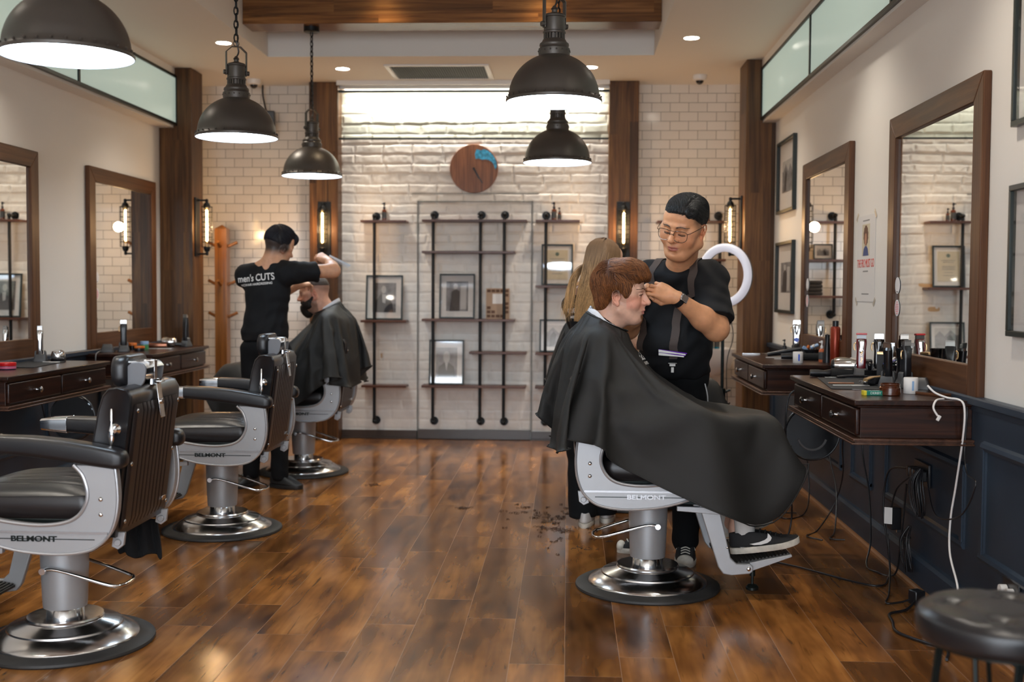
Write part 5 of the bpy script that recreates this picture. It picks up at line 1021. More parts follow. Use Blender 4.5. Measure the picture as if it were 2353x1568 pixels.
# ================================================================= draped barber cape: relaxed cloth surface, rings from the neck outwards (steps of 2 mm)
CAPE = [
[38,0,0,-1,0,-1,-1,-1,-1,-1,-1,-2,-1,-2,-2,-2,-1,-3,-2,-2,-2,-2,-2,-3,-2,-2,-3,-2,-2,-2,-2,-2,-3,-1,-2,-2,-2,-1,-2,-1,-1,-1,-1,-1,-1,0,-1,0,0,0,0,1,0,1,1,1,1,1,1,2,1,2,2,2,1,3,2,2,2,2,2,3,2,2,3,2,2,2,2,2,3,1,2,2,2,1,2,1,1,1,1,1,1,0,1,0,0,2,2,3,2,2,2,2,2,2,1,2,2,1,2,1,1,1,1,1,0,1,0,0,0,0,0,0,-1,0,-1,-1,-1,-1,-1,-2,-1,-2,-2,-1,-2,-2,-2,-2,-2,-2,-3,-2,-2,-2,-2,-3,-2,-2,-2,-2,-2,-2,-1,-2,-2,-1,-2,-1,-1,-1,-1,-1,0,-1,0,0,0,0,0,0,1,0,1,1,1,1,1,2,1,2,2,1,2,2,2,2,2,2,3,2,555,0,0,0,1,0,1,0,1,1,1,1,1,1,1,2,1,1,2,1,2,1,2,1,2,2,1,2,1,2,1,2,1,1,2,1,1,1,1,1,1,1,0,1,0,1,0,0,0,0,0,0,-1,0,-1,0,-1,-1,-1,-1,-1,-1,-1,-2,-1,-1,-2,-1,-2,-1,-2,-1,-2,-2,-1,-2,-1,-2,-1,-2,-1,-1,-2,-1,-1,-1,-1,-1,-1,-1,0,-1,0,-1,0,0],
[17,0,-1,1,-1,1,0,0,-1,-1,-2,-1,-2,-1,-1,-1,-2,1,-1,-1,-1,-1,-1,0,-1,-1,0,-1,-1,-1,-1,-1,1,-2,-1,0,0,-1,1,-1,0,0,0,0,1,-1,1,0,-1,1,0,-1,1,-1,0,0,0,0,1,-1,1,0,0,1,2,-1,1,1,1,1,1,0,1,1,0,1,1,1,1,1,-1,2,1,1,1,2,1,2,1,1,0,0,-1,1,-1,1,0,1,2,0,1,1,2,1,1,0,2,0,-1,1,-1,0,0,0,0,0,1,-1,0,1,0,0,-1,0,1,-1,0,0,0,0,-1,0,-1,0,-1,-2,0,-1,-1,0,-1,-1,1,-1,-1,-1,-1,1,-1,-1,0,-1,-1,0,-2,-1,0,-1,0,-1,0,0,0,0,-1,1,0,-1,0,0,1,0,-1,1,0,0,0,0,0,-1,1,-1,0,2,0,1,1,2,1,1,0,2,7,0,1,0,-1,0,0,0,0,-1,0,0,0,0,0,-1,0,0,-1,0,0,0,-1,0,-1,0,0,-1,1,-1,0,-1,0,0,-1,0,0,0,0,0,-1,0,1,-1,1,-1,0,0,0,0,0,-1,1,0,0,0,0,1,0,0,0,0,0,1,0,0,1,0,1,-1,1,0,1,1,-1,1,0,0,0,1,0,0,1,0,0,0,0,1,0,0,0,0,0,0,0,0],
[-1,1,1,-1,5,-6,5,-5,5,-4,4,-2,-1,-1,-1,0,0,-1,0,1,-1,-1,0,3,0,-1,-1,0,0,-1,-1,-1,-1,-1,0,0,0,1,0,2,0,-2,2,2,-1,-3,0,3,-2,-1,4,1,-5,0,3,0,-1,-3,-1,3,0,-2,0,0,0,2,1,1,1,0,-2,1,1,0,0,0,0,0,1,0,2,2,2,-6,1,3,-4,3,-2,0,-1,0,1,-1,0,0,1,2,1,1,2,-2,0,-2,3,-3,3,-2,1,0,1,1,0,1,0,1,0,-1,1,1,0,-1,1,0,-1,1,0,0,-1,0,-1,-1,-2,-2,-1,0,-2,1,0,-2,0,2,-2,1,0,-1,2,-1,0,0,0,0,-1,-3,0,2,-1,-3,-2,0,-1,-1,0,0,0,0,1,0,0,1,-1,1,0,0,0,0,0,-1,-1,2,1,-2,2,-4,2,2,2,1,1,2,1,0,-18,0,0,0,1,-2,1,-1,1,0,1,1,0,2,1,1,1,1,2,2,0,-2,1,4,1,-2,1,0,0,0,0,-1,0,-1,-1,-2,-1,0,-1,0,1,1,-1,0,1,1,0,-2,2,0,-2,0,2,0,-2,-1,1,1,1,-3,0,2,2,0,1,1,1,1,1,0,-4,0,1,-2,0,-1,-1,0,-1,-1,0,0,0,-3,-1,1,-3,0,-2,0,-1,1,-1,1,0,0],
[9,0,0,2,-9,9,-6,6,-8,3,-6,4,-2,-1,0,0,-1,0,0,-2,2,2,-2,0,-1,0,0,-2,-1,0,-1,0,-1,0,1,-1,1,0,0,-1,1,-1,-1,2,1,-1,0,1,3,-4,-3,3,4,-4,-3,2,1,3,-4,-3,2,2,-1,0,1,0,0,1,0,1,1,0,1,1,0,0,0,0,-1,1,0,-1,1,1,2,-4,7,-3,5,0,1,-1,-1,1,0,0,1,1,1,1,-4,4,1,5,-6,5,-4,5,-2,1,0,0,0,0,0,0,0,2,-1,0,0,0,0,0,0,-1,0,-1,0,-2,0,-1,-1,0,-1,-1,-1,0,-1,0,-1,2,0,-1,-1,2,-3,2,-1,0,-1,1,0,0,-2,-3,2,1,-2,0,-1,0,-1,-1,-1,-1,0,1,-1,-1,1,-1,1,0,0,1,0,2,-2,0,-4,4,-2,5,-1,0,1,1,1,1,2,1,-16,1,0,1,-5,5,-3,3,-5,3,0,2,1,1,1,1,1,1,0,0,1,5,-1,0,0,0,0,0,0,-1,0,-1,-2,-1,-2,0,0,0,1,0,0,1,2,-2,-2,3,0,-1,-2,3,2,-3,-2,2,3,-2,-2,-1,1,3,-3,-2,1,1,0,1,0,1,2,2,1,-1,1,0,-1,-1,-1,-1,-1,-1,-1,-3,2,-2,2,-5,2,-4,1,0,0,-1,1,0,0,0],
[6,-1,0,4,3,-5,8,-4,1,-4,-2,-5,4,1,0,0,0,0,-1,1,-2,-1,0,-5,2,-2,-1,0,-1,-1,0,-1,1,0,-1,0,-1,0,0,0,0,4,-3,-3,4,1,-2,0,3,2,-5,-3,4,5,-6,-3,2,1,3,-4,-2,2,2,-2,0,1,1,0,1,0,3,-1,0,2,1,1,1,2,1,0,1,-7,-4,9,-3,5,-1,3,-2,2,1,0,0,-1,0,-2,1,1,0,-1,6,2,-2,-1,6,-1,-2,-2,4,-1,1,-1,1,0,0,-1,0,0,1,-2,1,1,-1,0,-1,0,0,0,-2,0,-1,-1,0,-1,-1,-1,0,-3,4,-1,1,-4,0,2,0,-2,2,-3,2,-2,1,-2,1,0,0,-2,-4,1,2,-3,0,0,0,0,-1,-1,-1,0,1,0,-1,1,0,0,0,-1,0,-2,4,-3,3,-1,1,-1,2,1,1,1,2,0,1,2,-17,0,-1,1,4,-3,5,-4,6,-4,-2,0,4,2,2,1,2,1,1,1,0,0,0,-3,3,0,-2,1,-2,0,-1,-1,-1,-2,0,0,1,0,0,1,-1,-1,2,3,-3,-2,3,0,-2,-2,4,2,-3,-3,3,2,-2,-2,-2,3,3,-3,-2,4,1,0,1,-1,0,3,2,-2,-2,3,0,0,0,0,0,0,-2,-2,-6,4,-6,2,-3,0,-2,1,0,1,-1,-1,0,-1],
[10,0,0,-4,5,-1,-1,4,-2,-1,-2,-2,-5,-1,0,-1,0,0,1,1,0,0,0,0,-2,0,-1,-1,0,-1,0,1,-2,-1,0,-1,0,0,0,-1,0,1,1,-1,0,5,-3,-3,1,0,3,-4,-1,3,4,-4,-3,1,2,2,-4,-1,2,3,-2,0,0,1,0,1,1,2,1,0,1,0,1,-1,-2,0,1,9,0,-5,5,-3,2,0,2,-1,1,1,0,0,0,0,1,0,2,4,-1,1,2,2,0,-2,2,-1,-2,1,-1,1,0,0,0,1,0,1,-1,1,-1,0,1,-2,1,-1,-1,-1,1,-1,-1,0,-1,-1,0,-1,0,-1,-4,1,2,-2,3,-4,4,0,-4,1,-2,4,-3,0,-3,2,0,0,-2,-2,0,1,-2,-1,0,-1,1,0,-1,-1,0,0,0,0,0,0,1,1,-3,2,0,1,-2,0,0,2,0,2,1,1,1,2,0,1,-15,-1,1,-1,3,-1,0,5,-3,-2,2,0,-1,0,1,2,0,2,1,1,2,0,3,0,-2,2,0,-3,1,-1,-2,-2,-1,1,0,0,-1,0,1,1,2,-2,-1,3,-1,-2,1,3,-2,2,-4,5,-1,-3,-3,3,4,-3,-3,-2,3,2,-2,-2,4,1,1,2,-2,-1,4,2,-1,-1,-1,0,-1,-1,-2,-2,2,2,-2,-5,3,-4,0,-2,0,-2,1,0,0,1,-1,1],
[11,-1,0,-1,1,0,-2,1,1,0,-2,-1,-1,-2,-1,-1,0,0,0,-1,2,-2,0,0,-2,-1,0,-1,-1,0,-1,-1,0,1,-2,1,-1,0,-1,3,-2,0,0,-1,-1,4,2,-4,-1,5,-4,2,1,-4,2,5,-5,-3,1,0,2,-1,0,1,2,-1,0,0,1,1,0,2,0,0,1,1,0,-1,1,-1,-1,0,6,3,-4,5,-1,2,2,-1,-2,2,0,0,0,0,0,2,1,1,1,1,3,1,1,-2,0,0,0,0,0,0,0,0,1,0,0,0,0,0,0,0,-1,1,-1,0,-1,0,-1,0,0,-1,-1,-1,-1,-1,1,-1,0,-1,-3,4,-4,3,-3,-1,5,-2,3,-5,1,-2,1,-4,4,-2,0,-2,0,-1,0,0,-2,1,-1,0,0,-1,0,0,0,0,0,1,-1,0,4,0,-5,1,1,0,0,0,1,0,2,1,1,1,2,1,-13,0,-1,0,0,1,0,1,3,-2,-1,1,1,0,1,0,2,0,1,1,1,1,0,1,-1,-1,1,1,-3,0,-1,0,-1,-1,-1,0,0,1,1,-2,3,-1,2,-1,2,-3,-2,5,0,-4,4,-2,-1,3,-3,-2,2,4,-4,0,-2,1,0,0,-1,2,2,0,3,-1,-2,2,0,-1,1,0,0,-2,-1,-1,-4,-1,6,1,-6,2,-3,0,1,-2,-1,1,1,-1,1,-1],
[11,1,-1,-1,-1,1,-1,1,0,-1,0,-2,-2,0,-2,1,0,-1,-1,2,-4,0,-2,1,-1,0,-1,0,-1,0,0,-1,0,-1,1,-1,0,0,0,0,-1,0,-1,2,0,0,1,-1,-1,2,0,-2,1,-2,-1,0,8,-6,0,5,-4,3,-4,0,3,0,0,-1,1,0,1,0,1,1,1,1,-2,3,2,2,-2,0,-2,5,2,-3,3,1,2,-1,2,-3,2,-1,0,0,1,1,0,1,3,1,2,1,2,-3,0,0,0,0,0,0,0,0,0,0,0,-1,0,1,0,0,0,0,0,-1,0,-1,0,-1,-1,-1,0,-1,-1,0,1,-1,1,-2,0,0,-1,1,-3,2,-1,0,1,0,-3,-1,1,1,-5,2,0,2,-4,0,1,-2,1,-2,1,-1,-1,1,0,0,0,0,1,-2,1,0,0,0,5,-7,2,0,0,0,1,1,0,2,1,1,1,1,-12,0,0,-1,0,0,0,1,1,0,0,0,1,1,0,2,0,1,1,1,-1,0,-1,2,-1,1,-1,0,0,-1,-1,0,-1,-1,-1,0,1,0,0,1,1,1,1,0,-1,0,0,-1,3,-3,-1,1,0,2,3,-2,-6,2,4,-6,0,-2,4,1,-2,2,0,2,-1,2,1,-1,0,0,0,-1,-2,2,1,0,-2,-1,-5,5,0,-4,0,0,0,-1,0,-2,1,1,-1,1],
[12,0,0,2,-5,2,-2,-2,4,-1,-2,-1,-1,-2,3,0,1,0,-3,-6,-1,-1,5,-3,0,0,-1,-1,0,-2,2,0,1,0,-2,1,-1,-2,2,-2,-1,-1,1,7,-6,1,-2,1,0,0,4,-3,-2,6,-4,-2,2,0,-2,1,1,1,1,2,-4,1,3,-2,0,0,0,0,1,0,0,0,4,-4,3,3,1,-1,0,0,5,3,-2,1,0,1,-1,2,-3,3,-2,1,0,1,2,1,1,2,1,2,0,0,-1,0,0,0,0,0,0,0,0,-2,-2,1,3,-1,-1,1,0,0,-1,1,-2,1,-1,-1,0,0,-1,-1,0,-1,0,1,-3,4,-3,0,1,-2,0,3,-5,3,-4,1,1,-1,1,-1,-2,3,-1,-2,0,0,-3,0,0,0,-2,0,4,-2,-1,1,0,1,-2,3,-4,0,0,0,0,6,-7,1,0,0,0,1,2,1,1,1,2,0,-11,-1,1,1,-4,2,-1,0,3,-1,0,0,0,1,3,2,1,2,-3,-3,-1,0,4,-2,0,1,0,-1,0,0,-2,0,-1,-1,0,0,0,1,0,1,2,2,-1,-3,3,-1,1,0,0,0,-2,2,1,-4,1,1,-2,0,0,-1,-1,0,0,-1,4,-1,0,2,2,1,-4,1,0,-1,0,-1,3,-3,2,1,1,-3,-1,-4,7,-1,-3,-1,0,-1,0,2,-3,1,0,0],
[12,0,1,0,0,-1,0,0,-1,0,-2,-2,-1,0,-2,0,0,-5,-1,-1,3,3,-5,-1,2,-1,0,0,0,1,-4,6,-3,0,1,-3,3,-2,0,-3,2,-4,5,1,-2,-2,0,0,5,-4,-1,0,0,1,2,-2,1,0,-2,0,8,-7,6,-3,2,2,-7,2,-1,1,-1,1,0,1,1,-2,0,6,-4,1,5,0,0,-1,2,5,-1,1,1,3,-2,0,0,-3,3,-1,1,1,1,1,2,0,2,1,2,-2,0,0,0,0,0,0,0,-6,0,-1,5,2,-6,1,5,-1,-3,0,0,-3,5,-3,1,0,-1,0,-2,1,-2,4,-5,2,-1,2,1,-3,2,-3,5,-6,0,0,-3,4,-2,0,1,0,-1,0,0,-3,3,-3,1,0,-3,-1,0,8,-7,1,0,-1,0,2,2,-6,6,-4,-3,1,0,1,3,-4,-1,1,1,2,0,1,1,2,0,2,-12,1,0,1,1,-2,0,0,1,-1,0,0,1,2,0,1,2,-6,1,0,2,3,-5,1,3,-1,-2,1,-1,-2,4,-4,1,-1,0,0,0,0,1,4,-3,3,-3,1,1,0,2,-1,-1,0,0,0,2,-3,-1,1,-1,-1,1,-1,-2,2,-2,2,-1,1,2,1,1,-5,4,-1,0,1,0,-1,-2,4,-5,2,3,0,-2,-3,-2,6,-2,-2,0,4,-4,0,0,-2,2,-1],
[13,0,0,0,1,0,-1,3,-4,-2,-2,-1,-1,-1,-1,1,-6,1,-1,2,2,-5,-1,4,-3,0,-1,4,-2,1,-2,-3,7,-3,-1,-1,1,3,-6,2,-2,1,1,-1,7,-8,-1,3,1,-5,2,0,-1,1,0,1,-1,7,-6,0,3,0,1,0,2,-2,2,-5,3,-4,0,1,0,1,0,1,-1,0,4,-2,1,5,0,-1,1,2,3,0,0,3,-1,1,-1,0,-1,0,1,1,1,1,1,2,1,-1,1,2,0,-1,0,0,1,0,-2,-3,-2,5,0,-4,-1,3,0,-2,4,-5,0,-1,3,0,-3,3,-1,-1,0,-2,4,-5,1,-1,0,6,-3,-2,0,-1,1,-1,0,-1,0,0,0,-1,1,-3,2,-5,5,0,-1,-1,1,-2,0,-1,2,3,-1,-1,0,-1,-3,1,2,4,-8,6,-1,-6,0,1,-2,-1,1,1,1,0,1,1,2,1,1,2,-10,0,0,0,1,0,-1,4,-5,0,0,0,1,1,1,1,-3,-1,0,3,3,-4,0,1,0,-1,3,-4,0,0,0,1,-3,1,-1,0,0,1,2,-1,1,1,-1,3,-2,1,1,-2,0,4,-2,0,-1,0,-1,0,-1,-1,0,2,-4,0,0,0,0,1,2,1,-2,1,0,0,-1,0,2,-1,-1,-1,4,-4,0,5,-2,-2,2,-1,0,0,-3,3,-1,0,0,0,-2,1],
[13,0,0,-1,2,-1,0,1,-2,-2,-1,-2,-1,0,-1,-3,0,-2,0,4,-5,0,-1,1,-1,-1,0,2,1,-1,1,-4,2,4,-4,1,-3,2,-1,-1,0,1,2,0,-1,-3,5,-2,-1,5,-7,2,-1,0,1,-2,1,5,-3,-2,1,2,0,1,0,-2,-3,3,1,-3,1,-1,2,0,0,2,-2,0,2,2,-1,0,6,-1,1,0,4,2,1,0,0,-1,1,0,-1,1,0,1,2,1,1,1,1,1,1,0,0,0,1,0,-1,1,-8,2,3,1,-2,-5,4,1,0,-2,2,-1,-2,0,2,0,0,-5,4,-1,-1,-1,-1,0,1,-1,4,0,-1,3,-6,-1,0,-2,8,-4,-1,-1,-1,0,-4,2,4,-2,1,-1,-1,0,-1,-1,-1,0,3,2,-1,-2,1,-1,-1,-2,2,1,4,-8,5,-4,-2,0,3,-4,1,-1,2,1,1,1,1,1,2,0,-11,1,-1,1,1,0,0,1,-3,0,0,1,0,2,1,0,-4,0,2,3,-3,-2,2,1,0,-1,1,-2,0,-1,1,1,-1,-2,1,0,0,0,1,0,1,0,1,0,0,5,-5,0,0,0,4,-4,0,0,0,0,2,-4,-1,0,-1,0,0,0,1,1,1,0,-1,1,-1,1,0,0,0,1,-1,-1,-1,2,-3,1,4,-2,-3,3,1,-1,1,-1,-1,0,1,-1,0,0],
[14,-1,0,0,0,1,0,0,-2,-2,-1,-2,-1,1,-1,-6,1,-1,2,-1,-3,0,-1,2,-1,0,0,0,2,-1,0,-2,0,3,1,-3,-1,1,1,-3,1,1,1,-1,0,0,1,-1,1,-3,1,0,0,-1,-2,6,3,-4,0,-2,0,2,0,2,-3,-1,-1,3,0,-3,3,-2,0,1,0,2,-1,0,0,1,2,2,-1,3,0,1,6,-1,2,0,0,-2,1,0,1,-1,1,1,1,1,1,1,2,0,0,2,0,0,-1,0,1,-4,-3,2,2,0,-3,-1,1,2,-1,0,1,-1,-2,0,1,1,0,-1,-2,1,-1,-1,-1,3,-2,-2,4,0,0,-3,0,0,-1,0,3,-1,0,-1,-1,0,4,-1,-3,-1,1,-1,-1,0,-2,0,0,-1,4,1,1,-3,0,-1,-2,0,0,2,1,4,-8,7,-9,0,2,0,-2,0,0,1,1,2,1,1,1,2,-9,-1,1,-2,1,1,0,1,-3,0,1,-1,2,1,1,-4,-1,2,2,0,-2,0,1,0,0,0,1,0,-3,1,0,0,-1,-1,0,0,1,-1,1,2,0,0,0,0,1,-1,0,0,0,2,0,0,0,-1,2,-4,1,-1,-1,0,0,-2,1,0,2,1,1,-1,-2,1,0,0,0,1,1,0,-1,-1,-1,0,2,-3,3,0,-3,0,6,-3,2,-2,0,-3,1,1,1,0],
[14,0,0,-1,-1,2,0,0,-2,-2,-1,-2,-2,-2,-1,-1,0,-1,5,-6,1,-2,0,1,0,-1,-1,0,-1,3,0,-1,-2,3,2,-2,-1,0,-1,1,-1,2,-1,2,-1,0,0,0,-1,-1,0,0,0,-1,1,2,1,-1,0,-2,1,0,1,-1,-1,-2,2,2,-2,0,0,0,0,0,1,1,0,-1,1,1,1,1,0,6,-2,2,2,3,2,-1,0,0,0,1,-1,1,0,2,0,2,1,1,1,2,-2,4,1,-3,0,0,0,-4,-1,3,1,-1,-6,3,1,1,-1,0,1,-1,0,-3,3,1,-2,0,-3,1,1,-2,-1,0,0,-1,6,-2,0,-2,0,0,-2,0,1,1,-1,-1,-1,1,2,-1,0,-1,-1,0,-1,-1,-1,-1,0,1,3,0,1,-2,0,-1,-1,-2,1,1,0,1,5,-3,-1,-6,2,0,-3,1,0,1,2,1,2,1,1,0,-9,0,0,-1,-1,2,1,0,-3,1,2,-2,-1,1,0,-2,1,2,2,-2,-1,1,0,1,0,-1,1,-1,1,-2,0,0,0,-1,-2,1,0,1,0,1,1,0,2,-1,-1,1,-1,1,0,0,0,1,-1,0,0,-1,0,-2,0,0,-1,0,0,1,0,2,0,-1,0,0,0,1,0,0,0,1,0,-2,0,-1,-1,0,0,6,-5,-1,3,1,2,-3,0,0,0,0,0,0],
[15,0,-1,1,-1,-2,2,-1,-1,-1,-2,-1,-2,-2,-2,3,-4,2,-2,-2,0,-1,0,0,0,-1,1,-5,4,4,-1,-2,-2,3,1,0,-3,0,1,0,0,3,-2,0,-3,4,0,-2,0,-1,1,-2,1,0,1,2,0,-1,0,-1,-1,3,-1,0,-2,-1,1,3,-3,0,1,-2,2,0,0,1,0,0,0,1,1,1,2,-1,4,1,1,4,2,-2,2,0,0,-1,1,-1,1,1,1,1,1,2,1,1,-2,6,-3,0,0,-1,-1,-8,3,5,0,-5,-1,2,1,0,1,-2,1,1,-1,-1,-1,2,-1,1,-2,-1,0,0,-1,-1,-1,1,2,1,0,-2,-1,0,-2,1,2,0,-1,-2,0,3,1,-2,-1,-1,0,0,-1,-1,-1,0,-1,2,3,0,0,-1,-2,-1,0,-1,1,1,-1,0,-1,3,0,-4,-2,5,-5,0,0,1,2,1,1,1,1,2,-8,1,-1,0,-1,-2,2,0,-3,6,-4,0,1,-1,0,-1,-1,4,0,-2,-1,2,1,-1,0,0,1,3,-4,-2,0,1,0,-1,-1,-1,2,0,1,0,0,0,1,0,2,-2,1,-1,1,1,-1,0,0,1,-2,-1,-1,1,-1,0,0,-1,0,1,1,0,1,-1,0,0,0,1,0,0,0,1,-1,0,-1,0,-1,-1,-1,1,2,-3,2,4,1,-4,2,1,-1,0,0,0],
[15,0,0,0,1,1,0,-3,-2,-1,-2,-1,-1,-1,-5,4,-4,1,-1,-2,-1,0,-1,2,-1,0,-1,1,8,-5,-2,-1,-2,1,2,1,-2,-1,1,0,0,2,-1,0,3,-1,-1,-1,-1,-1,0,0,2,-3,2,2,-2,0,1,-1,-1,2,0,-2,-2,1,1,2,-2,0,0,0,0,0,1,1,0,-1,1,1,1,2,2,0,2,1,2,4,0,0,2,0,-1,1,-1,1,1,0,2,1,1,-2,1,6,3,-3,1,-1,-1,1,-5,-3,4,1,0,-4,0,2,0,1,-1,0,0,-2,-1,3,-1,1,0,0,-1,-2,0,-1,0,-1,-1,1,2,1,-2,0,-1,0,-1,1,1,0,1,-3,-1,7,-4,0,-2,0,-1,0,-1,-1,-1,0,-1,2,2,2,-2,0,-1,-1,-1,-1,0,0,1,-1,-1,-2,11,-3,-9,3,4,-8,3,1,0,2,1,1,1,1,-6,-1,0,1,0,10,-3,-7,2,-6,1,-1,1,1,-4,1,1,1,1,-2,0,1,0,1,-1,0,0,-1,2,-1,-1,0,0,-1,-1,0,0,1,0,1,1,-1,1,1,-1,0,0,1,0,0,0,1,-1,0,-1,1,-2,0,-1,0,-1,0,0,1,1,1,0,-1,0,0,0,0,1,0,1,0,-1,-1,0,0,1,1,-3,-2,5,-3,-2,9,-3,-1,2,-1,0,0,1,0],
[16,0,0,0,0,0,-5,2,-1,-2,-1,0,-1,-6,0,1,0,2,-6,3,-3,-1,0,1,-1,-1,-1,2,4,-2,-1,-1,-1,1,1,-2,2,-1,0,-1,1,2,-1,1,0,2,-3,0,0,-1,-1,0,0,-2,4,0,0,-1,1,-2,1,-1,1,-2,0,1,2,1,-3,1,0,-1,0,1,0,0,2,-1,1,1,1,-1,2,3,2,0,1,2,3,3,-1,0,1,-1,0,-1,0,2,1,1,1,2,-1,1,2,-4,-1,7,0,-2,-6,0,4,1,-2,-5,3,2,-1,0,0,-1,0,-1,2,1,-8,7,0,0,-1,0,-2,0,-1,-2,0,2,0,1,0,-2,1,-1,-1,1,0,0,0,-2,3,4,-4,0,-2,0,-1,-1,-1,-1,0,-1,0,4,1,0,0,-2,-1,-1,0,-2,0,2,-1,0,-1,2,0,6,-1,-12,1,3,-3,4,1,1,1,2,1,1,-5,-1,1,2,5,-4,-12,1,1,-1,-1,9,-1,-4,-2,0,3,2,-2,-2,1,1,0,0,1,-1,0,0,0,0,-2,1,-1,0,0,0,-1,1,1,0,0,0,1,0,0,1,0,-1,1,0,0,0,0,3,-4,1,-1,-2,1,-1,0,-1,0,1,2,-1,0,-1,1,0,0,1,0,0,0,1,0,-1,0,-1,0,-1,-1,0,0,6,-3,-3,4,6,-3,0,0,1,-2,1],
[16,0,1,0,-1,-6,6,-6,-3,3,-1,-4,-1,-1,0,-2,2,-7,3,1,-1,0,-2,2,-1,0,-1,1,4,-2,-1,1,-3,1,1,-1,1,-1,-1,2,0,1,0,-1,1,0,-1,1,-1,-2,1,-1,0,0,2,0,-1,0,2,-2,0,0,0,-2,-1,2,1,0,-2,1,0,0,-1,1,1,1,-5,6,1,0,0,1,0,2,0,3,1,1,2,3,3,0,-1,1,-1,1,1,1,0,1,-1,-2,3,1,-8,13,2,-8,1,1,-2,-1,6,-9,5,-2,3,1,-1,1,-1,0,-1,0,2,0,-4,2,0,0,0,-1,-1,-1,0,-1,-2,3,1,0,0,-1,0,-1,-2,2,1,0,-1,-1,3,1,-2,-1,-1,0,-1,0,-1,-1,0,-1,-1,4,0,1,-1,0,-4,1,0,0,3,-5,-1,0,3,3,-3,-2,-3,5,4,-2,-3,-1,2,0,2,0,1,1,-5,2,3,3,4,-21,9,-9,-3,5,3,-6,1,1,0,1,4,-3,0,0,2,0,0,0,0,1,-1,-1,1,0,-2,0,1,-1,-1,0,0,1,0,1,0,1,-1,1,0,0,0,1,-1,1,1,-1,0,0,-1,0,-1,0,-1,0,-1,0,0,1,1,1,0,-1,1,-1,0,0,2,-1,0,0,0,1,1,-1,-3,-1,0,1,1,-4,-1,0,2,3,10,-3,1,2,-3,-1],
[16,1,-1,-1,0,-2,0,-5,-2,1,1,-1,-3,-1,5,-8,-2,-1,2,0,1,-1,-1,1,-1,0,-2,3,1,-3,4,-1,-3,-1,3,0,0,-1,1,-1,1,1,-1,0,0,1,-1,0,-1,0,-1,0,1,0,1,1,-3,0,2,-1,0,2,-3,-2,2,0,2,0,-1,-1,1,-1,0,-1,2,1,-1,2,0,-1,1,1,2,0,2,1,2,1,-2,9,0,0,1,-1,1,-1,1,0,2,-2,3,-2,2,-2,-8,4,10,1,-3,-2,-5,3,-5,4,3,-1,4,-2,0,0,0,0,-1,-1,2,2,-3,0,1,-1,-1,0,-1,0,-2,0,-1,2,0,2,-2,1,-1,-1,-2,2,1,-1,0,-1,4,0,-1,-1,-2,1,-3,1,-2,0,-1,0,0,3,1,0,0,-1,-2,-2,1,0,0,-3,3,5,0,-5,-3,-2,3,9,0,-3,6,-12,1,1,1,2,1,1,-3,1,2,6,-14,-3,-2,-3,-1,1,4,1,-1,-1,3,-3,1,1,1,0,2,0,0,0,-1,0,1,-2,1,1,-3,0,0,-1,0,0,1,0,0,0,1,0,1,0,1,-1,1,-1,1,0,0,1,-1,-1,0,-1,0,0,-1,0,0,-1,1,1,-1,1,0,-1,0,1,0,1,1,1,-2,0,0,1,-2,-2,1,-1,2,0,-2,-2,-1,-1,0,12,1,1,0,1,0,-2],
[17,-1,0,1,-5,2,-11,5,0,-5,4,0,-1,-2,1,-5,-1,0,1,-1,0,-1,0,0,0,-1,0,2,2,1,-2,0,-3,0,3,0,-2,0,0,0,1,1,-1,0,0,0,1,0,-2,-1,1,-1,0,1,1,1,-2,0,1,-1,-1,1,-1,-2,2,1,2,-3,-2,2,0,2,-3,4,-2,0,0,1,0,0,1,1,1,2,1,1,1,2,-1,1,8,0,0,0,0,0,0,1,0,3,-5,3,-3,4,-6,-3,7,8,-1,-6,-2,6,-2,-1,1,-1,1,1,0,0,0,0,-1,-1,3,-3,0,1,1,-1,-1,-1,0,-1,-1,-1,-1,3,1,0,0,-1,-1,0,-1,2,0,-1,0,0,3,0,-2,0,-2,0,-2,0,-1,0,-1,-1,1,3,0,1,-1,0,-3,4,-2,-2,0,5,-4,1,-1,-3,-2,1,9,2,-8,5,4,-1,-10,3,0,1,1,1,-2,5,2,-5,-12,1,-7,2,0,0,0,5,-1,-1,0,2,0,0,0,1,0,1,0,0,1,-1,-1,0,1,-1,-1,0,1,-1,-1,0,0,1,1,0,0,0,1,1,-1,1,-1,1,0,0,0,0,-1,1,-1,0,0,-1,-1,0,0,-1,1,0,1,0,0,0,1,-1,0,0,1,-1,0,1,-1,0,-1,0,-1,2,0,-1,-3,0,0,-1,-1,0,13,5,-2,-1,0,-1],
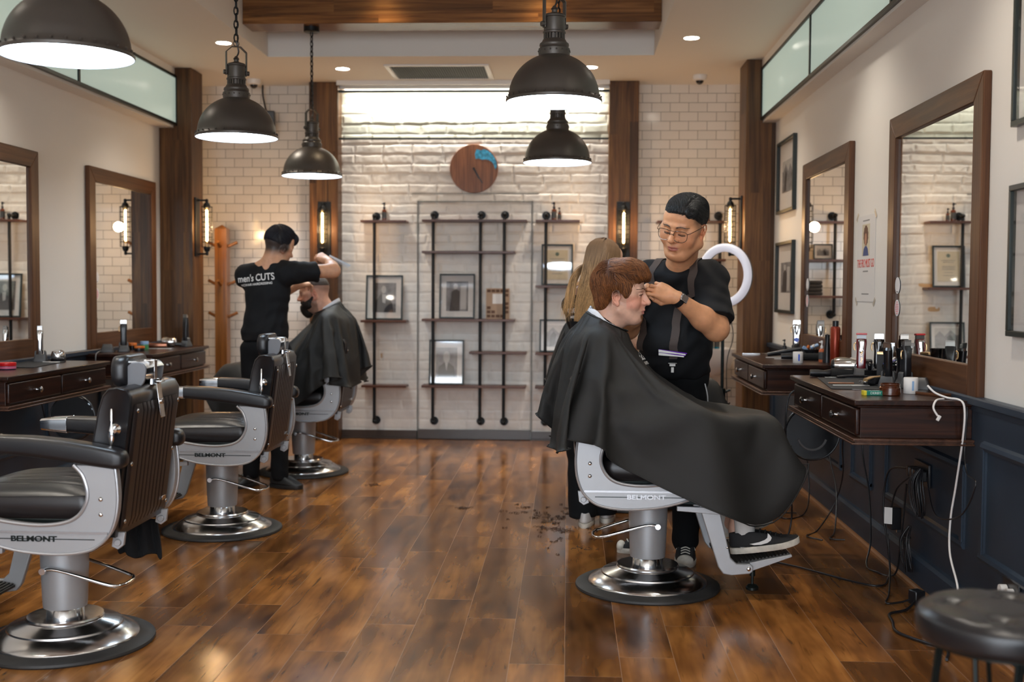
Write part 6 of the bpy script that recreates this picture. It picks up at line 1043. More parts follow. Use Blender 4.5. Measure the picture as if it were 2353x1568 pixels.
[16,0,0,-1,0,-1,-1,-5,-1,-2,1,0,-2,0,-2,-1,-1,-2,1,0,-1,0,-1,2,-1,-1,-1,4,-1,0,2,-1,-1,-5,4,4,-2,-3,0,2,0,0,1,0,-1,0,1,-1,0,-1,-1,1,-1,2,0,0,0,-2,1,0,1,-2,0,-1,1,1,1,-2,-1,1,0,3,-2,1,0,0,1,-3,1,2,1,1,1,1,1,2,0,1,0,0,3,6,-1,1,-1,0,1,2,1,2,1,4,-9,-1,-2,-4,3,5,0,-1,-1,8,-4,-2,0,0,1,0,0,1,0,0,-2,1,2,-1,-2,1,1,-4,3,-4,2,1,-1,-3,0,1,1,1,0,-1,-1,0,-1,1,0,1,-1,-1,6,-2,-2,-1,0,-1,1,-3,-1,0,-1,0,0,3,0,1,-1,0,-1,2,-2,-3,2,3,-1,-2,-2,-2,1,6,5,-5,-2,4,2,1,-3,-6,2,1,1,1,-1,-3,-1,1,0,3,-11,-5,1,0,1,0,2,0,1,4,-3,0,1,-1,1,0,1,0,0,1,-1,-1,1,-1,0,-1,0,1,-1,-2,1,1,0,1,1,0,0,0,0,0,1,-1,1,0,0,0,0,-1,2,-2,-1,0,-1,0,-1,1,-1,2,0,0,0,-1,1,0,1,-1,1,-1,1,0,0,-2,1,-1,1,1,-2,-2,0,-2,0,-1,-1,2,1,16,1,-5,3,-2],
[17,0,-1,0,-1,-1,-1,-4,-1,-3,0,1,-1,-2,-1,-1,-1,-1,1,-1,-2,0,1,1,-1,0,-2,3,2,3,-3,-1,-2,-3,2,5,-2,-1,1,-1,1,0,-1,0,0,-1,2,1,-3,0,0,-1,0,2,1,-1,-3,2,1,-1,1,-2,0,0,1,0,2,-3,-1,1,0,-3,5,-1,2,-2,2,-2,1,1,1,1,0,1,2,1,2,0,0,1,0,6,2,-1,1,0,1,1,2,1,2,-3,0,-5,-1,-3,3,3,2,-2,0,1,4,-3,1,0,-6,4,3,0,0,0,-2,1,1,-4,3,-1,2,-1,-1,-2,0,-1,-1,0,-1,3,1,1,-1,-1,-1,-1,-1,3,0,-1,0,1,-1,2,-1,0,-1,0,-1,-2,-1,0,-1,-1,1,2,1,1,-2,-1,2,0,1,-4,0,4,2,-6,-3,2,4,4,-1,-3,0,4,2,1,1,-8,-2,2,1,1,1,-1,-2,-3,1,-6,-1,-5,-1,0,1,2,0,0,1,1,2,-1,0,1,0,0,1,0,0,0,0,0,-1,0,-1,1,-1,0,-1,0,0,1,0,0,1,0,1,0,1,0,-1,0,1,0,0,0,0,-1,-1,0,1,-1,-1,-1,0,1,0,0,0,1,0,0,1,-1,0,2,-2,0,-1,2,-1,0,-1,1,1,-2,-1,-2,0,0,-1,-1,0,1,0,5,13,0,-5,2],
[16,0,1,-2,-1,0,0,-5,-2,-2,0,0,-1,0,-2,0,-2,-1,0,-2,0,-1,5,-2,-1,-1,0,2,1,3,-2,-2,-1,-1,0,3,1,-1,-1,0,0,0,1,-1,-1,0,1,3,-4,0,-1,0,0,2,-1,2,1,-1,-2,0,0,4,-6,2,0,0,2,-4,0,1,-1,0,2,1,1,-2,6,-6,1,1,1,0,2,1,1,1,2,0,0,1,-4,1,11,0,0,0,1,0,1,2,0,-1,3,-9,2,-3,1,4,2,-1,0,-4,3,2,1,0,-4,-4,8,1,0,1,-3,1,-1,-2,3,0,0,-1,0,-1,-2,1,-1,0,-1,2,1,0,-1,0,0,-3,1,2,0,-1,-1,1,3,-1,-1,-1,0,-1,-3,3,-1,-3,0,0,1,2,0,1,-1,-1,0,2,0,-3,-1,2,-1,-4,3,3,2,3,-3,-5,4,2,2,1,5,0,-13,1,1,1,0,2,1,-10,-2,-1,0,-6,0,0,0,1,1,1,0,0,1,1,1,1,-1,1,-1,1,1,0,-1,-1,0,0,0,-1,0,0,0,-1,0,0,1,1,0,1,-1,1,0,1,-1,2,-1,0,0,0,1,-2,1,-1,0,-1,0,-1,0,-1,1,0,0,1,0,0,0,0,1,0,-1,0,0,0,1,-2,0,3,-3,-1,-1,0,-1,0,-1,0,-1,0,2,1,11,1,1,0],
[17,0,-1,-1,0,-4,-2,0,-2,-1,-2,2,-1,-1,-3,0,0,-1,0,-2,-1,-1,10,-8,0,-2,1,3,0,3,-2,-1,-1,-2,-1,4,0,-1,0,0,1,-1,0,1,-1,1,-2,2,-2,1,-2,0,1,1,0,0,1,-3,1,1,3,-4,-3,3,0,1,2,-7,2,1,-1,1,1,1,0,-1,2,-2,1,1,0,2,1,1,1,1,1,0,0,-1,5,2,0,4,-1,0,0,2,2,-1,0,-5,-3,2,2,-3,0,4,2,-1,1,-2,-3,6,0,2,0,-7,4,3,0,1,-3,2,-1,-1,2,-2,1,0,-1,-1,-1,-1,0,-1,-1,3,0,1,0,-1,-1,0,1,1,-1,0,-1,1,1,0,-1,0,0,-3,5,-5,-1,-1,0,-1,1,0,2,1,-2,0,1,0,0,-2,0,0,-2,4,1,1,3,-1,-3,-2,2,4,1,4,-4,-8,1,0,2,1,2,1,-7,-3,-2,-4,-2,0,-2,0,1,1,1,1,0,1,0,0,1,1,1,0,2,-1,-1,2,-3,1,-1,0,0,-1,0,0,-1,0,0,1,0,1,0,0,1,0,1,-1,2,-2,1,0,1,0,-2,0,0,-1,0,0,-1,0,0,-1,1,0,1,0,0,3,-3,0,1,0,-1,0,0,1,0,-1,1,-3,1,-2,0,0,-1,0,-1,-1,0,1,1,3,1,9,3,-1],
[15,0,0,-1,-5,-1,0,0,0,-2,-6,5,-1,0,-2,-2,0,1,-2,-2,0,0,6,-4,-1,0,-1,3,0,2,-1,-1,-1,-1,-2,3,2,-1,0,-1,1,-1,0,0,0,0,0,1,-1,0,-1,-1,2,0,1,0,0,-1,0,0,1,-3,2,0,0,-1,3,-1,-3,0,-1,0,2,1,1,-2,1,0,0,2,0,1,0,1,1,2,2,0,1,1,2,1,-1,2,1,0,1,2,1,-1,-10,-1,3,2,3,-2,-5,7,3,-2,0,0,0,2,1,3,-3,-1,0,0,2,-2,0,5,-4,-2,4,-3,1,0,-1,-1,-3,1,-1,0,0,2,1,1,-1,-1,-1,-1,2,1,-1,-1,2,-1,1,-1,0,0,-1,-1,1,-2,-1,-1,-1,-1,4,0,0,0,-1,0,1,1,-2,0,-2,1,3,3,-1,0,2,-3,-2,0,1,3,1,-1,-2,0,-2,-1,1,2,3,-5,-1,-4,-6,-1,-1,-1,-1,1,1,0,1,1,0,0,1,1,1,2,-1,0,-1,0,1,-1,1,2,-3,-1,2,-2,0,0,0,-1,0,0,1,0,1,0,1,1,-1,1,-1,0,0,1,0,0,0,-1,0,0,-1,0,-1,-1,0,0,1,0,0,1,-1,0,1,1,-1,1,-1,0,0,0,0,0,-1,0,-1,0,0,-1,-1,-1,0,-1,0,1,1,1,2,6,4,4],
[13,0,-1,0,0,-3,-1,1,-2,-1,-3,2,0,0,-3,-1,-1,0,-1,-2,0,-1,5,-3,0,0,0,0,1,3,-1,-1,0,-3,-1,2,3,-1,-1,0,1,-1,1,-1,1,-1,1,0,-2,0,0,0,-2,3,0,1,0,-1,-1,1,0,-3,1,2,0,0,1,-4,1,0,-1,1,2,0,-1,-1,3,-1,0,1,1,1,1,1,1,1,1,0,2,1,1,-1,2,-1,2,0,1,1,0,0,-2,-5,-1,2,5,-3,-2,2,4,-3,3,-1,0,2,0,3,1,-2,-3,0,2,0,-2,-3,4,0,2,-3,2,0,-2,1,-2,-1,0,-1,-1,3,0,1,-1,0,0,-1,1,2,-3,-1,-4,9,-1,-1,-1,0,-1,-1,1,-2,-2,0,-1,0,3,-1,1,1,-1,-2,3,-1,0,-2,-1,1,6,0,-1,1,-1,-2,-2,0,3,3,-1,0,-1,0,-3,0,1,1,-4,0,-4,-2,-2,-2,-1,-1,0,-1,1,1,1,1,0,1,1,0,0,2,1,-1,-1,0,1,0,-1,-1,1,0,0,-2,1,0,-1,3,-3,1,1,0,0,1,0,0,0,0,0,1,0,0,0,-1,4,-4,0,-1,0,-1,1,-1,-1,1,-1,0,1,1,-1,1,0,0,1,-1,0,0,0,1,0,-1,-1,0,-1,0,-1,-1,1,-1,-1,-1,1,0,2,0,2,1,5,1],
[-3,11,4,-2,-1,2,-1,-2,-1,-1,-3,1,0,-2,-1,0,-1,0,-2,1,2,-2,1,-3,1,0,0,1,0,2,0,0,-2,-1,-1,1,2,1,-2,0,2,-4,2,1,-1,1,0,-1,-1,1,-2,1,-1,1,1,0,1,0,-4,3,1,3,-2,-2,0,1,0,-4,1,1,-3,2,1,1,0,-1,2,0,0,0,1,0,2,1,1,1,1,-2,4,2,0,0,-1,1,-2,-10,0,-2,2,1,-6,1,0,0,2,1,-4,3,3,4,-2,-1,-1,2,0,-4,-4,8,0,-1,2,-1,-1,-1,2,0,-1,-4,6,-1,-1,1,-2,-1,0,-1,0,3,0,0,0,-1,-1,0,1,1,-2,-1,-1,8,-4,-1,0,0,0,-2,-1,-1,0,-1,-1,0,4,-2,1,0,-1,0,2,0,-2,-1,0,0,3,1,2,-1,0,-2,-2,1,2,4,-1,-2,-1,2,-4,2,1,-2,-16,2,4,-2,-1,-1,0,-1,-2,1,0,1,1,1,0,1,0,1,1,0,1,-1,0,0,1,-1,0,0,0,0,-1,0,0,-1,8,1,-1,-8,1,0,1,1,-1,1,1,-1,1,-1,1,0,0,0,0,3,-4,0,-1,0,-1,-1,4,5,-3,-5,1,0,-1,2,-1,-1,3,-1,-1,0,0,0,0,0,-1,-1,0,-1,0,0,-1,0,-1,-2,1,1,1,2,1,-1,-2,-2],
[2,5,4,0,-1,0,0,-2,0,-2,-3,1,1,-3,0,-1,-1,1,-4,4,-2,0,2,-4,1,0,0,0,0,4,-2,0,0,-2,0,0,2,0,0,-1,2,1,-2,0,1,-2,1,0,-1,-1,0,0,1,0,0,0,1,0,0,-1,0,1,2,-2,-1,1,0,-3,1,-1,-1,1,1,1,0,-1,1,1,-1,1,1,1,1,1,1,1,1,-2,4,2,-1,0,1,-10,6,1,2,-2,0,1,-3,-1,1,-3,3,1,-3,1,4,2,0,-1,0,2,-2,-5,1,5,0,-3,5,-3,-1,0,2,0,-6,3,3,1,-1,-1,-1,-1,-1,0,0,0,1,2,-1,0,-1,-1,3,0,-1,-2,-1,1,1,1,-1,-1,1,-1,-1,0,-1,-1,0,-1,4,-2,1,1,-1,0,2,-2,-1,0,-2,1,2,1,3,0,-2,-2,0,0,3,3,-3,-1,-1,-3,2,2,0,2,-16,2,4,-1,-1,-1,-2,-1,0,-1,1,1,1,0,2,-1,1,1,0,0,1,0,1,0,0,0,-1,0,0,-1,0,0,-1,7,3,-1,0,-1,-7,1,0,1,0,0,0,1,-1,1,0,0,0,0,0,-1,-1,0,0,0,0,2,5,0,0,-4,-4,0,-1,2,0,0,1,0,-1,0,0,0,0,0,-1,0,-1,0,-1,0,-1,-1,-1,0,1,1,1,1,1,-5,2,0],
[3,1,6,1,0,-2,1,-2,0,-1,-3,-1,2,-2,-2,0,-1,2,-4,0,0,2,0,0,-1,-1,0,0,1,1,1,-1,0,-2,1,-1,1,1,-1,1,1,-1,0,-1,1,0,1,-2,0,0,-1,0,0,1,0,1,0,1,-2,0,1,0,0,0,-1,1,0,-2,1,-2,1,-1,1,1,0,-1,1,1,0,0,1,1,0,1,2,2,0,0,3,0,0,1,0,-8,2,-5,0,1,-1,0,0,-3,-1,-2,3,5,-6,2,3,1,1,-1,0,3,-3,-2,-1,4,0,1,-1,0,-1,-1,2,0,-4,3,1,2,-1,-1,-2,-2,0,-1,2,0,1,1,-1,0,-1,0,1,1,-2,0,-1,0,1,1,0,-1,-1,0,0,-1,-1,-1,-1,1,2,-1,1,1,-1,-1,1,0,0,-2,0,0,1,2,1,2,-4,0,-1,1,4,2,-3,-2,-2,1,3,-1,0,-2,-16,0,4,0,0,-2,0,-1,-2,1,0,1,1,1,0,1,0,2,-1,0,0,1,0,0,0,0,0,0,0,0,-1,-1,5,4,0,0,0,0,-4,-3,0,0,1,0,0,0,1,-1,1,0,-1,1,-1,0,0,-1,-1,0,1,7,0,0,0,0,-7,0,-1,1,0,1,-2,1,0,0,0,1,0,-1,-1,-1,0,0,0,-1,-1,0,-1,-1,0,1,1,2,0,-5,2,-2],
[4,-4,9,1,0,-1,-2,1,-1,-1,-1,-1,0,-1,-1,-1,-1,-1,-2,1,0,1,1,-1,-1,0,0,1,-1,3,0,-1,0,-1,-1,0,1,1,0,-1,1,0,1,-1,1,0,-1,-1,-1,0,0,0,1,0,0,0,1,0,0,-1,0,2,-1,0,0,0,-1,-1,1,-1,5,-5,1,0,0,-1,2,0,0,0,1,1,1,1,0,2,0,1,3,0,0,0,1,-7,2,-3,1,4,-8,4,2,-6,-2,1,-1,1,0,1,3,3,0,-1,0,0,0,-2,-1,4,1,0,0,-2,0,-1,2,0,-2,0,1,2,-1,-1,0,-2,0,-1,0,1,1,1,0,-2,0,0,1,1,-2,-1,0,-1,1,3,-1,-1,0,-1,-1,-1,0,-1,-1,0,4,-2,1,0,2,-2,3,-2,-2,0,-2,1,1,1,0,0,0,0,0,0,3,1,-3,-1,0,1,3,-2,1,-1,-16,0,3,2,-2,0,-2,-1,0,0,0,1,1,1,0,1,0,1,0,1,0,0,0,1,0,-1,0,-1,1,0,-1,6,3,-1,0,0,0,1,0,-8,0,0,0,1,0,0,0,1,-1,0,1,-1,0,0,0,0,-1,0,8,-1,0,0,0,1,-1,-8,0,0,1,0,0,0,0,0,0,0,0,0,-1,0,0,-1,-1,-1,1,-1,-1,-1,1,1,1,0,1,-4,0,0],
[4,1,3,3,-1,0,-3,1,-2,-1,-1,-1,2,-2,-2,-1,0,-1,-1,0,0,2,-1,0,-1,1,-1,0,1,1,1,0,-1,-2,0,1,0,1,0,0,1,0,-1,0,1,-1,0,-1,0,-1,0,0,0,0,2,-1,1,0,0,-1,1,0,0,1,-2,2,-1,-1,-1,2,1,-3,0,0,0,0,1,1,-1,1,1,0,2,1,1,1,1,0,3,-1,1,1,-1,-5,0,-2,1,0,-3,3,1,-1,-7,1,0,1,1,0,4,1,1,-1,0,0,0,-1,-1,2,1,1,-1,0,-1,-1,1,1,-3,2,1,1,0,-1,-2,0,-2,0,0,1,1,0,0,0,0,-1,2,-1,-1,-1,0,1,-2,3,0,-1,-1,-1,0,0,-1,0,-1,0,3,-2,1,1,0,-1,1,-1,-1,-1,0,0,1,1,0,0,1,-1,0,1,3,1,-5,1,1,1,3,-5,1,-1,-16,1,2,1,0,-1,-2,-1,0,-1,1,1,1,0,2,0,0,1,1,-1,0,1,0,0,0,0,0,0,0,-1,5,3,0,1,-1,0,0,0,0,0,-7,1,0,0,1,-1,0,0,1,0,0,0,0,-1,0,-1,0,7,0,0,0,0,0,0,0,-4,-4,1,-1,0,1,1,-1,0,0,0,1,0,-1,-1,-1,-1,0,0,-1,-1,-1,0,1,1,0,2,0,-4,0,0],
[4,2,2,3,-1,0,-1,-1,-1,-1,-2,-1,1,0,-2,-1,-2,-1,0,0,0,3,-1,-1,0,-1,0,0,1,1,1,-1,0,-1,0,-1,2,-1,0,0,2,-1,1,-2,1,1,-1,-1,-1,0,0,0,1,0,-1,1,1,-1,0,1,-1,1,0,0,0,1,-2,-1,1,0,2,-3,0,1,0,-1,1,1,0,0,1,1,0,2,1,2,-1,2,0,0,1,1,-1,-3,-1,-2,1,-1,-2,2,1,0,-2,-4,1,0,0,1,2,2,3,-1,-1,-1,0,-1,-1,4,1,-1,1,-2,0,0,1,0,-2,0,1,2,-1,-1,0,-2,0,-1,1,1,-1,2,-1,0,-1,1,0,1,-3,0,0,0,2,0,0,0,-1,-1,-1,0,-1,-1,-1,0,4,-2,1,1,0,-1,2,-2,-1,0,-2,1,1,0,1,0,0,0,1,0,2,1,4,0,-1,-4,4,-6,1,0,-16,1,1,3,-1,-2,0,-1,-1,0,1,-1,2,1,0,0,2,-1,1,2,1,-2,1,0,0,-1,0,0,0,3,4,0,0,0,0,0,0,0,0,1,-4,-4,1,0,0,1,0,0,0,0,0,0,-1,0,0,0,4,2,0,1,0,-1,0,0,1,-1,0,-7,0,0,0,0,0,0,1,0,-1,0,-1,-1,0,0,-1,0,-1,0,-1,-1,1,0,2,0,1,-4,0,-1]]
def cape_grid():
    e = np.array(CAPE).reshape(len(CAPE), 3, -1); return (np.cumsum(np.cumsum(e, 2), 0)*.002).transpose(0, 2, 1)
cape_m = M('black_cape_cloth', (.014, .0135, .0125), .62, bump=.35, bscale=900, spec=.4)
def cape(root_loc, rz, label, group='barber capes', mod=None):
    G = cape_grid(); R_, N_ = G.shape[:2]
    if mod: G = mod(G)
    for _ in range(1): H = G.copy(); H[1:-1] = G[1:-1]*.6+(G[:-2]+G[2:]+np.roll(G, 1, 1)[1:-1]+np.roll(G, -1, 1)[1:-1])*.1; G = H
    V = G.reshape(-1, 3); Fq = [(j*N_+i, (j+1)*N_+i, (j+1)*N_+(i+1) % N_, j*N_+(i+1) % N_) for j in range(R_-1) for i in range(N_)]
    o = thing('barber_cape', label, 'cape', root_loc, rz, group)
    c = ob('cloth', (V.tolist(), Fq), cape_m, o, smooth=0, solid=.0022, sub=2, fixn=False); c.data.polygons.foreach_set('use_smooth', [True]*len(Fq))
    ob('hem', tube([tuple(p) for p in G[-1]], .0030, 6, closed=True, smooth=2), cape_m, c)
    ob('collar_band', loft([[tuple(G[j][i]+np.array([0, 0, dz])) for j, dz in ((0, .004), (0, .016), (0, .017), (0, .005), (1, .003), (1, 0))] for i in list(range(N_))+[0]], cap=False), cape_m, c, smooth=60)
    return o
# ================================================================= people
tee_m = M('black_cotton_tee', (.006, .0065, .0078), .8, bump=.25, bscale=700, spec=.25)
trouser_m = M('black_trousers', (.005, .0055, .0065), .85, bump=.3, bscale=500, spec=.2)
band_m = M('neck_strip', (.78, .8, .84), .8, bump=.3, bscale=300)
eye_w = M('eye_white', (.6, .58, .55), .2); eye_d = M('eye_iris', (.03, .02, .015), .15); rubber_w = M('canvas_sole', (.62, .58, .5), .6, bump=.3, bscale=90, var=.2, vscale=30); canvas_b = M('black_canvas', (.012, .012, .013), .8, bump=.4, bscale=600)
lace_w = M('lace', (.6, .57, .5), .8); sole_b = M('black_sole', (.014, .014, .014), .5)
def eyes(t, HM, s, off, down=0):
    for q in (-1, 1):
        c = HM @ (Vector((q*.031, .0722, .0025))*s); o = Vector(off); f = (HM.to_3x3() @ Vector((0, 1, -down))).normalized()
        e = ob('eye', sph(tuple(c-o), .0146*s, 10), eye_w, t); ob('iris', lathe_to([(0, .0005), (.0055*s, 0), (.0035*s, .0012), (0, .0016)], tuple(c-o+f*.0141*s), tuple(f), 16), eye_d, e)
def decal(t, tx, size, shirt, origin, rot, mt, name='shirt_lettering', sx=1, bold=.001, lift=.0018, cuts=3):
    """lettering laid on the cloth: each vertex is dropped along the local -z direction on to the shirt surface"""
    me = text(tx, size, mt, None, None, None, mesh_only=True, depth=0, sx=sx, bold=bold); bm = bmesh.new(); bm.from_mesh(me)
    bmesh.ops.triangulate(bm, faces=bm.faces[:]); 
    for _ in range(cuts): 
        es = [e for e in bm.edges if e.calc_length() > .012]
        if es: bmesh.ops.subdivide_edges(bm, edges=es, cuts=1); bmesh.ops.triangulate(bm, faces=[f for f in bm.faces if len(f.verts) > 3])
    R = rot.to_4x4(); R.translation = origin; bvh = BVHTree.FromPolygons([tuple(v.co) for v in shirt.data.vertices], [tuple(p.vertices) for p in shirt.data.polygons]); d = -(rot @ Vector((0, 0, 1)))
    for v in bm.verts:
        p = R @ v.co; hit = bvh.ray_cast(p-d*.15, d, .5); v.co = (hit[0]-d*lift) if hit[0] else p
    bm.to_mesh(me); bm.free(); me.materials.clear(); me.materials.append(mt); o = bpy.data.objects.new(name, me); COL.objects.link(o); o.parent = t; return o
print_w = M('white_print', (.75, .74, .72), .6)
def shoe(t, toe, heel, mt_u, mt_s, w_=.048, h_=.085, name='shoe', rise=0, laces=True, cap=None, tilt=0):
    """low shoe from heel to toe point (floor level, relative to the person)"""
    toe, heel = Vector(toe), Vector(heel); d = (toe-heel); Ln = d.length; x = d.normalized(); y = Vector((0, 0, 1)).cross(x).normalized(); z = x.cross(y); Mx = Matrix((x, y, z)).transposed().to_4x4(); Mx.translation = heel
    def ring(z0, g, e=0): return [(u*Ln, v*g, z0+(u > .7)*rise*((u-.7)/.3)**2+e) for u, v in out]
    out = [];
    for i in range(28):
        a = 2*PI*i/28; u = .5+.5*math.cos(a); wv = (.72+.33*math.sin(min(1, u/.75)*PI*.62)) if u < .97 else .8; out.append((.5+.5*math.copysign(abs(math.cos(a))**.8, math.cos(a)), math.copysign(abs(math.sin(a))**.75, math.sin(a))*wv))
    sole = loft([[(a, b, c) for a, b, c in ring(z_, w_*g)] for z_, g in ((0, .93), (.006, .985), (.02, 1), (.026, .97))])
    r2 = []
    for k in range(9):
        f = k/8; hh = f; r = []
        for u, v in out:
            top = (.062+.0*u if u > .8 else .062)+.0; H = h_*(1.0 if u < .42 else max(.38, 1-(u-.42)*1.25)); sc = (1-.42*f**1.6) if u > .42 else (1-.38*f**1.4)
            r.append((.5*Ln+(u*Ln-.5*Ln)*(1-.06*f) if u < .5 else .5*Ln+(u*Ln-.5*Ln)*(1-.10*f**2), v*w_*.96*sc, .022+(H-.022)*math.sin(f*PI/2)+(u > .7)*rise*((u-.7)/.3)**2))
        r2.append(r)
    s = ob(name, tr((lambda g: ([tuple(Mx @ Vector(q)) for q in g[0]], g[1]))(loft(r2))), mt_u, t, smooth=60, sub=1)
    mv = lambda g: ([tuple(Mx @ Vector(q)) for q in g[0]], g[1])
    ob('sole', mv(sole), mt_s, s, smooth=50)
    if cap: ob('toe_cap', mv(ell_geo((Ln*.90, 0, .028+rise*.5), (Ln*.11, w_*.80, .030))), cap, s)
    if laces:
        g = []
        for k in range(5):
            u = .46+.07*k; z_ = .022+(h_*max(.38, 1-(u-.42)*1.25)-.022)+.003; g.append(tube([(u*Ln, -w_*.42, z_-.008), (u*Ln+.006, 0, z_+.001), (u*Ln, w_*.42, z_-.008)], .003, 6, smooth=3))
        g.append(tube([(.47*Ln, 0, h_), (.47*Ln+.0, .03, h_*.9), (.52*Ln, .045, h_*.62)], .0022, 5, smooth=3)); g.append(tube([(.47*Ln, 0, h_), (.47*Ln, -.03, h_*.9), (.52*Ln, -.045, h_*.62)], .0022, 5, smooth=3))
        ob('lace', mv(join(*g)), laces if laces is not True else lace_w, s)
    return s, Mx, Ln
def ell_geo(c, r): return sph(c, r, 10)
BK = (.012, .011, .012)
# ----------------------------------------------------------------- barber with glasses (facing the camera, bent over the customer)
def barber_glasses():
    off = (.50, 5.45, 0); s = 1.13; t = thing('person', 'barber in glasses and brown braces over a black T-shirt, bent over the red haired customer', 'person', off)
    HM = hmat((.524, 5.185, 1.590), (-.52, -.80, -.33), math.radians(-12)); Hp = xf(head_prims(fat=1, nose=1.15, lid=1), HM, s)
    neck = [cone(HM @ Vector((0, -.03, -.05)), (.53, 5.36, 1.40), .066, .070, .03), cone(HM @ Vector((0, .01, -.09)), (.515, 5.325, 1.39), .05, .056, .03)]
    shL, elL, wrL = Vector((.664, 5.28, 1.350)), Vector((.668, 5.12, 1.128)), Vector((.482, 5.0, 1.262))
    shR, elR, wrR = Vector((.37, 5.45, 1.35)), Vector((.285, 5.36, 1.12)), Vector((.318, 5.12, 1.27))
    arms = limb([shL, elL, elL+(wrL-elL)*.35, wrL], (.062, .053, .050, .031), .03)+limb([shR, elR, elR+(wrR-elR)*.35, wrR], (.06, .05, .046, .03), .03)
    HL = hfr(wrL+(wrL-elL).normalized()*.015, (-.87, -.10, .36), (.25, -.93, .28)); hl = xf(hand_prims([(14, 22, 8), (24, 34, 14), (38, 58, 30), (46, 64, 34)], spread=2.2, thumb=((.018, .024, -.010), (.045, .042, -.024), (.074, .034, -.040), (.098, .020, -.046)), s=1), HL, 1.0)
    HR = hfr(wrR+(wrR-elR).normalized()*.015, (.25, -.85, .28), (-.8, .2, .5)); hr_ = xf(hand_prims([(35, 35, 10), (40, 35, 15), (55, 50, 30), (60, 60, 35)], s=-1), HR, .95)
    chest = [ell((.52, 5.39, 1.26), (.165, .11, .15), k=.05), cone((.43, 5.41, 1.355), (.63, 5.32, 1.35), .058, .058, .05)]
    fade = lambda x, y, z: sm(.045, .075, z+.35*np.maximum(0, -y-.02)+.02-.5*np.maximum(0, y-.02))*sm(.02, .0, y-.052)*.0+sm(-.03, .06, z)*sm(.066, .03, y)*(x > .04)+sm(-.06, .03, z)*(y < -.03)*.9
    col = skin_col((.64, .31, .16), HM, s, (.42, .13, .11), BK, (.12, (.3, .17, .1)), (fade, (.03, .022, .018)), .12, lz=-.0075, bw=.25, bt=.003)
    body = sob('body', Hp+neck+[('g', arms+hl+hr_, .01)]+chest, (.22, 4.86, 1.03), (.78, 5.56, 1.76), .0029, skin_m, t, col=col, off=off, relax=1)
    brow_k = M('black_brow', (.012, .01, .01), .6); face_lines(t, HM, s, off, body, brow_k, brow_k, lz=-.0075, bz=.0205, nb=80)
    # hair: side parted, combed back
    cap = [ell((0, -.022, .040), (.083, .100, .079), k=.02), ell((-.012, .042, .080), (.064, .048, .030), k=.03), ell((.0, -.03, .078), (.074, .07, .040), k=.03)]
    cutl = [cut((0, .074, .064), (0, .82, -.57)), cut((0, -.02, .012), (0, .25, -.97))]
    P = xf(cap+cutl, HM, s); c = HM.translation
    def dsp(X, Y, Z):
        Mi = HM.inverted(); x = (Mi[0][0]*X+Mi[0][1]*Y+Mi[0][2]*Z+Mi[0][3])/s; y = (Mi[1][0]*X+Mi[1][1]*Y+Mi[1][2]*Z+Mi[1][3])/s; return (.0018*np.sin(x*420+4*np.sin(y*40))+.006*np.exp(-((x+.036-.0*y)/.004)**2)).astype(np.float32)
    colh = lambda V: np.tile(np.array([.014, .012, .012]), (len(V), 1))
    hobj = sob('hair', P, tuple(c-Vector((.16, .16, .08))), tuple(c+Vector((.16, .16, .2))), .0034, hair_m, t, dsp, colh, off)
    V, Fq = sdf_geo(P, tuple(c-Vector((.16, .16, .08))), tuple(c+Vector((.16, .16, .2))), .005); rd = random.Random(11)
    flow = lambda q: ((.55 if q.x > -.036 else -.7)*(1 if q.z > .06 else .3), -.75, .45 if q.y > .05 else (-.05 if q.z > .1 else -.5))
    hp = comb(V, Fq, HM, s, lambda q: q.z > .045 or q.y < -.02, flow, 3600, lambda q: .055, 5, .0016, rd, .12)
    hair('hair_strands', hobj, hp, .00075, lambda p, f, cv: (.010+.02*cv**4,)*3, off, rd)
    # t-shirt
    shirt = [ell((.51, 5.35, 1.365), (.125, .098, .055), k=.04), ell(shL+Vector((-.006, .005, -.008)), .074, k=.05), ell(shR+Vector((.01, 0, 0)), .082, k=.05), ell((.52, 5.40, 1.25), (.188, .128, .17), k=.07), ell((.512, 5.39, 1.04), (.178, .148, .16), k=.06), ell((.508, 5.42, .93), (.176, .14, .075), k=.04), cone((.445, 5.42, 1.37), (.625, 5.32, 1.365), .066, .066, .06)]
    sl = [('g', limb([shL+Vector((-.01, .01, .005)), elL+(shL-elL)*.0], (.080, .088), .03)+[cut(elL+(shL-elL)*.16, elL-shL+Vector((0, 0, -.05)))], .045), ('g', limb([shR, elR], (.084, .08), .03)+[cut(elR+(shR-elR)*.22, elR-shR)], .045)]
    neckhole = [ell((.508, 5.285, 1.458), (.088, .110, .058), (.30, .0, 0), k=.008, op='s')]
    fd = folds(.0042, [((.5, 0, .8), 34, 0, 1.6), ((-.8, .2, .45), 27, 1.3, 1.9), ((.3, .5, -.7), 45, 2.2, 1.2)])
    sh = sob('t_shirt', shirt+sl+neckhole+[cut((.5, 5.4, .885), (0, 0, -1))], (.22, 5.0, .86), (.80, 5.62, 1.47), .0055, tee_m, t, fd, off=off)
    # braces
    bvh = BVHTree.FromPolygons([tuple(v.co) for v in sh.data.vertices], [tuple(p.vertices) for p in sh.data.polygons]); br = M('brown_webbing', (.05, .034, .028), .7, bump=.4, bscale=800)
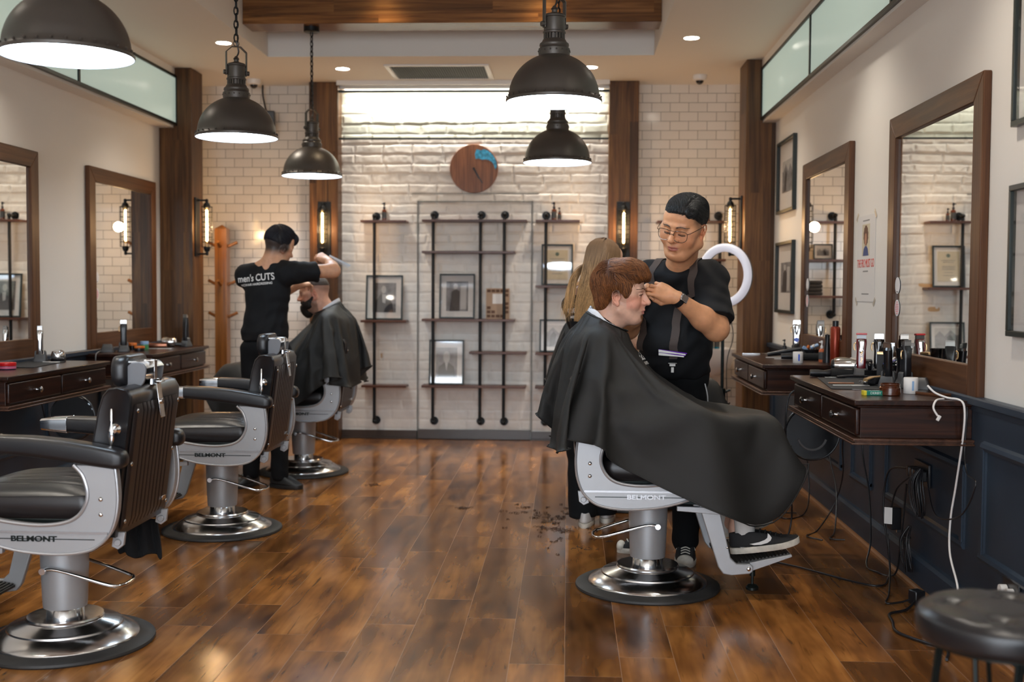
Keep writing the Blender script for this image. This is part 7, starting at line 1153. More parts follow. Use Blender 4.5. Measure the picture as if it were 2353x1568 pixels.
    def strap(pts, nm='brace_strap', w_=.019):
        P3 = crom([Vector(p)-Vector(off) for p in pts], 8); R_ = []
        for i, p in enumerate(P3):
            tdir = (P3[min(i+1, len(P3)-1)]-P3[max(i-1, 0)]).normalized(); loc, nor, _, _ = bvh.find_nearest(p); nor = (nor*.6+Vector((-.3, -.9, .1)).normalized()*.4).normalized() if p.y < 0.02 else nor; sd = tdir.cross(nor).normalized()
            b = loc+nor*.004; R_.append([b-sd*w_, b+sd*w_, b+sd*w_+nor*.0028, b-sd*w_+nor*.0028])
        return ob(nm, loft(R_), br, t, smooth=50)
    strap([(.615, 5.40, 1.435), (.60, 5.30, 1.432), (.575, 5.24, 1.36), (.535, 5.22, 1.27), (.50, 5.23, 1.15), (.487, 5.22, 1.05), (.486, 5.22, .975)]); strap([(.46, 5.48, 1.43), (.435, 5.38, 1.435), (.40, 5.32, 1.36), (.355, 5.30, 1.25), (.315, 5.31, 1.12), (.305, 5.33, 1.0)])
    mtl = M('nickel', (.33, .32, .30), .5, 1); purple = M('purple_clip', (.12, .02, .35), .3)
    c_ = Vector((.485, 5.245, .955))-Vector(off); ob('brace_clip', join(box((c_.x, c_.y-.008, c_.z), (.028, .006, .012)), box((c_.x, c_.y-.008, c_.z-.022), (.014, .008, .026)), tube([(c_.x-.02, c_.y-.012, c_.z+.008), (c_.x+.02, c_.y-.012, c_.z+.008)], .003)), mtl, t, bevel=.001)
    for k, (a, b_) in enumerate((((.418, 5.205, 1.022), (.54, 5.195, 1.006)), ((.418, 5.200, 1.008), (.532, 5.192, .997)))):
        a, b_ = Vector(a)-Vector(off), Vector(b_)-Vector(off); cl = ob('hair_clip', loft([[(p.x, p.y+y_, p.z+z_) for y_, z_ in ((-.003, -hh), (.003, -hh), (.003, hh), (-.003, hh))] for p, hh in ((a, .006), (a.lerp(b_, .2), .0055), (a.lerp(b_, .7), .003), (b_, .003))]), mtl, t, smooth=0); ob('clip_back', tube([tuple(a+Vector((0, .004, .004))), tuple(b_+Vector((.006, .004, .004)))], .0035), purple, cl)
    # trousers and shoes
    hip = [ell((.505, 5.45, .90), (.166, .13, .075), k=.05)]; legs = limb([(.57, 5.44, .86), (.585, 5.41, .50), (.575, 5.43, .10)], (.098, .075, .064), .05)+limb([(.43, 5.47, .86), (.40, 5.50, .50), (.405, 5.56, .10)], (.098, .074, .062), .05)
    tr_ = sob('trousers', hip+legs+[cut((.5, 5.4, .93), (0, 0, 1)), cut((.5, 5.4, .055), (0, 0, -1))], (.28, 5.24, .04), (.74, 5.66, .95), .008, trouser_m, t, folds(.004, [((.2, .3, 1), 24, 0, 1.6), ((.8, 0, .5), 18, 1, 1.4)]), off=off)
    ob('pocket_edge', tube([(.15, -.085, .86), (.165, -.07, .80), (.168, -.05, .74)], .003, 6, smooth=3), M('white_thread', (.6, .6, .6), .6), tr_)
    shoe(t, (.50+.06-.5, 5.29-5.45, 0), (.585-.5, 5.50-5.45, 0), canvas_b, rubber_w, .05, .1, cap=rubber_w); shoe(t, (.255-.5, 5.60-5.45, 0), (.47-.5, 5.60-5.45, 0), canvas_b, rubber_w, .047, .1, cap=rubber_w)
    # glasses
    Ms = Matrix.Scale(s, 4); G = HM @ Ms; g, o_ = [], Vector(off)
    gm = M('glasses_wire', (.09, .07, .06), .25, .8)
    def lens(q): 
        o = []
        for a in range(28):
            th = 2*PI*a/28; cx, cz = math.cos(th), math.sin(th); rx = .0272; rz = .0215; ex = 3.4; o.append(Vector((q*.0355+rx*math.copysign(abs(cx)**(2/ex), cx)*(1-.16*(cz < 0)*abs(cz)), .108-.009*max(0, q*cx)-.003*cz, -.008+rz*math.copysign(abs(cz)**(2/ex), cz))))
        return o
    for q in (-1, 1):
        pts = lens(q); g.append(tube([tuple(G @ p-o_) for p in pts], .0013, 6, closed=True)); g.append(tube([tuple(G @ Vector(p)-o_) for p in ((q*.0625, .099, .005), (q*.071, .092, .007), (q*.084, .03, .012), (q*.084, -.010, .012))], .0014, 6, smooth=3))
    g.append(tube([tuple(G @ Vector(p)-o_) for p in ((-.0095, .109, -.004), (0, .116, .001), (.0095, .109, -.004))], .0013, 6, smooth=3)); g.append(tube([tuple(G @ Vector(p)-o_) for p in ((-.022, .107, .0125), (0, .112, .0125), (.022, .107, .0125))], .0011, 6, smooth=3))
    gl = ob('glasses', join(*g), gm, t)
    for q in (-1, 1): ob('lens', ([tuple(G @ p-o_) for p in lens(q)], [tuple(range(28))]), glassy('lens_glass', gl=.07), gl, smooth=0)
    # watch on the left wrist
    wd = (wrL-elL).normalized(); wc = wrL-wd*.004-o_; Rw = hfr(wc, wd, (.25, -.93, .28)); wt = ob('watch_strap', ([tuple(Rw @ Vector(q)) for q in lathe_to([(.0355, -.012), (.037, -.012), (.037, .012), (.0355, .012)], (0, 0, 0), (1, 0, 0), 32)[0]], lathe([(1, 0), (1, 0), (1, 0), (1, 0)], 32)[1]), black_pl, t)
    up_ = Rw.to_3x3() @ Vector((0, 0, 1)); mvw = lambda g: ([tuple(Rw @ Vector(q)) for q in g[0]], g[1])
    ob('watch_case', mvw(loft([[(a, b, z) for a, b in rrect(.019*k, .0165*k, .006)] for z, k in ((.034, .9), (.036, 1), (.043, 1), (.045, .9))])), M('watch_steel', (.5, .5, .52), .2, 1), wt); ob('watch_face', mvw(loft([[(a, b, z) for a, b in rrect(.0155, .0135, .005)] for z in (.0448, .0458)])), M('watch_glass', (.09, .07, .065), .1, coat=.5), wt)
    return t
barber_glasses()
# scissors held in the fingers, standing clear of the hair
def scissors(loc, d, up_, label, L_=.15):
    Mx = hfr(loc, d, up_); t = thing('scissors', label, 'scissors', loc); mv = lambda g: ([tuple(Mx @ Vector(q)-Vector(loc)) for q in g[0]], g[1])
    for q in (-1, 1):
        ob('blade', mv(loft([[(x, q*(w1), -.0012), (x, q*w1+q*w2, -.0012), (x, q*w1+q*w2, .0012), (x, q*w1, .0012)] for x, w1, w2 in ((-.01, -.002, .009), (.03, .0, .008), (L_*.5, .0035, .0045), (L_*.6, .006, .001))])), chrome, t)
        ob('finger_ring', mv(join(tube([(-.06+.012*math.cos(a), q*.016+.011*math.sin(a), 0) for a in [2*PI*i/16 for i in range(16)]], .0022, 6, closed=True), tube([(0, 0, 0), (-.03, q*.006, 0), (-.048, q*.014, 0)], .0025))), chrome, t)
    return t
# ----------------------------------------------------------------- red haired customer
def customer_red(cape_only=False):
    off = (.16, 4.95, 0); s = 1.06; t = thing('person', 'young customer with thick reddish brown hair, seen in profile under a black cape', 'person', off)
    HM = hmat((.231, 4.955, 1.280), (1, -.10, -.06), 0); Hp = xf(head_prims(0, nose=1.0, brow=.95, lid=.25), HM, s)
    neck = [cone(HM @ Vector((0, -.025, -.05)), (.145, 4.955, 1.12), .055, .062, .03), cone(HM @ Vector((0, .015, -.09)), (.165, 4.955, 1.12), .036, .05, .03)]
    torso = [cone((.135, 4.83, 1.085), (.135, 5.08, 1.085), .055, .055, .05), ell((.13, 4.955, .97), (.105, .155, .17), k=.05), ell((.12, 4.955, .72), (.12, .165, .12), k=.05)]
    arms = []
    for q in (-1, 1): arms += limb([(.135, 4.955+q*.155, 1.07), (.13, 4.955+q*.235, .86), (.33, 4.955+q*.19, .80), (.42, 4.955+q*.10, .78)], (.05, .043, .036, .03), .03)
    for q in (-1, 1): arms += xf(hand_prims([(20, 25, 15)]*4, s=-q), hfr((.42, 4.955+q*.10, .775), (.8, -q*.6, -.15), (0, 0, 1)), .95)
    legs = []
    for q in (-1, 1): legs += limb([(.17, 4.955+q*.09, .68), (.80, 4.955+q*.11, .66), (.74, 4.955+q*.085, .27)], (.085, .060, .042), .03)
    fade = lambda x, y, z: sm(-.02, .01, z+.2*y)*sm(.035, .0, y)*(x > .05)+(y < -.03)*sm(-.06, -.03, z)
    col = skin_col((.70, .42, .31), HM, s, (.55, .22, .19), (.3, .15, .09), (.10, (.5, .27, .2)), (fade, (.09, .04, .022)), .45, lz=.003, bw=.3)
    body = sob('body', Hp+neck+[('g', torso+arms+legs, .03)], (-.02, 4.62, .24), (.86, 5.29, 1.45), .0031, skin_m, t, col=col, off=off)
    eyes(t, HM, s, off, .12); face_lines(t, HM, s, off, body, M('brown_lash', (.05, .02, .012), .6), M('brown_brow', (.11, .045, .022), .6), lz=.0045, open_=1, nb=60)
    # hair: thick, layered, fringe swept to the front
    side = [ell((0, -.022, .048), (.0845, .105, .088), k=.02), ell((0, -.066, -.022), (.062, .038, .062), k=.03), ell((.0, -.002, .108), (.066, .084, .032), k=.03), ell((0, .045, .085), (.060, .045, .045), k=.03)]
    side += [ell((q*.074, .027, .018), (.008, .018, .031), k=.012) for q in (-1, 1)]+[ell((q*.084, -.008, -.018), (.025, .017, .034), k=.006, op='s') for q in (-1, 1)]+[cut((0, .078, .072), (0, .915, -.403)), cut((0, -.04, -.066), (0, .55, -1))]
    fr = []
    for q in (-.042, -.028, -.014, 0, .014, .028, .042): fr += limb([(q, .03, .118), (q*1.05, .074, .106-.25*abs(q)), (q*1.1+.004, .102-.4*abs(q), .080), (q*1.1+.006, .108-.5*abs(q), .064+.3*abs(q+.01))], (.020, .016, .012, .005), .012)
    cap = [('g', side, 0), ('g', fr, .01)]
    cap = [('g', xf(side, HM, s), 0), ('g', xf(fr, HM, s), .035)]
    P = cap; c = HM.translation; lo_, hi_ = tuple(c-Vector((.17, .15, .12))), tuple(c+Vector((.17, .15, .18))); Mi = HM.inverted()
    def dsp(X, Y, Z):
        x = (Mi[0][0]*X+Mi[0][1]*Y+Mi[0][2]*Z+Mi[0][3])/s; y = (Mi[1][0]*X+Mi[1][1]*Y+Mi[1][2]*Z+Mi[1][3])/s; z = (Mi[2][0]*X+Mi[2][1]*Y+Mi[2][2]*Z+Mi[2][3])/s; return (.0022*np.sin(y*170-z*60+3*np.sin(z*50+x*30))+.0015*np.sin(y*320+z*100+x*60)).astype(np.float32)
    hc = lambda V: np.tile(np.array([.075, .028, .013]), (len(V), 1))
    hobj = sob('hair', P, lo_, hi_, .0036, hair_m, t, dsp, hc, off); V, Fq = sdf_geo(P, lo_, hi_, .005); rd = random.Random(5)
    def flow(q):
        if q.y > .07: return (.0, .35, -.9)
        if q.z > .085: return (q.x*2.2, .85 if q.y > -.055 else -.6, -.1)
        if q.z > .05 and q.y > -.03: return (0, .75, -.65)
        if q.y > .02: return (0, .25, -.97)
        if q.y < -.05: return (0, .25, -1)
        return (0, .22, -.95)
    hp = comb(V, Fq, HM, s, lambda q: q.z > -.07, flow, 11000, lambda q: .06, 6, .0028, rd, .13)
    hp += comb(V, Fq, HM, s, lambda q: q.y > .045 and q.z > .05, lambda q: (0, .5, -.85), 500, lambda q: .05, 6, .004, rd, .25)
    hair('hair_strands', hobj, hp, .0007, lambda p, f, cv: ((.06+.20*cv**2)*(1+.5*f), (.022+.078*cv**2)*(1+.4*f), (.009+.026*cv**2)), off, rd)  # pale strands paint in lit highlights over the hair's own varied brown
    # neck strip and collar
    nb = [(.165+.0, 4.955, 0)]; n = 32; R_ = []
    for i in range(n):
        a = 2*PI*i/n; x, y = math.cos(a), math.sin(a); zc = 1.150-.055*x+.005*math.sin(a*5); R_.append([Vector((.168-off[0]+x*(rr), y*rr*.95, zc+dz)) for rr, dz in ((.062, .0), (.064, .020), (.069, .022), (.080, .004), (.078, -.006), (.066, -.010))])
    ob('neck_strip', loft(R_+[R_[0]], cap=False), band_m, t, smooth=60)
    # trousers legs, socks, shoes on the footrest
    jean = M('dark_jeans', (.012, .013, .018), .85, bump=.3, bscale=400); sock = M('white_rib_sock', (.62, .6, .57), .9, bump=.8, bscale=5, stretch=(60, 60, 2))
    for q in (-1, 1): ob('trouser_leg', tube([(.0, q*.09, .68), (.35, q*.10, .675), (.60, q*.11, .665), (.655, q*.11, .61), (.635, q*.10, .50), (.60, q*.09, .37)], lambda f: .092-.028*f, 18, smooth=5), jean, t)
    for q, (hx, hy, hz, tx_, ty, tz) in ((-1, (.70, 4.815, .185, .985, 4.77, .235)), (1, (.66, 5.06, .195, .93, 5.10, .26))):
        ax, ay = hx+.055, hy; ob('sock', tube([(ax-off[0], ay-off[1], hz+.03), (ax-off[0]+.005, ay-off[1], hz+.10), (ax-off[0]-.005, ay-off[1], hz+.19)], lambda f: .040+.004*f, 20, smooth=4), sock, t)
        sh, Mx, Ln = shoe(t, (tx_-off[0], ty-off[1], tz), (hx-off[0], hy-off[1], hz-.003), canvas_b, rubber_w, .050, .088, rise=.012, laces=M('black_lace', (.02, .02, .02), .8))
        if q < 0:
            sw = [(.30, .040), (.36, .034), (.46, .032), (.55, .036), (.60, .044), (.62, .054), (.60, .066), (.575, .074), (.57, .066), (.56, .056), (.52, .049), (.44, .043), (.36, .041)]
            ob('side_mark', ([tuple(Mx @ Vector((u*Ln, -.0505+.22*(z_-.03), z_))) for u, z_ in sw]+[tuple(Mx @ Vector((u*Ln, -.047+.22*(z_-.03), z_))) for u, z_ in sw], [tuple(range(len(sw)))]+[(i, (i+1) % len(sw), (i+1) % len(sw)+len(sw), i+len(sw)) for i in range(len(sw))]), print_w, sh, smooth=0)
    return t
C1 = customer_red()
# ----------------------------------------------------------------- bearded customer (built facing +X, then turned)
def customer_beard():
    off = (.16, 4.955, 0); s = 1.0; t = thing('person', 'bearded customer with shaved sides sitting under a black cape at the back left', 'person', (-1.66, 7.88, 0), PI)
    HM = hmat((.272, 4.955, 1.262), (1, .06, -.16), 0); Hp = xf(head_prims(.6, nose=1.2, brow=1.15, lid=.5), HM, s)
    neck = [cone(HM @ Vector((0, -.035, -.05)), (.165, 4.955, 1.10), .058, .072, .03), cone(HM @ Vector((0, .01, -.09)), (.19, 4.955, 1.12), .045, .055, .03)]
    torso = [cone((.135, 4.82, 1.075), (.135, 5.09, 1.075), .058, .058, .05), ell((.13, 4.955, .97), (.11, .16, .17), k=.05), ell((.12, 4.955, .72), (.13, .165, .12), k=.05)]
    arms = []
    for q in (-1, 1): arms += limb([(.135, 4.955+q*.155, 1.07), (.13, 4.955+q*.235, .86), (.33, 4.955+q*.19, .80), (.42, 4.955+q*.10, .78)], (.05, .043, .036, .03), .03)+xf(hand_prims([(20, 25, 15)]*4, s=-q), hfr((.42, 4.955+q*.10, .775), (.8, -q*.6, -.15), (0, 0, 1)), .95)
    legs = []
    for q in (-1, 1): legs += limb([(.17, 4.955+q*.09, .68), (.80, 4.955+q*.11, .66), (.77, 4.955+q*.09, .45), (.74, 4.955+q*.085, .24)], (.085, .060, .056, .036), .03)
    fade = lambda x, y, z: (sm(.02, .06, z-.4*(y-.0))*.6+sm(.09, .11, z)*.2)*sm(.075, .045, y)
    col = skin_col((.66, .36, .25), HM, s, (.35, .14, .11), BK, (.5, (.06, .035, .025)), (fade, (.11, .075, .06)), .35, lz=-.001)
    sob('body', Hp+neck+[('g', torso+arms+legs, .03)], (-.02, 4.62, .2), (.90, 5.29, 1.42), .0048, skin_m, t, col=col, off=off)
    beard = [ell((q*.048, .042, -.060), (.022, .045, .038), k=.02) for q in (-1, 1)]+[ell((0, .088, -.088), (.030, .020, .022), k=.02)]+[ell((0, .050, -.082), (.056, .052, .038), k=.02), ell((0, .072, -.112), (.038, .034, .036), k=.03), ell((0, .060, -.135), (.030, .026, .030), k=.03)]+[cone((q*.068, .006, -.03), (q*.052, .038, -.075), .012, .018, .02) for q in (-1, 1)]+[cone((-.022, .097, -.052), (.022, .097, -.052), .006, .006, .006), ell((0, .112, -.066), (.018, .018, .0055), k=.004, op='s')]
    P = xf(beard, HM, s); c = HM.translation; dark = lambda V: np.tile(np.array([.018, .013, .011]), (len(V), 1)); nz = lambda X, Y, Z: (.0022*np.sin(X*240+2*np.sin(Z*90))*np.sin(Y*230)*np.sin(Z*200)).astype(np.float32)
    b = sob('beard', P, tuple(c-Vector((.06, .1, .2))), tuple(c+Vector((.18, .1, .02))), .0035, hair_m, t, nz, dark, off)
    top = xf([ell((0, -.018, .038), (.0775, .0965, .0860), k=.02), cut((0, 0, .058), (0, .15, -1)), cut((0, .062, .09), (0, .9, -.3))], HM, s)
    gr = lambda V: np.tile(np.array([.05, .038, .032]), (len(V), 1)); sob('hair', top, tuple(c-Vector((.14, .1, 0))), tuple(c+Vector((.12, .1, .16))), .0035, hair_m, t, nz, gr, off)
    R_ = []
    for i in range(32):
        a = 2*PI*i/32; x, y = math.cos(a), math.sin(a); zc = 1.158-.050*x; R_.append([Vector((.168-off[0]+x*rr, y*rr*.95, zc+dz)) for rr, dz in ((.066, .0), (.068, .022), (.073, .024), (.080, .006), (.078, -.006), (.068, -.010))])
    ob('neck_strip', loft(R_+[R_[0]], cap=False), band_m, t, smooth=60)
    for q in (-1, 1):
        ob('shorts_leg', tube([(.0, q*.09, .68), (.35, q*.10, .675), (.60, q*.11, .665), (.645, q*.11, .60)], lambda f: .094-.02*f, 18, smooth=5), trouser_m, t)
        ob('sock', tube([(.575, q*.085, .2), (.58, q*.085, .27), (.585, q*.085, .31)], .042, 16), trouser_m, t); shoe(t, (.80, q*.11, .235), (.52, q*.085, .17), canvas_b, sole_b, .048, .085, laces=False)
    return t
customer_beard()
# ----------------------------------------------------------------- barber seen from behind on the left
def barber_back():
    off = (-1.93, 7.25, 0); s = .98; t = thing('person', 'barber with a black fringe seen from behind, arm raised over the bearded customer', 'person', off)
    HM = hmat((-1.872, 7.30, 1.566), (.62, .74, -.30), math.radians(4)); Hp = xf(head_prims(0, lid=.6), HM, s)
    neck = [cone(HM @ Vector((0, -.03, -.05)), (-1.925, 7.25, 1.42), .052, .060, .03), cone((-1.99, 7.26, 1.425), (-1.86, 7.24, 1.43), .045, .045, .05)]
    shL, elL, wrL = Vector((-2.085, 7.29, 1.375)), Vector((-2.02, 7.52, 1.20)), Vector((-1.83, 7.66, 1.32)); shR, elR, wrR = Vector((-1.785, 7.23, 1.395)), Vector((-1.535, 7.38, 1.415)), Vector((-1.60, 7.56, 1.475))
    arms = limb([shL, elL, wrL], (.048, .042, .027), .03)+limb([shR, elR, elR.lerp(wrR, .35), wrR], (.05, .044, .042, .028), .03)
    hands = xf(hand_prims([(40, 40, 20)]*4, s=1), hfr(wrL, (.6, .7, .1), (0, -.3, 1)), .95)+xf(hand_prims([(45, 40, 20), (48, 42, 20), (55, 50, 25), (60, 55, 30)], s=-1), hfr(wrR, (-.75, .25, .45), (.2, -.6, .8)), 1)
    torso = [ell((-1.93, 7.27, 1.25), (.13, .09, .17), k=.05)]
    fade = lambda x, y, z: sm(-.075, -.015, z-.25*(y+.02))*sm(.045, .015, y)*.97
    col = skin_col((.62, .33, .2), HM, s, (.4, .17, .14), BK, None, (fade, (.025, .018, .016)), .2, lz=-.005)
    sob('body', Hp+neck+[('g', arms+hands, .01)]+torso, (-2.22, 7.1, 1.05), (-1.42, 7.88, 1.75), .0045, skin_m, t, col=col, off=off)
    cap = [ell((0, -.020, .046), (.0785, .0975, .088), k=.02), ell((0, .005, .100), (.060, .080, .046), k=.03), ell((0, .088, .078), (.052, .026, .040), k=.02), cut((0, 0, -.006), (0, -.25, -1)), cut((0, .08, .030), (0, .5, -.86))]
    P = xf(cap, HM, s); c = HM.translation; lo_, hi_ = tuple(c-Vector((.16, .16, .1))), tuple(c+Vector((.16, .16, .17))); dark = lambda V: np.tile(np.array([.013, .012, .014]), (len(V), 1))
    h = sob('hair', P, lo_, hi_, .004, hair_m, t, lambda X, Y, Z: (.002*np.sin(X*200+Z*80)*np.sin(Y*180)).astype(np.float32), dark, off); V, Fq = sdf_geo(P, lo_, hi_, .006); rd = random.Random(8)
    hair('hair_strands', h, comb(V, Fq, HM, s, lambda q: q.z > .03, lambda q: (q.x*2, .9 if q.y > -.06 else -.3, -.35 if q.y < .07 else -.9), 2600, lambda q: .05, 5, .003, rd, .2), .0008, lambda p, f, cv: (.012+.02*cv**3, .012+.021*cv**3, .016+.03*cv**3), off, rd)
    shirt = [ell((-1.96, 7.28, .985), (.143, .108, .10), k=.05), ell((-1.915, 7.26, 1.425), (.09, .06, .035), k=.03), ell((-1.935, 7.26, 1.27), (.150, .105, .17), k=.07), ell((-1.955, 7.27, 1.07), (.142, .105, .16), k=.07), cone((-2.04, 7.28, 1.395), (-1.83, 7.24, 1.41), .056, .056, .05), ell(shL, .066, k=.05), ell(shR, .068, k=.05)]
    sl = [('g', limb([shL, elL], (.066, .062), .03)+[cut(shL.lerp(elL, .68), elL-shL)], .04), ('g', limb([shR, elR], (.068, .068), .03)+[cut(shR.lerp(elR, .62), elR-shR)], .04)]
    fd = folds(.0040, [((.4, 0, .9), 30, 0, 1.8), ((-.75, .2, .55), 26, 1.3, 2.0), ((.9, .0, -.4), 34, 2.2, 1.4)])
    sh = sob('t_shirt', shirt+sl+[ell((-1.905, 7.30, 1.515), (.066, .075, .050), k=.01, op='s'), cut((0, 0, .958), (0, 0, -1))], (-2.24, 7.05, .93), (-1.46, 7.62, 1.50), .006, tee_m, t, fd, off=off)
    o = Vector(off); decal(t, "men's CUTS", .062, sh, Vector((-1.995, 6.95, 1.362))-o, mat_rot((PI/2, -.09, 0)), print_w, sx=.80, bold=.0011); decal(t, "MEDIHAIR HAIRDRESSING", .021, sh, Vector((-1.992, 6.95, 1.322))-o, mat_rot((PI/2, -.09, 0)), print_w, sx=.92, bold=.0004)
    hip = [ell((-1.955, 7.28, .92), (.150, .115, .08), k=.05)]; legs = limb([(-2.03, 7.29, .88), (-2.055, 7.31, .48), (-2.06, 7.30, .09)], (.092, .066, .056), .05)+limb([(-1.885, 7.27, .88), (-1.865, 7.26, .48), (-1.855, 7.24, .09)], (.092, .066, .056), .05)
    sob('trousers', hip+legs+[cut((0, 0, .985), (0, 0, 1)), cut((0, 0, .05), (0, 0, -1))], (-2.24, 7.05, .03), (-1.66, 7.5, 1.0), .008, trouser_m, t, folds(.004, [((.2, .3, 1), 24, 0, 1.6), ((.8, 0, .5), 18, 1, 1.4)]), off=off)
    shoe(t, (-1.70+1.93, 7.20-7.25, 0), (-1.93+1.93, 7.28-7.25, 0), sole_b, sole_b, .052, .095, laces=False); shoe(t, (-2.15+1.93, 7.17-7.25, 0), (-2.03+1.93, 7.37-7.25, 0), sole_b, sole_b, .05, .095, laces=False)
    return t
barber_back()
# comb and scissors over the bearded customer
t = thing('comb', 'pale comb held in the raised hand of the barber seen from behind', 'comb', (-1.58, 7.60, 1.50)); Rc = mat_rot((0, .45, .1))
ob('spine', ([tuple(Rc @ Vector(q)) for q in bb(-.03, .125, -.0015, .0015, 0, .013)[0]], bb(0, 1, 0, 1, 0, 1)[1]), M('pale_comb', (.5, .56, .62), .35), t); g = join(*[bb(x, x+.0016, -.001, .001, -.014, 0) for x in [.005+.0035*i for i in range(33)]]); ob('teeth', ([tuple(Rc @ Vector(q)) for q in g[0]], g[1]), bpy.data.materials['pale_comb'], t, smooth=0)
# ----------------------------------------------------------------- long haired barber on the right
def barber_woman():
    off = (.12, 6.25, 0); s = .96; t = thing('person', 'long haired barber seen from behind, dark hair fading to blonde over a black T-shirt', 'person', off)
    HM = hmat((.205, 6.26, 1.452), (.80, .52, -.30), 0); Hp = xf(head_prims(0, nose=.95, lid=.5), HM, s)
    neck = [cone(HM @ Vector((0, -.03, -.05)), (.14, 6.25, 1.29), .042, .052, .03), cone((.07, 6.27, 1.28), (.22, 6.22, 1.28), .04, .04, .05)]
    shL, shR = Vector((.035, 6.30, 1.215)), Vector((.255, 6.18, 1.225)); elR, wrR = Vector((.36, 6.28, 1.0)), Vector((.325, 6.45, 1.07)); elL, wrL = Vector((.08, 6.45, 1.02)), Vector((.22, 6.58, 1.12))
    arms = limb([shL, elL, wrL], (.042, .036, .025), .03)+limb([shR, elR, wrR], (.042, .036, .025), .03)+xf(hand_prims([(50, 45, 20)]*4, s=-1), hfr(wrR, (.1, .6, .3), (.6, -.5, .5)), .9)+xf(hand_prims([(40, 40, 20)]*4, s=1), hfr(wrL, (.3, .8, .1), (-.3, -.3, .9)), .9)
    col = skin_col((.68, .40, .28), HM, s, (.5, .2, .17), (.2, .11, .06), None, None, .25)
    sob('body', Hp+neck+[('g', arms, .01), ell((.14, 6.25, 1.15), (.10, .08, .14), k=.05)], (-.06, 6.05, .93), (.50, 6.78, 1.6), .0045, skin_m, t, col=col, off=off)
    shirt = [ell((.145, 6.25, 1.13), (.132, .10, .16), k=.07), ell((.14, 6.27, .93), (.13, .105, .14), k=.07), cone((.06, 6.29, 1.235), (.235, 6.20, 1.24), .048, .048, .05), ell(shL, .058, k=.04), ell(shR, .058, k=.04), ('g', limb([shL, elL], (.06, .058), .03)+[cut(shL.lerp(elL, .6), elL-shL)], .03), ('g', limb([shR, elR], (.06, .058), .03)+[cut(shR.lerp(elR, .6), elR-shR)], .03), ell((.15, 6.24, 1.33), (.07, .07, .045), k=.01, op='s'), cut((0, 0, .84), (0, 0, -1))]
    sh = sob('t_shirt', shirt, (-.08, 6.05, .8), (.46, 6.6, 1.34), .0065, tee_m, t, folds(.0035, [((.4, 0, .9), 30, 0, 1.8), ((-.75, .2, .55), 26, 1.3, 2.0)]), off=off)
    o = Vector(off); decal(t, "men's CUTS", .052, sh, Vector((.095, 5.95, 1.195))-o, mat_rot((PI/2, -.1, 0)), print_w, sx=.72, bold=.0012); decal(t, "MEDIHAIR HAIRDRESSING", .018, sh, Vector((.095, 5.95, 1.155))-o, mat_rot((PI/2, -.1, 0)), print_w, sx=.75, bold=.0004)
    legs = limb([(.085, 6.28, .80), (.085, 6.27, .45), (.09, 6.24, .06)], (.088, .075, .078), .05)+limb([(.195, 6.26, .80), (.20, 6.30, .45), (.21, 6.34, .06)], (.088, .075, .078), .05)
    sob('trousers', [ell((.14, 6.27, .83), (.13, .11, .09), k=.05)]+legs+[cut((0, 0, .045), (0, 0, -1))], (-.06, 6.08, .03), (.36, 6.5, .95), .008, trouser_m, t, folds(.005, [((.6, .3, .5), 24, 0, 1.6), ((.8, 0, .2), 30, 1, 1.4)]), off=off)
    shoe(t, (.13-.12, 6.37-6.25, 0), (.10-.12, 6.13-6.25, 0), M('white_leather', (.62, .6, .58), .5), rubber_w, .042, .08, laces=False); shoe(t, (.25-.12, 6.5-6.25, 0), (.22-.12, 6.27-6.25, 0), bpy.data.materials['white_leather'], rubber_w, .042, .08, laces=False)
    # hair: cap plus long strands falling down the back
    rd = random.Random(21); R3 = HM.to_3x3(); c = HM.translation; root_c, tip_c = np.array([.19, .115, .065]), np.array([.62, .37, .16])
    shade = lambda z, cv: tuple((root_c*(1-k)+tip_c*k)*(.45+1.15*cv) for k in [float(np.clip((1.47-z)/.24+(cv-.5)*.5, 0, 1))])[0]
    capP = xf([ell((0, -.024, .038), (.079, .098, .083), k=.02), ell((0, -.055, -.05), (.066, .046, .08), k=.04), cut((0, .075, 0), (0, 1, -.1))], HM, s)+[cone(HM @ Vector((0, -.075, -.04)), (.11, 6.19, 1.28), .045, .026, .03), cone((.11, 6.19, 1.28), (.11, 6.175, 1.20), .024, .010, .03)]
    colf = lambda V: np.array([shade(v[2], .4) for v in V])
    h = sob('hair', capP, (-.06, 6.02, 1.12), (.36, 6.42, 1.60), .0055, hair_m, t, lambda X, Y, Z: (.003*np.sin(X*170+Y*120+2*np.sin(Z*14))).astype(np.float32), colf, off)
    paths = []
    for i in range(7000):
        a = rd.uniform(-2.45, 2.45); side = a; q0 = Vector((.012*math.sin(a), .03-.02*rd.random(), .125)); P = []
        for k in range(12):
            f = k/11
            if f < .4:
                g = f/.4*PI*.52; rr = .104+.006*rd.random(); p = c+R3 @ (Vector((math.sin(a)*math.sin(g)*.088, -.024-math.cos(a)*math.sin(g)*.106, .040+math.cos(g)*.090))*s*1.02)
            else:
                u = (f-.4)/.6; top = c+R3 @ (Vector((math.sin(a)*.088, -.024-math.cos(a)*.106, .036))*s*1.02); dx = top.x-.195; end = Vector((.112+dx*.62+.010*math.sin(i*.7), 6.155+(top.y-6.2)*.25-.01*math.sin(i*2.3), 1.125+.10*((i*37) % 100)/100)); m_ = Vector((top.x-.035, top.y-.02, 1.33)); p = top*(1-u)**2+m_*2*u*(1-u)+end*u*u; p += Vector((.008*math.sin(u*9+i*.31), .004*math.sin(u*7+i), 0))*u; p.y = min(p.y, 6.33)
            P.append(p)
        if abs(a) > 1.9 and rd.random() < .5: continue
        paths.append(P)
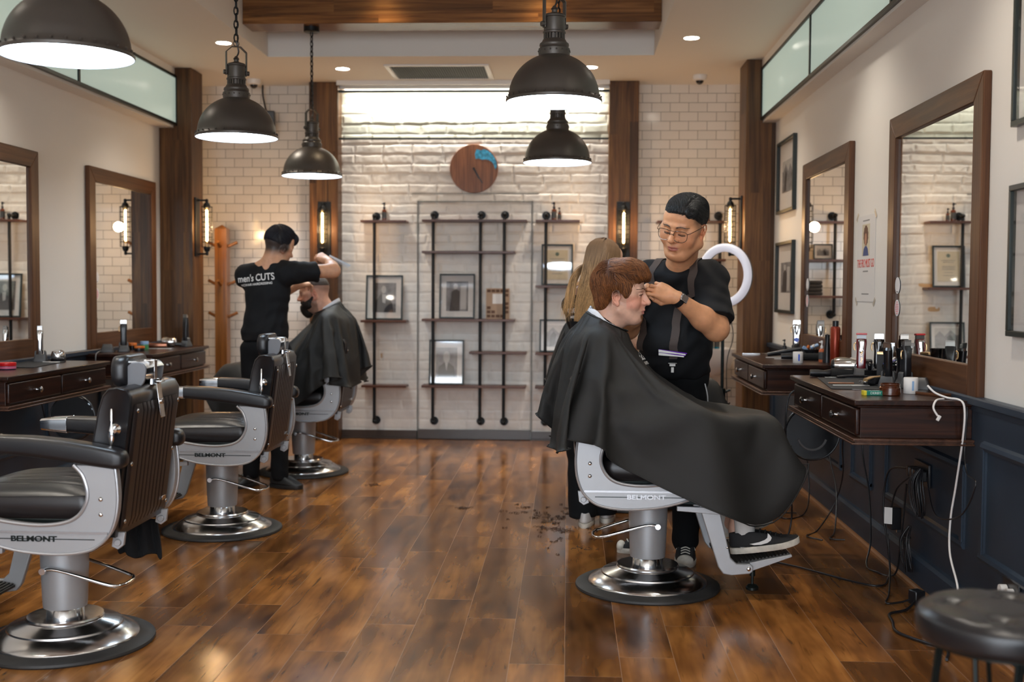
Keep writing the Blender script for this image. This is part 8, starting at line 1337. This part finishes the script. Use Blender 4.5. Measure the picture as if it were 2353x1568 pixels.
    for i in range(160):
        e = rd.random(); st = c+R3 @ Vector((-.075, -.06, -.03)); P = [st.lerp(Vector((-.0+.02*e, 6.17, 1.20+.05*e)), f)+Vector((-.02*math.sin(f*PI)+.0, -.02*math.sin(f*PI), .03*math.sin(f*PI)+.02*(e-.5))) for f in [k/9 for k in range(10)]]
        P = [p+Vector((.022*math.sin(i*1.3), .01*math.cos(i*2.1), .02*math.sin(i*.9)))*min(1, k*.15) for k, p in enumerate(P)]; P += [P[-1]+Vector((-.01*(i % 3), 0, -.028*k)) for k in (1, 2)]; paths.append(P)
    hair('hair_strands', h, paths, .0010, lambda p, f, cv: shade(p.z, cv), off, rd)
    return t
barber_woman()
t = thing('hair_clipper', 'black clipper held low by the long haired barber behind the red haired customer', 'clipper', (.335, 6.50, 1.10)); ob('body', loft([[(a*k, b*k*.8, z) for a, b in rrect(.022, .02, .012)] for z, k in ((-.07, .8), (-.04, 1), (.03, 1.05), (.06, .9))]), black_pl, t); ob('blade', box((0, 0, .068), (.036, .014, .016)), chrome, t, bevel=.002)
CP = cape((.16, 4.955, 0), 0, 'long black cape draped over the red haired customer and his chair')
def print_cape():
    sc_ = CP.children[0]; me = sc_.data
    decal(CP, "men's CUTS", .045, sc_, Vector((.40, .02, 1.005)), mat_rot((PI/2, 0, PI/2-.25)), print_w, name='cape_lettering', sx=.8, bold=.0008, lift=.006)
    decal(CP, "MEDIHAIR HAIRDRESSING", .018, sc_, Vector((.40, .02, .975)), mat_rot((PI/2, 0, PI/2-.25)), print_w, name='cape_lettering', sx=.8, bold=.0003, lift=.006)
print_cape()
C2 = cape((-1.66, 7.88, 0), PI, 'black cape draped over the bearded customer at the back left')
# the long haired barber's customer: same build, seen only as a dark shoulder
C3 = dup(CP, 'black cape of the hidden customer, only its rear edge showing behind the red haired customer', loc=(.16, 6.885, 0), skip=('cape_lettering',))
t = dup(C1, 'customer hidden under a cape behind the red haired customer', loc=(.16, 6.885, 0), skip=('hair_strands', 'shoe', 'sock'))
# ================================================================= tools and products on the vanities
maroon = M('maroon_shell', (.13, .008, .012), .15, coat=.6); red_pl = M('red_plastic', (.6, .012, .015), .3); gold = M('gold_metal', (.75, .5, .25), .3, .8); grey_pl = M('grey_plastic', (.06, .06, .062), .4); smoked = M('smoked_glass', (.02, .016, .014), .08, coat=1)
amber_jar = M('amber_plastic', (.07, .016, .004), .12, coat=.6); green = M('green_card', (0, .19, .13), .45); yellow = M('yellow_card', (.72, .58, .03), .5); orange = M('orange_plastic', (.65, .16, .02), .4); blue_pl = M('blue_plastic', (.01, .09, .65), .3); teal = M('pale_blue_plastic', (.25, .4, .62), .4)
ZR, ZLV = .8865, .8515
def put(t, Rm, g): return ([tuple(Rm @ Vector(q)) for q in g[0]], g[1])
def clipper(loc, label, shell, top=None, face=chrome, rz=0, lean=0, stand=True, h=.155, text_=None, lever=True, w_=.024, cat='clipper'):
    t = thing('hair_clipper', label, cat, loc, rz, 'clippers and trimmers'); z0 = .035 if stand else 0; Rm = Euler((lean, 0, 0)).to_matrix().to_4x4(); Rm.translation = (0, 0, z0)
    sec = [(0, .72, .8), (.02, .9, .95), (.05, .94, 1), (.09, .88, .92), (.125, 1.02, .9), (h-.02, 1.04, .75), (h-.004, .95, .5)]
    b = ob('body', put(t, Rm, loft([[(a*kx, b_*ky-.002, z) for a, b_ in rrect(w_, .019, .012, 5)] for z, kx, ky in sec])), shell, t, smooth=50)
    ob('face_plate', put(t, Rm, loft([[(a*k, -.0185+y_, z) for a, y_ in ((-.014, .004), (-.010, -.001), (0, -.003), (.010, -.001), (.014, .004))] for z, k in ((h-.075, .35), (h-.065, .85), (h-.045, 1.05), (h-.02, 1.15), (h-.008, 1.1))], cap=False, closed=False)), face, b, solid=.001) if face else None
    ob('blade', put(t, Rm, join(box((0, -.004, h+.004), (w_*1.75, .014, .018)), *[box((-w_*.8+w_*.135*i, -.008, h+.016), (.0016, .006, .008)) for i in range(13)])), chrome_w if top is None else gloss_black, t, smooth=0)
    if top: ob('blade_guard', put(t, Rm, box((0, -.005, h+.018), (w_*2.05, .02, .009))), top, t, bevel=.002)
    if lever: ob('taper_lever', put(t, Rm, tube([(-w_*1.0, -.004, h-.025), (-w_*1.35, -.004, h-.03), (-w_*1.4, -.004, h-.05), (-w_*1.2, -.004, h-.06)], .003, 6, smooth=3)), gold, t)
    if stand: ob('charging_stand', join(loft([[(a*k, b_*k2, z) for a, b_ in rrect(.038, .034, .012)] for z, k, k2 in ((0, 1, 1), (.006, 1.02, 1.02), (.03, .86, .8), (.045, .72, .6))]), *[prism([(q*.036, .0), (q*.03, .062), (q*.022, .07), (q*.024, 0)], -.014, .014, 'XZ') for q in (-1, 1)]), grey_pl, t, bevel=.002)
    if text_: text(text_, .0135, gold, b, Rm @ Vector((.001, -.0225, .062)), (PI/2+lean, -PI/2+.0, 0), al='CENTER', depth=.0003)
    return t
# --- near right vanity
clipper((1.405, 5.49, ZR), 'maroon clipper with red blade guard standing in a dock on the near right vanity', maroon, red_pl, chrome, -.25, -.08, text_='Magic Clip')
clipper((1.485, 5.48, ZR), 'glossy black clipper standing in a dock, just right of the maroon one', gloss_black, None, smoked, -.2, -.05)
clipper((1.50, 5.33, ZR), 'silver trimmer standing at the mirror behind the black wallet box', M('brushed_silver', (.42, .43, .44), .3, 1), None, None, -.3, 0, stand=True, h=.12, lever=False, w_=.018, cat='trimmer')
b_ = bottle((1.512, 5.42, ZR), .155, .022, 'red glass bottle with black cap behind the black clipper', 'products by the near right mirror', M('red_glass', (.45, .02, .01), .12, trans=.3)); b_.name = 'tonic_bottle'
t = thing('duster_cup', 'glossy black waisted cup standing by the big mirror', 'cup', (1.47, 5.03, ZR), 0); ob('cup', lathe([(.038, 0), (.036, .01), (.028, .07), (.027, .10), (.033, .15), (.036, .165), (.033, .165), (.03, .15)], 32, cap=False), gloss_black, t)
t = thing('black_box', 'slim upright black box with silver lettering beside the basket', 'box', (1.44, 5.27, ZR), -.35); ob('carton', box((0, 0, .062), (.035, .06, .124)), M('matt_black_card', (.02, .02, .022), .6), t, bevel=.002); ob('lid_edge', box((0, 0, .13), (.036, .061, .012)), gold, t, bevel=.002); ob('script_mark', tube([(-.0182, .008*math.sin(i*1.9), .02+.006*i+.003*math.cos(i*2.3)) for i in range(13)], .0007, 4, smooth=3), bpy.data.materials['brushed_silver'], t)
t = thing('clip_basket', 'black basket of striped hair clips and combs on the near right vanity', 'basket', (1.475, 5.17, ZR), 0)
ob('basket', lathe([(.042, 0), (.045, .003), (.058, .08), (.061, .082), (.058, .083), (.054, .078), (.04, .006)], 28, closed=True), gloss_black, t); ob('basket_floor', cyl((0, 0, .002), (0, 0, .006), .043), black_pl, t)
rc = random.Random(9)
for i in range(11):
    cn = ['white', 'blue', 'green', 'black', 'white', 'lilac', 'black'][i % 7]; a = rc.uniform(0, 6.28); p = (rc.uniform(-.03, .03), rc.uniform(-.03, .03), .078+rc.uniform(0, .022)); tag(ob('section_clip', tr(join(box((0, 0, 0), (.055, .009, .006)), box((.02, 0, .006), (.02, .011, .004))), (0, 0, 0), (rc.uniform(-.6, .6), rc.uniform(-.7, .5), a)), [white_pl, blue_pl, green, black_pl, white_pl, M('lilac', (.4, .35, .7), .4), black_pl][i % 7], loc=(1.475+p[0], 5.17+p[1], ZR+p[2]), rot=(0, 0, 0), bevel=.001), cn+' hair clip heaped in the black basket on the near right vanity', 'hair clip', 'clips in the basket')
clipper((1.45, 4.93, ZR), 'black cordless clipper leaning right in the double dock by the big mirror', black_pl, None, None, .5, .0, h=.15, w_=.022)
clipper((1.395, 4.985, ZR), 'black trimmer leaning left in front of the black waisted cup', gloss_black, None, None, -.7, .10, h=.14, w_=.018, lever=False, cat='trimmer')
t = thing('charging_dock', 'empty grey wedge-shaped charging dock near the phone', 'charger', (1.49, 4.86, ZR), -.4); ob('shell', loft([[(a*k, b_*k2, z) for a, b_ in rrect(.045, .038, .012)] for z, k, k2 in ((0, 1, 1), (.005, 1.02, 1.02), (.04, .72, .68), (.05, .6, .5))]), grey_pl, t)
def roll(loc, label, mark):
    t = thing('paper_roll', label, 'paper roll', loc, 0); ob('roll', lathe([(.027, 0), (.0285, .002), (.0285, .063), (.027, .065), (.012, .065), (.012, .02)], 36, cap=False), paper, t); ob('print_band', bb(-.004, .004, -.0292, -.0285, .014, .052), mark, t, smooth=0); return t
roll((1.392, 4.655, ZR), 'white neck-paper roll standing beside the amber jar', teal); roll((1.318, 6.541, ZR), 'white neck-paper roll with a blue stripe on the far right vanity', blue_pl)
t = thing('amber_jar', 'open low amber jar at the front edge of the near right vanity', 'jar', (1.285, 4.57, ZR)); ob('body', lathe([(0, 0), (.038, 0), (.041, .003), (.041, .03), (.037, .034), (.037, .047), (.034, .047), (.034, .005), (0, .005)], 36), amber_jar, t); ob('thread', lathe([(.0375, .035), (.039, .037), (.0375, .04), (.039, .043), (.0375, .046)], 36, cap=False), amber_jar, t)
t = thing('blade_pack', 'small green and yellow box of razor blades by the amber jar', 'box', (1.215, 4.565, ZR), .05); ob('pack', box((.006, 0, .009), (.07, .034, .018)), green, t, bevel=.001); ob('yellow_end', box((-.033, 0, .009), (.012, .0344, .0184)), yellow, t, bevel=.001); text('DERBY', .014, print_w, t, (.008, -.0175, .009), (PI/2, 0, 0), depth=.0003); text('DERBY', .014, print_w, t, (.008, 0, .0185), (0, 0, 0), depth=.0003)
t = tag(ob('cutting_mat', box((1.27, 5.12, ZR+.0015), (.24, .62, .003), (0, 0, -.12)), M('mat_black', (.012, .013, .015), .7), bevel=.001, loc=(1.27, 5.12, ZR)), 'flat black mat lying along the near right vanity', 'mat')
def comb_thing(loc, rz, L_, label, mt, zt_=0, group='combs'):
    t = thing('comb', label, 'comb', (*loc, zt_), rz, group); ob('spine', bb(-L_/2, L_/2, -.002, .009, 0, .003), mt, t, bevel=.001); ob('teeth', join(*[bb(-L_*.02+i*.003, -.0185*0-L_*.02+i*.003+.0013, -.022, -.002, .0004, .0024) for i in range(int(L_*.5/.003))]), mt, t, smooth=0); return t
comb_thing((1.315, 5.42), -.05, .19, 'metal barber comb lying on the black mat', bpy.data.materials['brushed_silver'], ZR+.0032); comb_thing((1.235, 4.98), .1, .16, 'pale comb near the front edge of the near right vanity', white_pl, ZR+.0032)
comb_thing((1.315, 7.05), -.2, .18, 'cream comb on the far right vanity, farther of two', white_pl, ZR); comb_thing((1.34, 6.90), -.15, .18, 'cream comb on the far right vanity, nearer the paper roll', white_pl, ZR)
t = thing('gold_trimmer', 'gold and black trimmer lying on its side behind the amber jar', 'trimmer', (1.36, 5.02, ZR), .55); ob('body', loft([[(x, a*k, .022+b_*k2+dz) for a, b_ in rrect(.018, .018, .009)] for x, k, k2, dz in ((-.075, .8, .7, -.004), (-.04, 1, 1, 0), (.02, .85, .85, .004), (.07, .7, .6, .0), (.085, .5, .4, 0))]), gloss_black, t, smooth=60); ob('gold_top', loft([[(x, a*k, .034+b_+dz) for a, b_ in rrect(.015, .006, .004)] for x, k, dz in ((-.078, .8, -.006), (-.04, 1, .002), (.02, .85, .004), (.066, .6, -.002))]), gold, t, smooth=60); ob('blade', box((-.088, 0, .02), (.016, .034, .006)), chrome, t, bevel=.001)
t = thing('razor', 'folded steel razor lying on the mat, nearest the drawers', 'razor', (1.21, 5.06, ZR+.0032), -.1); ob('handle', box((0, 0, .004), (.11, .012, .006)), M('razor_scale', (.3, .12, .05), .3), t, bevel=.002); ob('blade', box((-.03, .008, .005), (.06, .014, .002)), chrome, t, bevel=.0005)
t = thing('razor_card', 'small clear plastic card lying by the blade box', 'card', (1.235, 4.83, ZR), .3); ob('sheet', bb(-.04, .04, -.022, .022, 0, .002), M('pale_grey_card', (.3, .29, .3), .3), t, smooth=0)
t = thing('hair_dryer', 'chrome and black hair dryer resting on the far corner of the near right vanity', 'hair dryer', (1.36, 5.53, ZR+.055), 2.93)
ob('barrel', tr(lathe([(.030, -.075), (.036, -.07), (.040, -.02), (.040, .045), (.034, .07), (.026, .075)], 32), (0, 0, 0), (0, PI/2, 0)), chrome, t); ob('nozzle', tr(lathe([(.03, -.105), (.033, -.10), (.033, -.072)], 28, cap=False), (0, 0, 0), (0, PI/2, 0)), gloss_black, t)
ob('handle', tube([(.02, 0, -.02), (.06, .0, -.034), (.13, .01, -.047), (.175, .012, -.052)], lambda f: .022-.004*f, 16, smooth=5), black_pl, t, smooth=60); ob('rear_grille', tr(lathe([(.027, .074), (.03, .08), (.02, .086), (0, .087)], 24), (0, 0, 0), (0, PI/2, 0)), black_pl, t)
def cable(pts, r, mt, label, name='power_cable', k=8, g='loose cables'):
    o = tag(ob(name, tube(pts, r, 8, smooth=k), mt, smooth=70, loc=pts[0]), label, 'cable', g); return o
cable([(1.185, 5.56, .845), (1.15, 5.57, .83), (1.085, 5.59, .78), (1.075, 5.6, .6), (1.12, 5.7, .35), (1.14, 5.75, .15), (1.10, 5.72, .03), (1.02, 5.68, .008), (.95, 5.60, .008)], .0045, black_pl, 'black dryer cable hanging from the corner of the near right vanity to the floor')
t = thing('round_brush', 'black round hair brush lying on the near right vanity', 'brush', (1.27, 5.52, ZR+.018), -.1); ob('handle', tr(lathe([(0, -.10), (.016, -.098), (.017, -.06), (.013, -.03), (.017, -.005), (.014, 0)], 24), (0, 0, 0), (0, PI/2, 0)), black_pl, t); ob('bristle_barrel', tr(lathe([(.018, 0), (.024, .004), (.024, .10), (.018, .105)], 24), (0, 0, 0), (0, PI/2, 0)), M('bristles', (.012, .012, .012), .9, bump=1, bscale=700), t)
t = thing('vent_brush', 'flat black brush in front of the clipper docks', 'brush', (1.40, 5.42, ZR), .02); ob('handle', tube([(-.13, -.02, .008), (-.06, -.01, .012), (0, 0, .010)], .007, 10, smooth=4), black_pl, t); ob('head', box((.055, 0, .012), (.11, .034, .008)), black_pl, t, bevel=.003); ob('bristle', join(*[cyl((.008+.009*i, -.012+.008*j, .014), (.008+.009*i, -.012+.008*j, .040), .0012, n=5) for i in range(12) for j in range(4)]), black_pl, t, smooth=0)
t = thing('phone', 'phone in a brown case lying face up beside the white cable', 'phone', (1.46, 4.60, ZR), -1.1); ob('case', loft([[(a, b_, z) for a, b_ in rrect(.078*k, .039*k, .01)] for z, k in ((0, .97), (.003, 1), (.009, 1), (.011, .98))]), M('brown_leather_case', (.12, .045, .018), .3), t); ob('screen', loft([[(a, b_, z) for a, b_ in rrect(.073, .034, .008)] for z in (.011, .0116)]), gloss_black, t)
wcab = M('white_cable', (.78, .75, .73), .4)
cable([(1.41, 4.50, ZR+.045), (1.43, 4.47, ZR+.02), (1.46, 4.42, ZR+.006), (1.49, 4.37, ZR+.002), (1.50, 4.345, .86), (1.50, 4.35, .76), (1.50, 4.42, .55), (1.49, 4.44, .42), (1.47, 4.38, .30), (1.455, 4.24, .20), (1.45, 4.26, .12), (1.40, 4.36, .06), (1.35, 4.30, .006)], .0042, wcab, 'white charging cable hanging over the end of the near right vanity')
cable([(1.44, 4.40, ZR+.003), (1.40, 4.36, ZR+.001), (1.385, 4.345, .86), (1.40, 4.34, .83)], .004, wcab, 'short white cable end with plug dangling over the vanity edge'); ob('plug', box((1.403-1.44, 4.339-4.40, .822-ZR-.003), (.012, .008, .022), (0, .5, 0)), white_pl, COL.objects[-1] if 0 else bpy.data.objects['power_cable.002'], bevel=.002)
cable([(1.51, 4.86, ZR+.01), (1.53, 4.62, ZR+.004), (1.52, 4.44, ZR+.004), (1.515, 4.36, .86), (1.51, 4.36, .7), (1.50, 4.30, .62), (1.49, 4.18, .60), (1.48, 4.30, .46), (1.49, 4.62, .40), (1.515, 4.82, .52)], .003, black_pl, 'thin black cable looping from the vanity end to the wall sockets')
# power strip, adaptor and cables under the near right vanity
t = thing('wall_socket', 'black wall socket panel with plugs under the near right vanity', 'socket', (WR-.002, 4.95, .515), 0); ob('plate', bb(-.012, 0, -.10, .10, -.05, .05), black_pl, t, bevel=.003)
for i in range(4): ob('plug', bb(-.05, -.012, -.085+.047*i, -.052+.047*i, -.025, .02), black_pl, t, bevel=.004)
def bundle(c, n, seed, mt, label):
    rb_ = random.Random(seed); g = []
    for i in range(n):
        dx = rb_.uniform(-.02, .02); dy = rb_.uniform(-.05, .05); g.append(tube([(dx*.2, dy*.3, .08), (dx-.02, dy, .02), (dx-.01, dy*1.2, -.07), (dx*.5, dy*.7, -.11-.02*rb_.random()), (dx*.3-.01, dy*.3, -.02), (0, 0, .05)], .0028, 6, smooth=4))
    t = thing('cable_bundle', label, 'cables', c, 0); ob('coils', join(*g), mt, t, smooth=70); ob('tie', tube([(.012*math.cos(a)-.01, .022*math.sin(a), .03) for a in [2*PI*i/12 for i in range(12)]], .003, 6, closed=True), black_pl, t)
bundle((1.50, 4.85, .47), 22, 3, black_pl, 'bundled black cables hanging below the wall sockets'); bundle((1.51, 5.02, .19), 8, 5, black_pl, 'small tied coil of black cable low on the navy wall')
t = thing('power_adaptor', 'black power adaptor with a white label hanging on its cable', 'adaptor', (1.49, 5.19, .27), .2); ob('brick', box((0, 0, 0), (.05, .045, .10)), black_pl, t, bevel=.005); ob('label_tag', box((-.035, -.012, .015), (.002, .035, .075), (0, 0, .9)), paper, t, smooth=0); ob('plug_pins', box((.012, -.02, -.055), (.02, .006, .012)), chrome_w, t)
cable([(1.50, 5.05, .52), (1.47, 5.22, .48), (1.46, 5.26, .30), (1.47, 5.2, .12), (1.46, 5.15, .01), (1.35, 5.0, .008), (1.1, 5.3, .008), (.98, 5.42, .008), (.85, 5.5, .008)], .0045, black_pl, 'black cable trailing across the floor to the draped chair')
cable([(1.50, 4.98, .50), (1.48, 5.12, .42), (1.47, 5.17, .32)], .004, black_pl, 'short black cable feeding the adaptor')
cable([(1.51, 5.75, .70), (1.49, 5.76, .5), (1.50, 5.66, .3), (1.47, 5.5, .1), (1.42, 5.38, .01), (1.43, 5.25, .008), (1.50, 5.2, .01), (1.50, 5.12, .16), (1.50, 5.05, .45)], .0042, black_pl, 'black cable dropping to the floor behind the round back mirror')
cable([(1.46, 5.18, .20), (1.45, 5.1, .06), (1.38, 4.86, .008), (1.33, 4.72, .008), (1.40, 4.74, .008), (1.44, 4.75, .02)], .004, black_pl, 'black cable curling on the floor below the adaptor')
cable([(1.44, 4.7, .02), (1.38, 4.62, .008), (1.30, 4.56, .008), (1.28, 4.45, .008), (1.26, 4.32, .008), (1.32, 4.2, .008), (1.38, 4.12, .008), (1.34, 4.0, .008)], .0055, black_pl, 'thick black flex lying on the floor behind the stool')
t = thing('floor_socket', 'small black plug box on the floor left of the round stool', 'plug', (1.46, 4.74, 0), .4); ob('box', box((0, 0, .03), (.05, .05, .06)), black_pl, t, bevel=.005)
for i, (p, lb) in enumerate([([(1.50, 7.15, .60), (1.47, 7.0, .35), (1.45, 6.8, .1), (1.38, 6.6, .008), (1.25, 6.45, .008), (1.22, 6.6, .008), (1.34, 6.62, .008)], 'black cable looping on the floor below the far right vanity'), ([(1.50, 6.5, .62), (1.48, 6.45, .4), (1.49, 6.3, .2), (1.44, 6.1, .02), (1.38, 5.95, .008), (1.45, 5.92, .008)], 'black cable hanging between the two right vanities'), ([(1.47, 6.0, .68), (1.46, 6.05, .5), (1.5, 6.2, .3), (1.48, 6.3, .12), (1.36, 6.15, .008), (1.27, 6.0, .008), (1.33, 5.9, .008)], 'dark cable drooping beside the round back mirror')]): cable(p, .004, black_pl, lb)
t = thing('wall_socket', 'dark double wall socket at the right edge behind the stool', 'socket', (WR-.002, 3.95, .27), 0); ob('plate', bb(-.01, 0, -.07, .07, -.045, .045), black_pl, t, bevel=.003)
for i in (-1, 1): ob('white_plug', cyl((-.012, i*.03, -.005), (-.035, i*.03, -.005), .019), white_pl, t)
# --- far right vanity
clipper((1.47, 7.35, ZR), 'chrome clipper with a blue dial standing on the far right vanity', chrome, None, chrome, -.2, 0, h=.17, w_=.026)
o = tag(ob('dial', cyl((0, -.03, .105), (0, -.034, .105), .016), blue_pl, bpy.data.objects[[q.name for q in COL.objects if q.name.startswith('hair_clipper')][-1]]), '', '') if 0 else None
ob('blue_dial', cyl((0, -.022, .100), (0, -.028, .100), .015, n=20), blue_pl, [q for q in COL.objects if q.get('label', '').startswith('chrome clipper with a blue')][0])
bottle((1.40, 7.38, ZR), .10, .014, 'tiny black spray bottle left of the chrome clipper on the far vanity', 'products on the far right vanity', black_pl); bottle((1.478, 6.66, ZR), .125, .017, 'small bottle with white cap and orange label by the red can', 'products on the far right vanity', M('orange_label', (.5, .12, .04), .5), cap=white_pl)
t = thing('spray_can', 'tall rust-red hairspray can with black cap in front of the far right mirror', 'spray can', (1.51, 6.47, ZR)); ob('can', lathe([(.026, 0), (.0275, .004), (.0275, .20), (.024, .21), (.017, .214)], 32), M('rust_red_can', (.28, .035, .012), .3, .4), t); ob('cap', lathe([(.017, .214), (.017, .245), (0, .247)], 24), black_pl, t)
t = thing('black_spray', 'black waisted duster standing beside the red can', 'duster', (1.50, 6.62, ZR)); ob('body', lathe([(.026, 0), (.026, .01), (.012, .12), (.015, .16), (0, .165)], 24), black_pl, t)
t = thing('tool_basket', 'black basket with coloured clips on the far right vanity', 'basket', (1.47, 6.95, ZR)); ob('basket', lathe([(.05, 0), (.053, .003), (.06, .06), (.056, .06), (.048, .006)], 24, closed=True), gloss_black, t); ob('basket_floor', cyl((0, 0, .002), (0, 0, .01), .05), black_pl, t)
for i, m_ in enumerate([teal, orange, white_pl, teal]): tag(ob('section_clip', box((1.45+.014*i, 6.95-.01*i, ZR+.062+.006*i), (.05, .012, .02), (.3*i, .4, i)), m_, bevel=.003, loc=(1.45+.014*i, 6.95-.01*i, ZR+.06)), ['pale blue clip', 'orange clip', 'white clip', 'second pale blue clip'][i]+' in the basket on the far right vanity', 'hair clip', 'clips in the far basket')
t = thing('round_brush', 'black round brush lying behind the paper roll on the far right vanity', 'brush', (1.40, 6.85, ZR+.02), -.1); ob('handle', tr(lathe([(0, -.12), (.016, -.118), (.017, -.06), (.014, 0)], 20), (0, 0, 0), (0, PI/2, 0)), black_pl, t); ob('bristle_barrel', tr(lathe([(.02, 0), (.022, .1), (.016, .105)], 20), (0, 0, 0), (0, PI/2, 0)), bpy.data.materials['bristles'], t)
sc = scissors((1.24, 7.42, ZR+.004), (-1, .1, 0), (0, 0, 1), 'scissors with pale blue rings lying on the far corner of the far right vanity', .17)
t = thing('straightener', 'black hair straightener lying at the back of the far right vanity', 'hair iron', (1.40, 7.18, ZR+.012), -.2); ob('arm', join(tube([(-.14, 0, 0), (0, .006, .010), (.12, 0, .018)], lambda f: .012+.003*f, 10, smooth=4), tube([(-.14, 0, 0), (0, -.01, .03), (.12, 0, .05)], .011, 10, smooth=4)), black_pl, t)
t = thing('wall_tray', 'black tray with glass rim on the far right vanity', 'tray', (1.43, 7.40, ZR+.0)) if 0 else None
# --- near left vanity
t = thing('pomade_tin', 'red-lidded dark pomade tin at the front of the near left vanity', 'tin', (-3.02, 5.98, ZLV)); ob('tin', lathe([(0, 0), (.042, 0), (.044, .003), (.044, .02)], 36), M('navy_tin', (.012, .015, .04), .3), t); ob('lid', lathe([(.045, .02), (.046, .022), (.046, .036), (.043, .038), (0, .038)], 36), red_pl, t); ob('label_band', lathe([(.0445, .005), (.0448, .018)], 36, cap=False), M('pink_band', (.55, .12, .2), .5), t)
t = tag(ob('cutting_mat', box((-3.08, 6.35, ZLV+.002), (.24, .5, .004), (0, 0, .1)), bpy.data.materials['mat_black'], bevel=.001, loc=(-3.08, 6.35, ZLV)), 'flat black mat on the near left vanity', 'mat')
comb_thing((-3.03, 6.52), 0, .10, 'cream comb on the black mat of the near left vanity', white_pl, ZLV+.0042)
clipper((-3.13, 6.60, ZLV), 'slim chrome trimmer standing in a black cup on the near left vanity', chrome, None, None, .2, 0, h=.16, w_=.016, lever=False, cat='trimmer')
t = thing('chrome_dome', 'chrome domed fan head standing at the far end of the near left vanity', 'dryer', (-3.05, 6.66, ZLV)); ob('dome', lathe([(.036, 0), (.040, .005), (.042, .04), (.034, .062), (.015, .072), (0, .074)], 32), chrome, t); ob('base_ring', lathe([(.042, 0), (.044, .003), (.044, .018), (.041, .02)], 32, cap=False), gloss_black, t)
cable([(-3.10, 6.70, ZLV+.004), (-3.16, 6.72, ZLV+.004), (-3.2, 6.755, .83), (-3.21, 6.77, .6), (-3.2, 6.9, .3)], .004, black_pl, 'black cable at the far end of the near left vanity')
# --- far left vanity
clipper((-3.07, 7.72, ZLV), 'black clipper upright in a grey dock on the far left vanity', black_pl, None, None, .3, 0, h=.165, w_=.022)
t = thing('charging_dock', 'empty dark charging dock at the near end of the far left vanity', 'charger', (-3.16, 7.66, ZLV), .2); ob('shell', loft([[(a*k, b_*k2, z) for a, b_ in rrect(.045, .04, .012)] for z, k, k2 in ((0, 1, 1), (.005, 1.02, 1.02), (.045, .68, .68), (.055, .6, .5))]), grey_pl, t)
cable([(-3.19, 7.62, ZLV+.01), (-3.16, 7.50, ZLV+.008), (-3.15, 7.44, .84), (-3.15, 7.43, .75), (-3.17, 7.42, .6)], .0035, M('grey_cable', (.18, .18, .18), .5), 'grey cable hanging over the near end of the far left vanity')
jar((-2.99, 7.80, ZLV), .034, .035, 'low dark jar with an orange lid on the far left vanity', gloss_black, orange, group='pomade jars'); jar((-3.1, 7.95, ZLV), .03, .05, 'taller dark jar with orange lid against the far left mirror', gloss_black, orange, group='pomade jars'); jar((-3.03, 8.0, ZLV), .028, .06, 'green and blue product pot beside the orange lidded jars', M('green_pot', (.08, .3, .12), .3), teal, group='pomade jars')
t = thing('hair_clipper', 'copper and black clipper lying flat on the far left vanity', 'clipper', (-3.03, 8.22, ZLV+.02), .2, 'clippers and trimmers'); ob('body', loft([[(x, a*k, b_*k) for a, b_ in rrect(.022, .018, .01)] for x, k in ((-.08, .7), (-.05, 1), (.04, .9), (.08, .8))]), M('copper_shell', (.3, .12, .07), .25, .8), t); ob('blade', box((-.088, 0, 0), (.016, .036, .008)), chrome, t)
comb_thing((-2.97, 8.12), .1, .18, 'long pale comb on the far left vanity in front of the copper clipper', white_pl, ZLV)
t = thing('hand_dryer', 'chrome dryer head lying on the far left vanity', 'hair dryer', (-3.0, 8.42, ZLV+.036), .1); ob('barrel', tr(lathe([(.03, -.05), (.036, -.03), (.036, .03), (.026, .05)], 28), (0, 0, 0), (0, PI/2, 0)), chrome, t); ob('handle', tube([(.0, 0, -.01), (.08, .01, -.018), (.15, .02, -.02)], .014, 12, smooth=4), black_pl, t)
clipper((-2.88, 8.45, ZLV), 'tall matt black clipper standing at the far corner of the far left vanity', black_pl, None, None, -.5, 0, h=.19, w_=.022, lever=False)
# --- loose things
t = thing('black_towel', 'black towel hanging from under the nearest barber chair', 'towel', (-1.66, 4.30, .40)); rt_ = []
for z, sx_, dx in ((0, .085, 0), (-.04, .09, 0), (-.09, .092, .005), (-.15, .09, .01)):
    rt_.append([(dx+sx_*(-1+2*i/16), .018*math.sin(i*1.1)+.01*math.sin(i*2.3+z*20), z+.012*math.sin(i*.7)*(z < -.1)) for i in range(17)])
ob('cloth', loft(rt_, cap=False, closed=False), M('black_terry', (.006, .006, .007), .95, bump=.5, bscale=400), t, solid=.008, sub=1, smooth=60)
# hair clippings on the floor by the draped customer: nobody could count these
rc = random.Random(12); g = []
for i in range(70):
    u = rc.random(); x = -.25+.42*u+rc.gauss(0, .10); y = 6.55-.55*u+rc.gauss(0, .22); n = rc.randint(3, 8); sc_ = .006+.020*rc.random()**3
    for k in range(n):
        a = rc.uniform(0, 6.28); px, py = x+rc.gauss(0, sc_), y+rc.gauss(0, sc_*1.3); g.append(tube([(px, py, .0015), (px+sc_*.7*math.cos(a), py+sc_*.7*math.sin(a), .003+.003*rc.random()), (px+sc_*1.3*math.cos(a+.6), py+sc_*1.3*math.sin(a+.6), .0015)], .0014, 4))
for x, y in ((-1.27, 7.4), (-.62, 6.65)):
    for k in range(14): a = rc.uniform(0, 6.28); px, py = x+rc.gauss(0, .02), y+rc.gauss(0, .02); g.append(tube([(px, py, .0015), (px+.02*math.cos(a), py+.02*math.sin(a), .004), (px+.03*math.cos(a+.6), py+.03*math.sin(a+.6), .0015)], .0014, 4))
tag(ob('hair_clippings', join(*g), M('cut_hair', (.035, .02, .014), .8), smooth=0), 'cut hair clippings scattered on the wood floor behind the draped chair', 'hair clippings', kind='stuff')
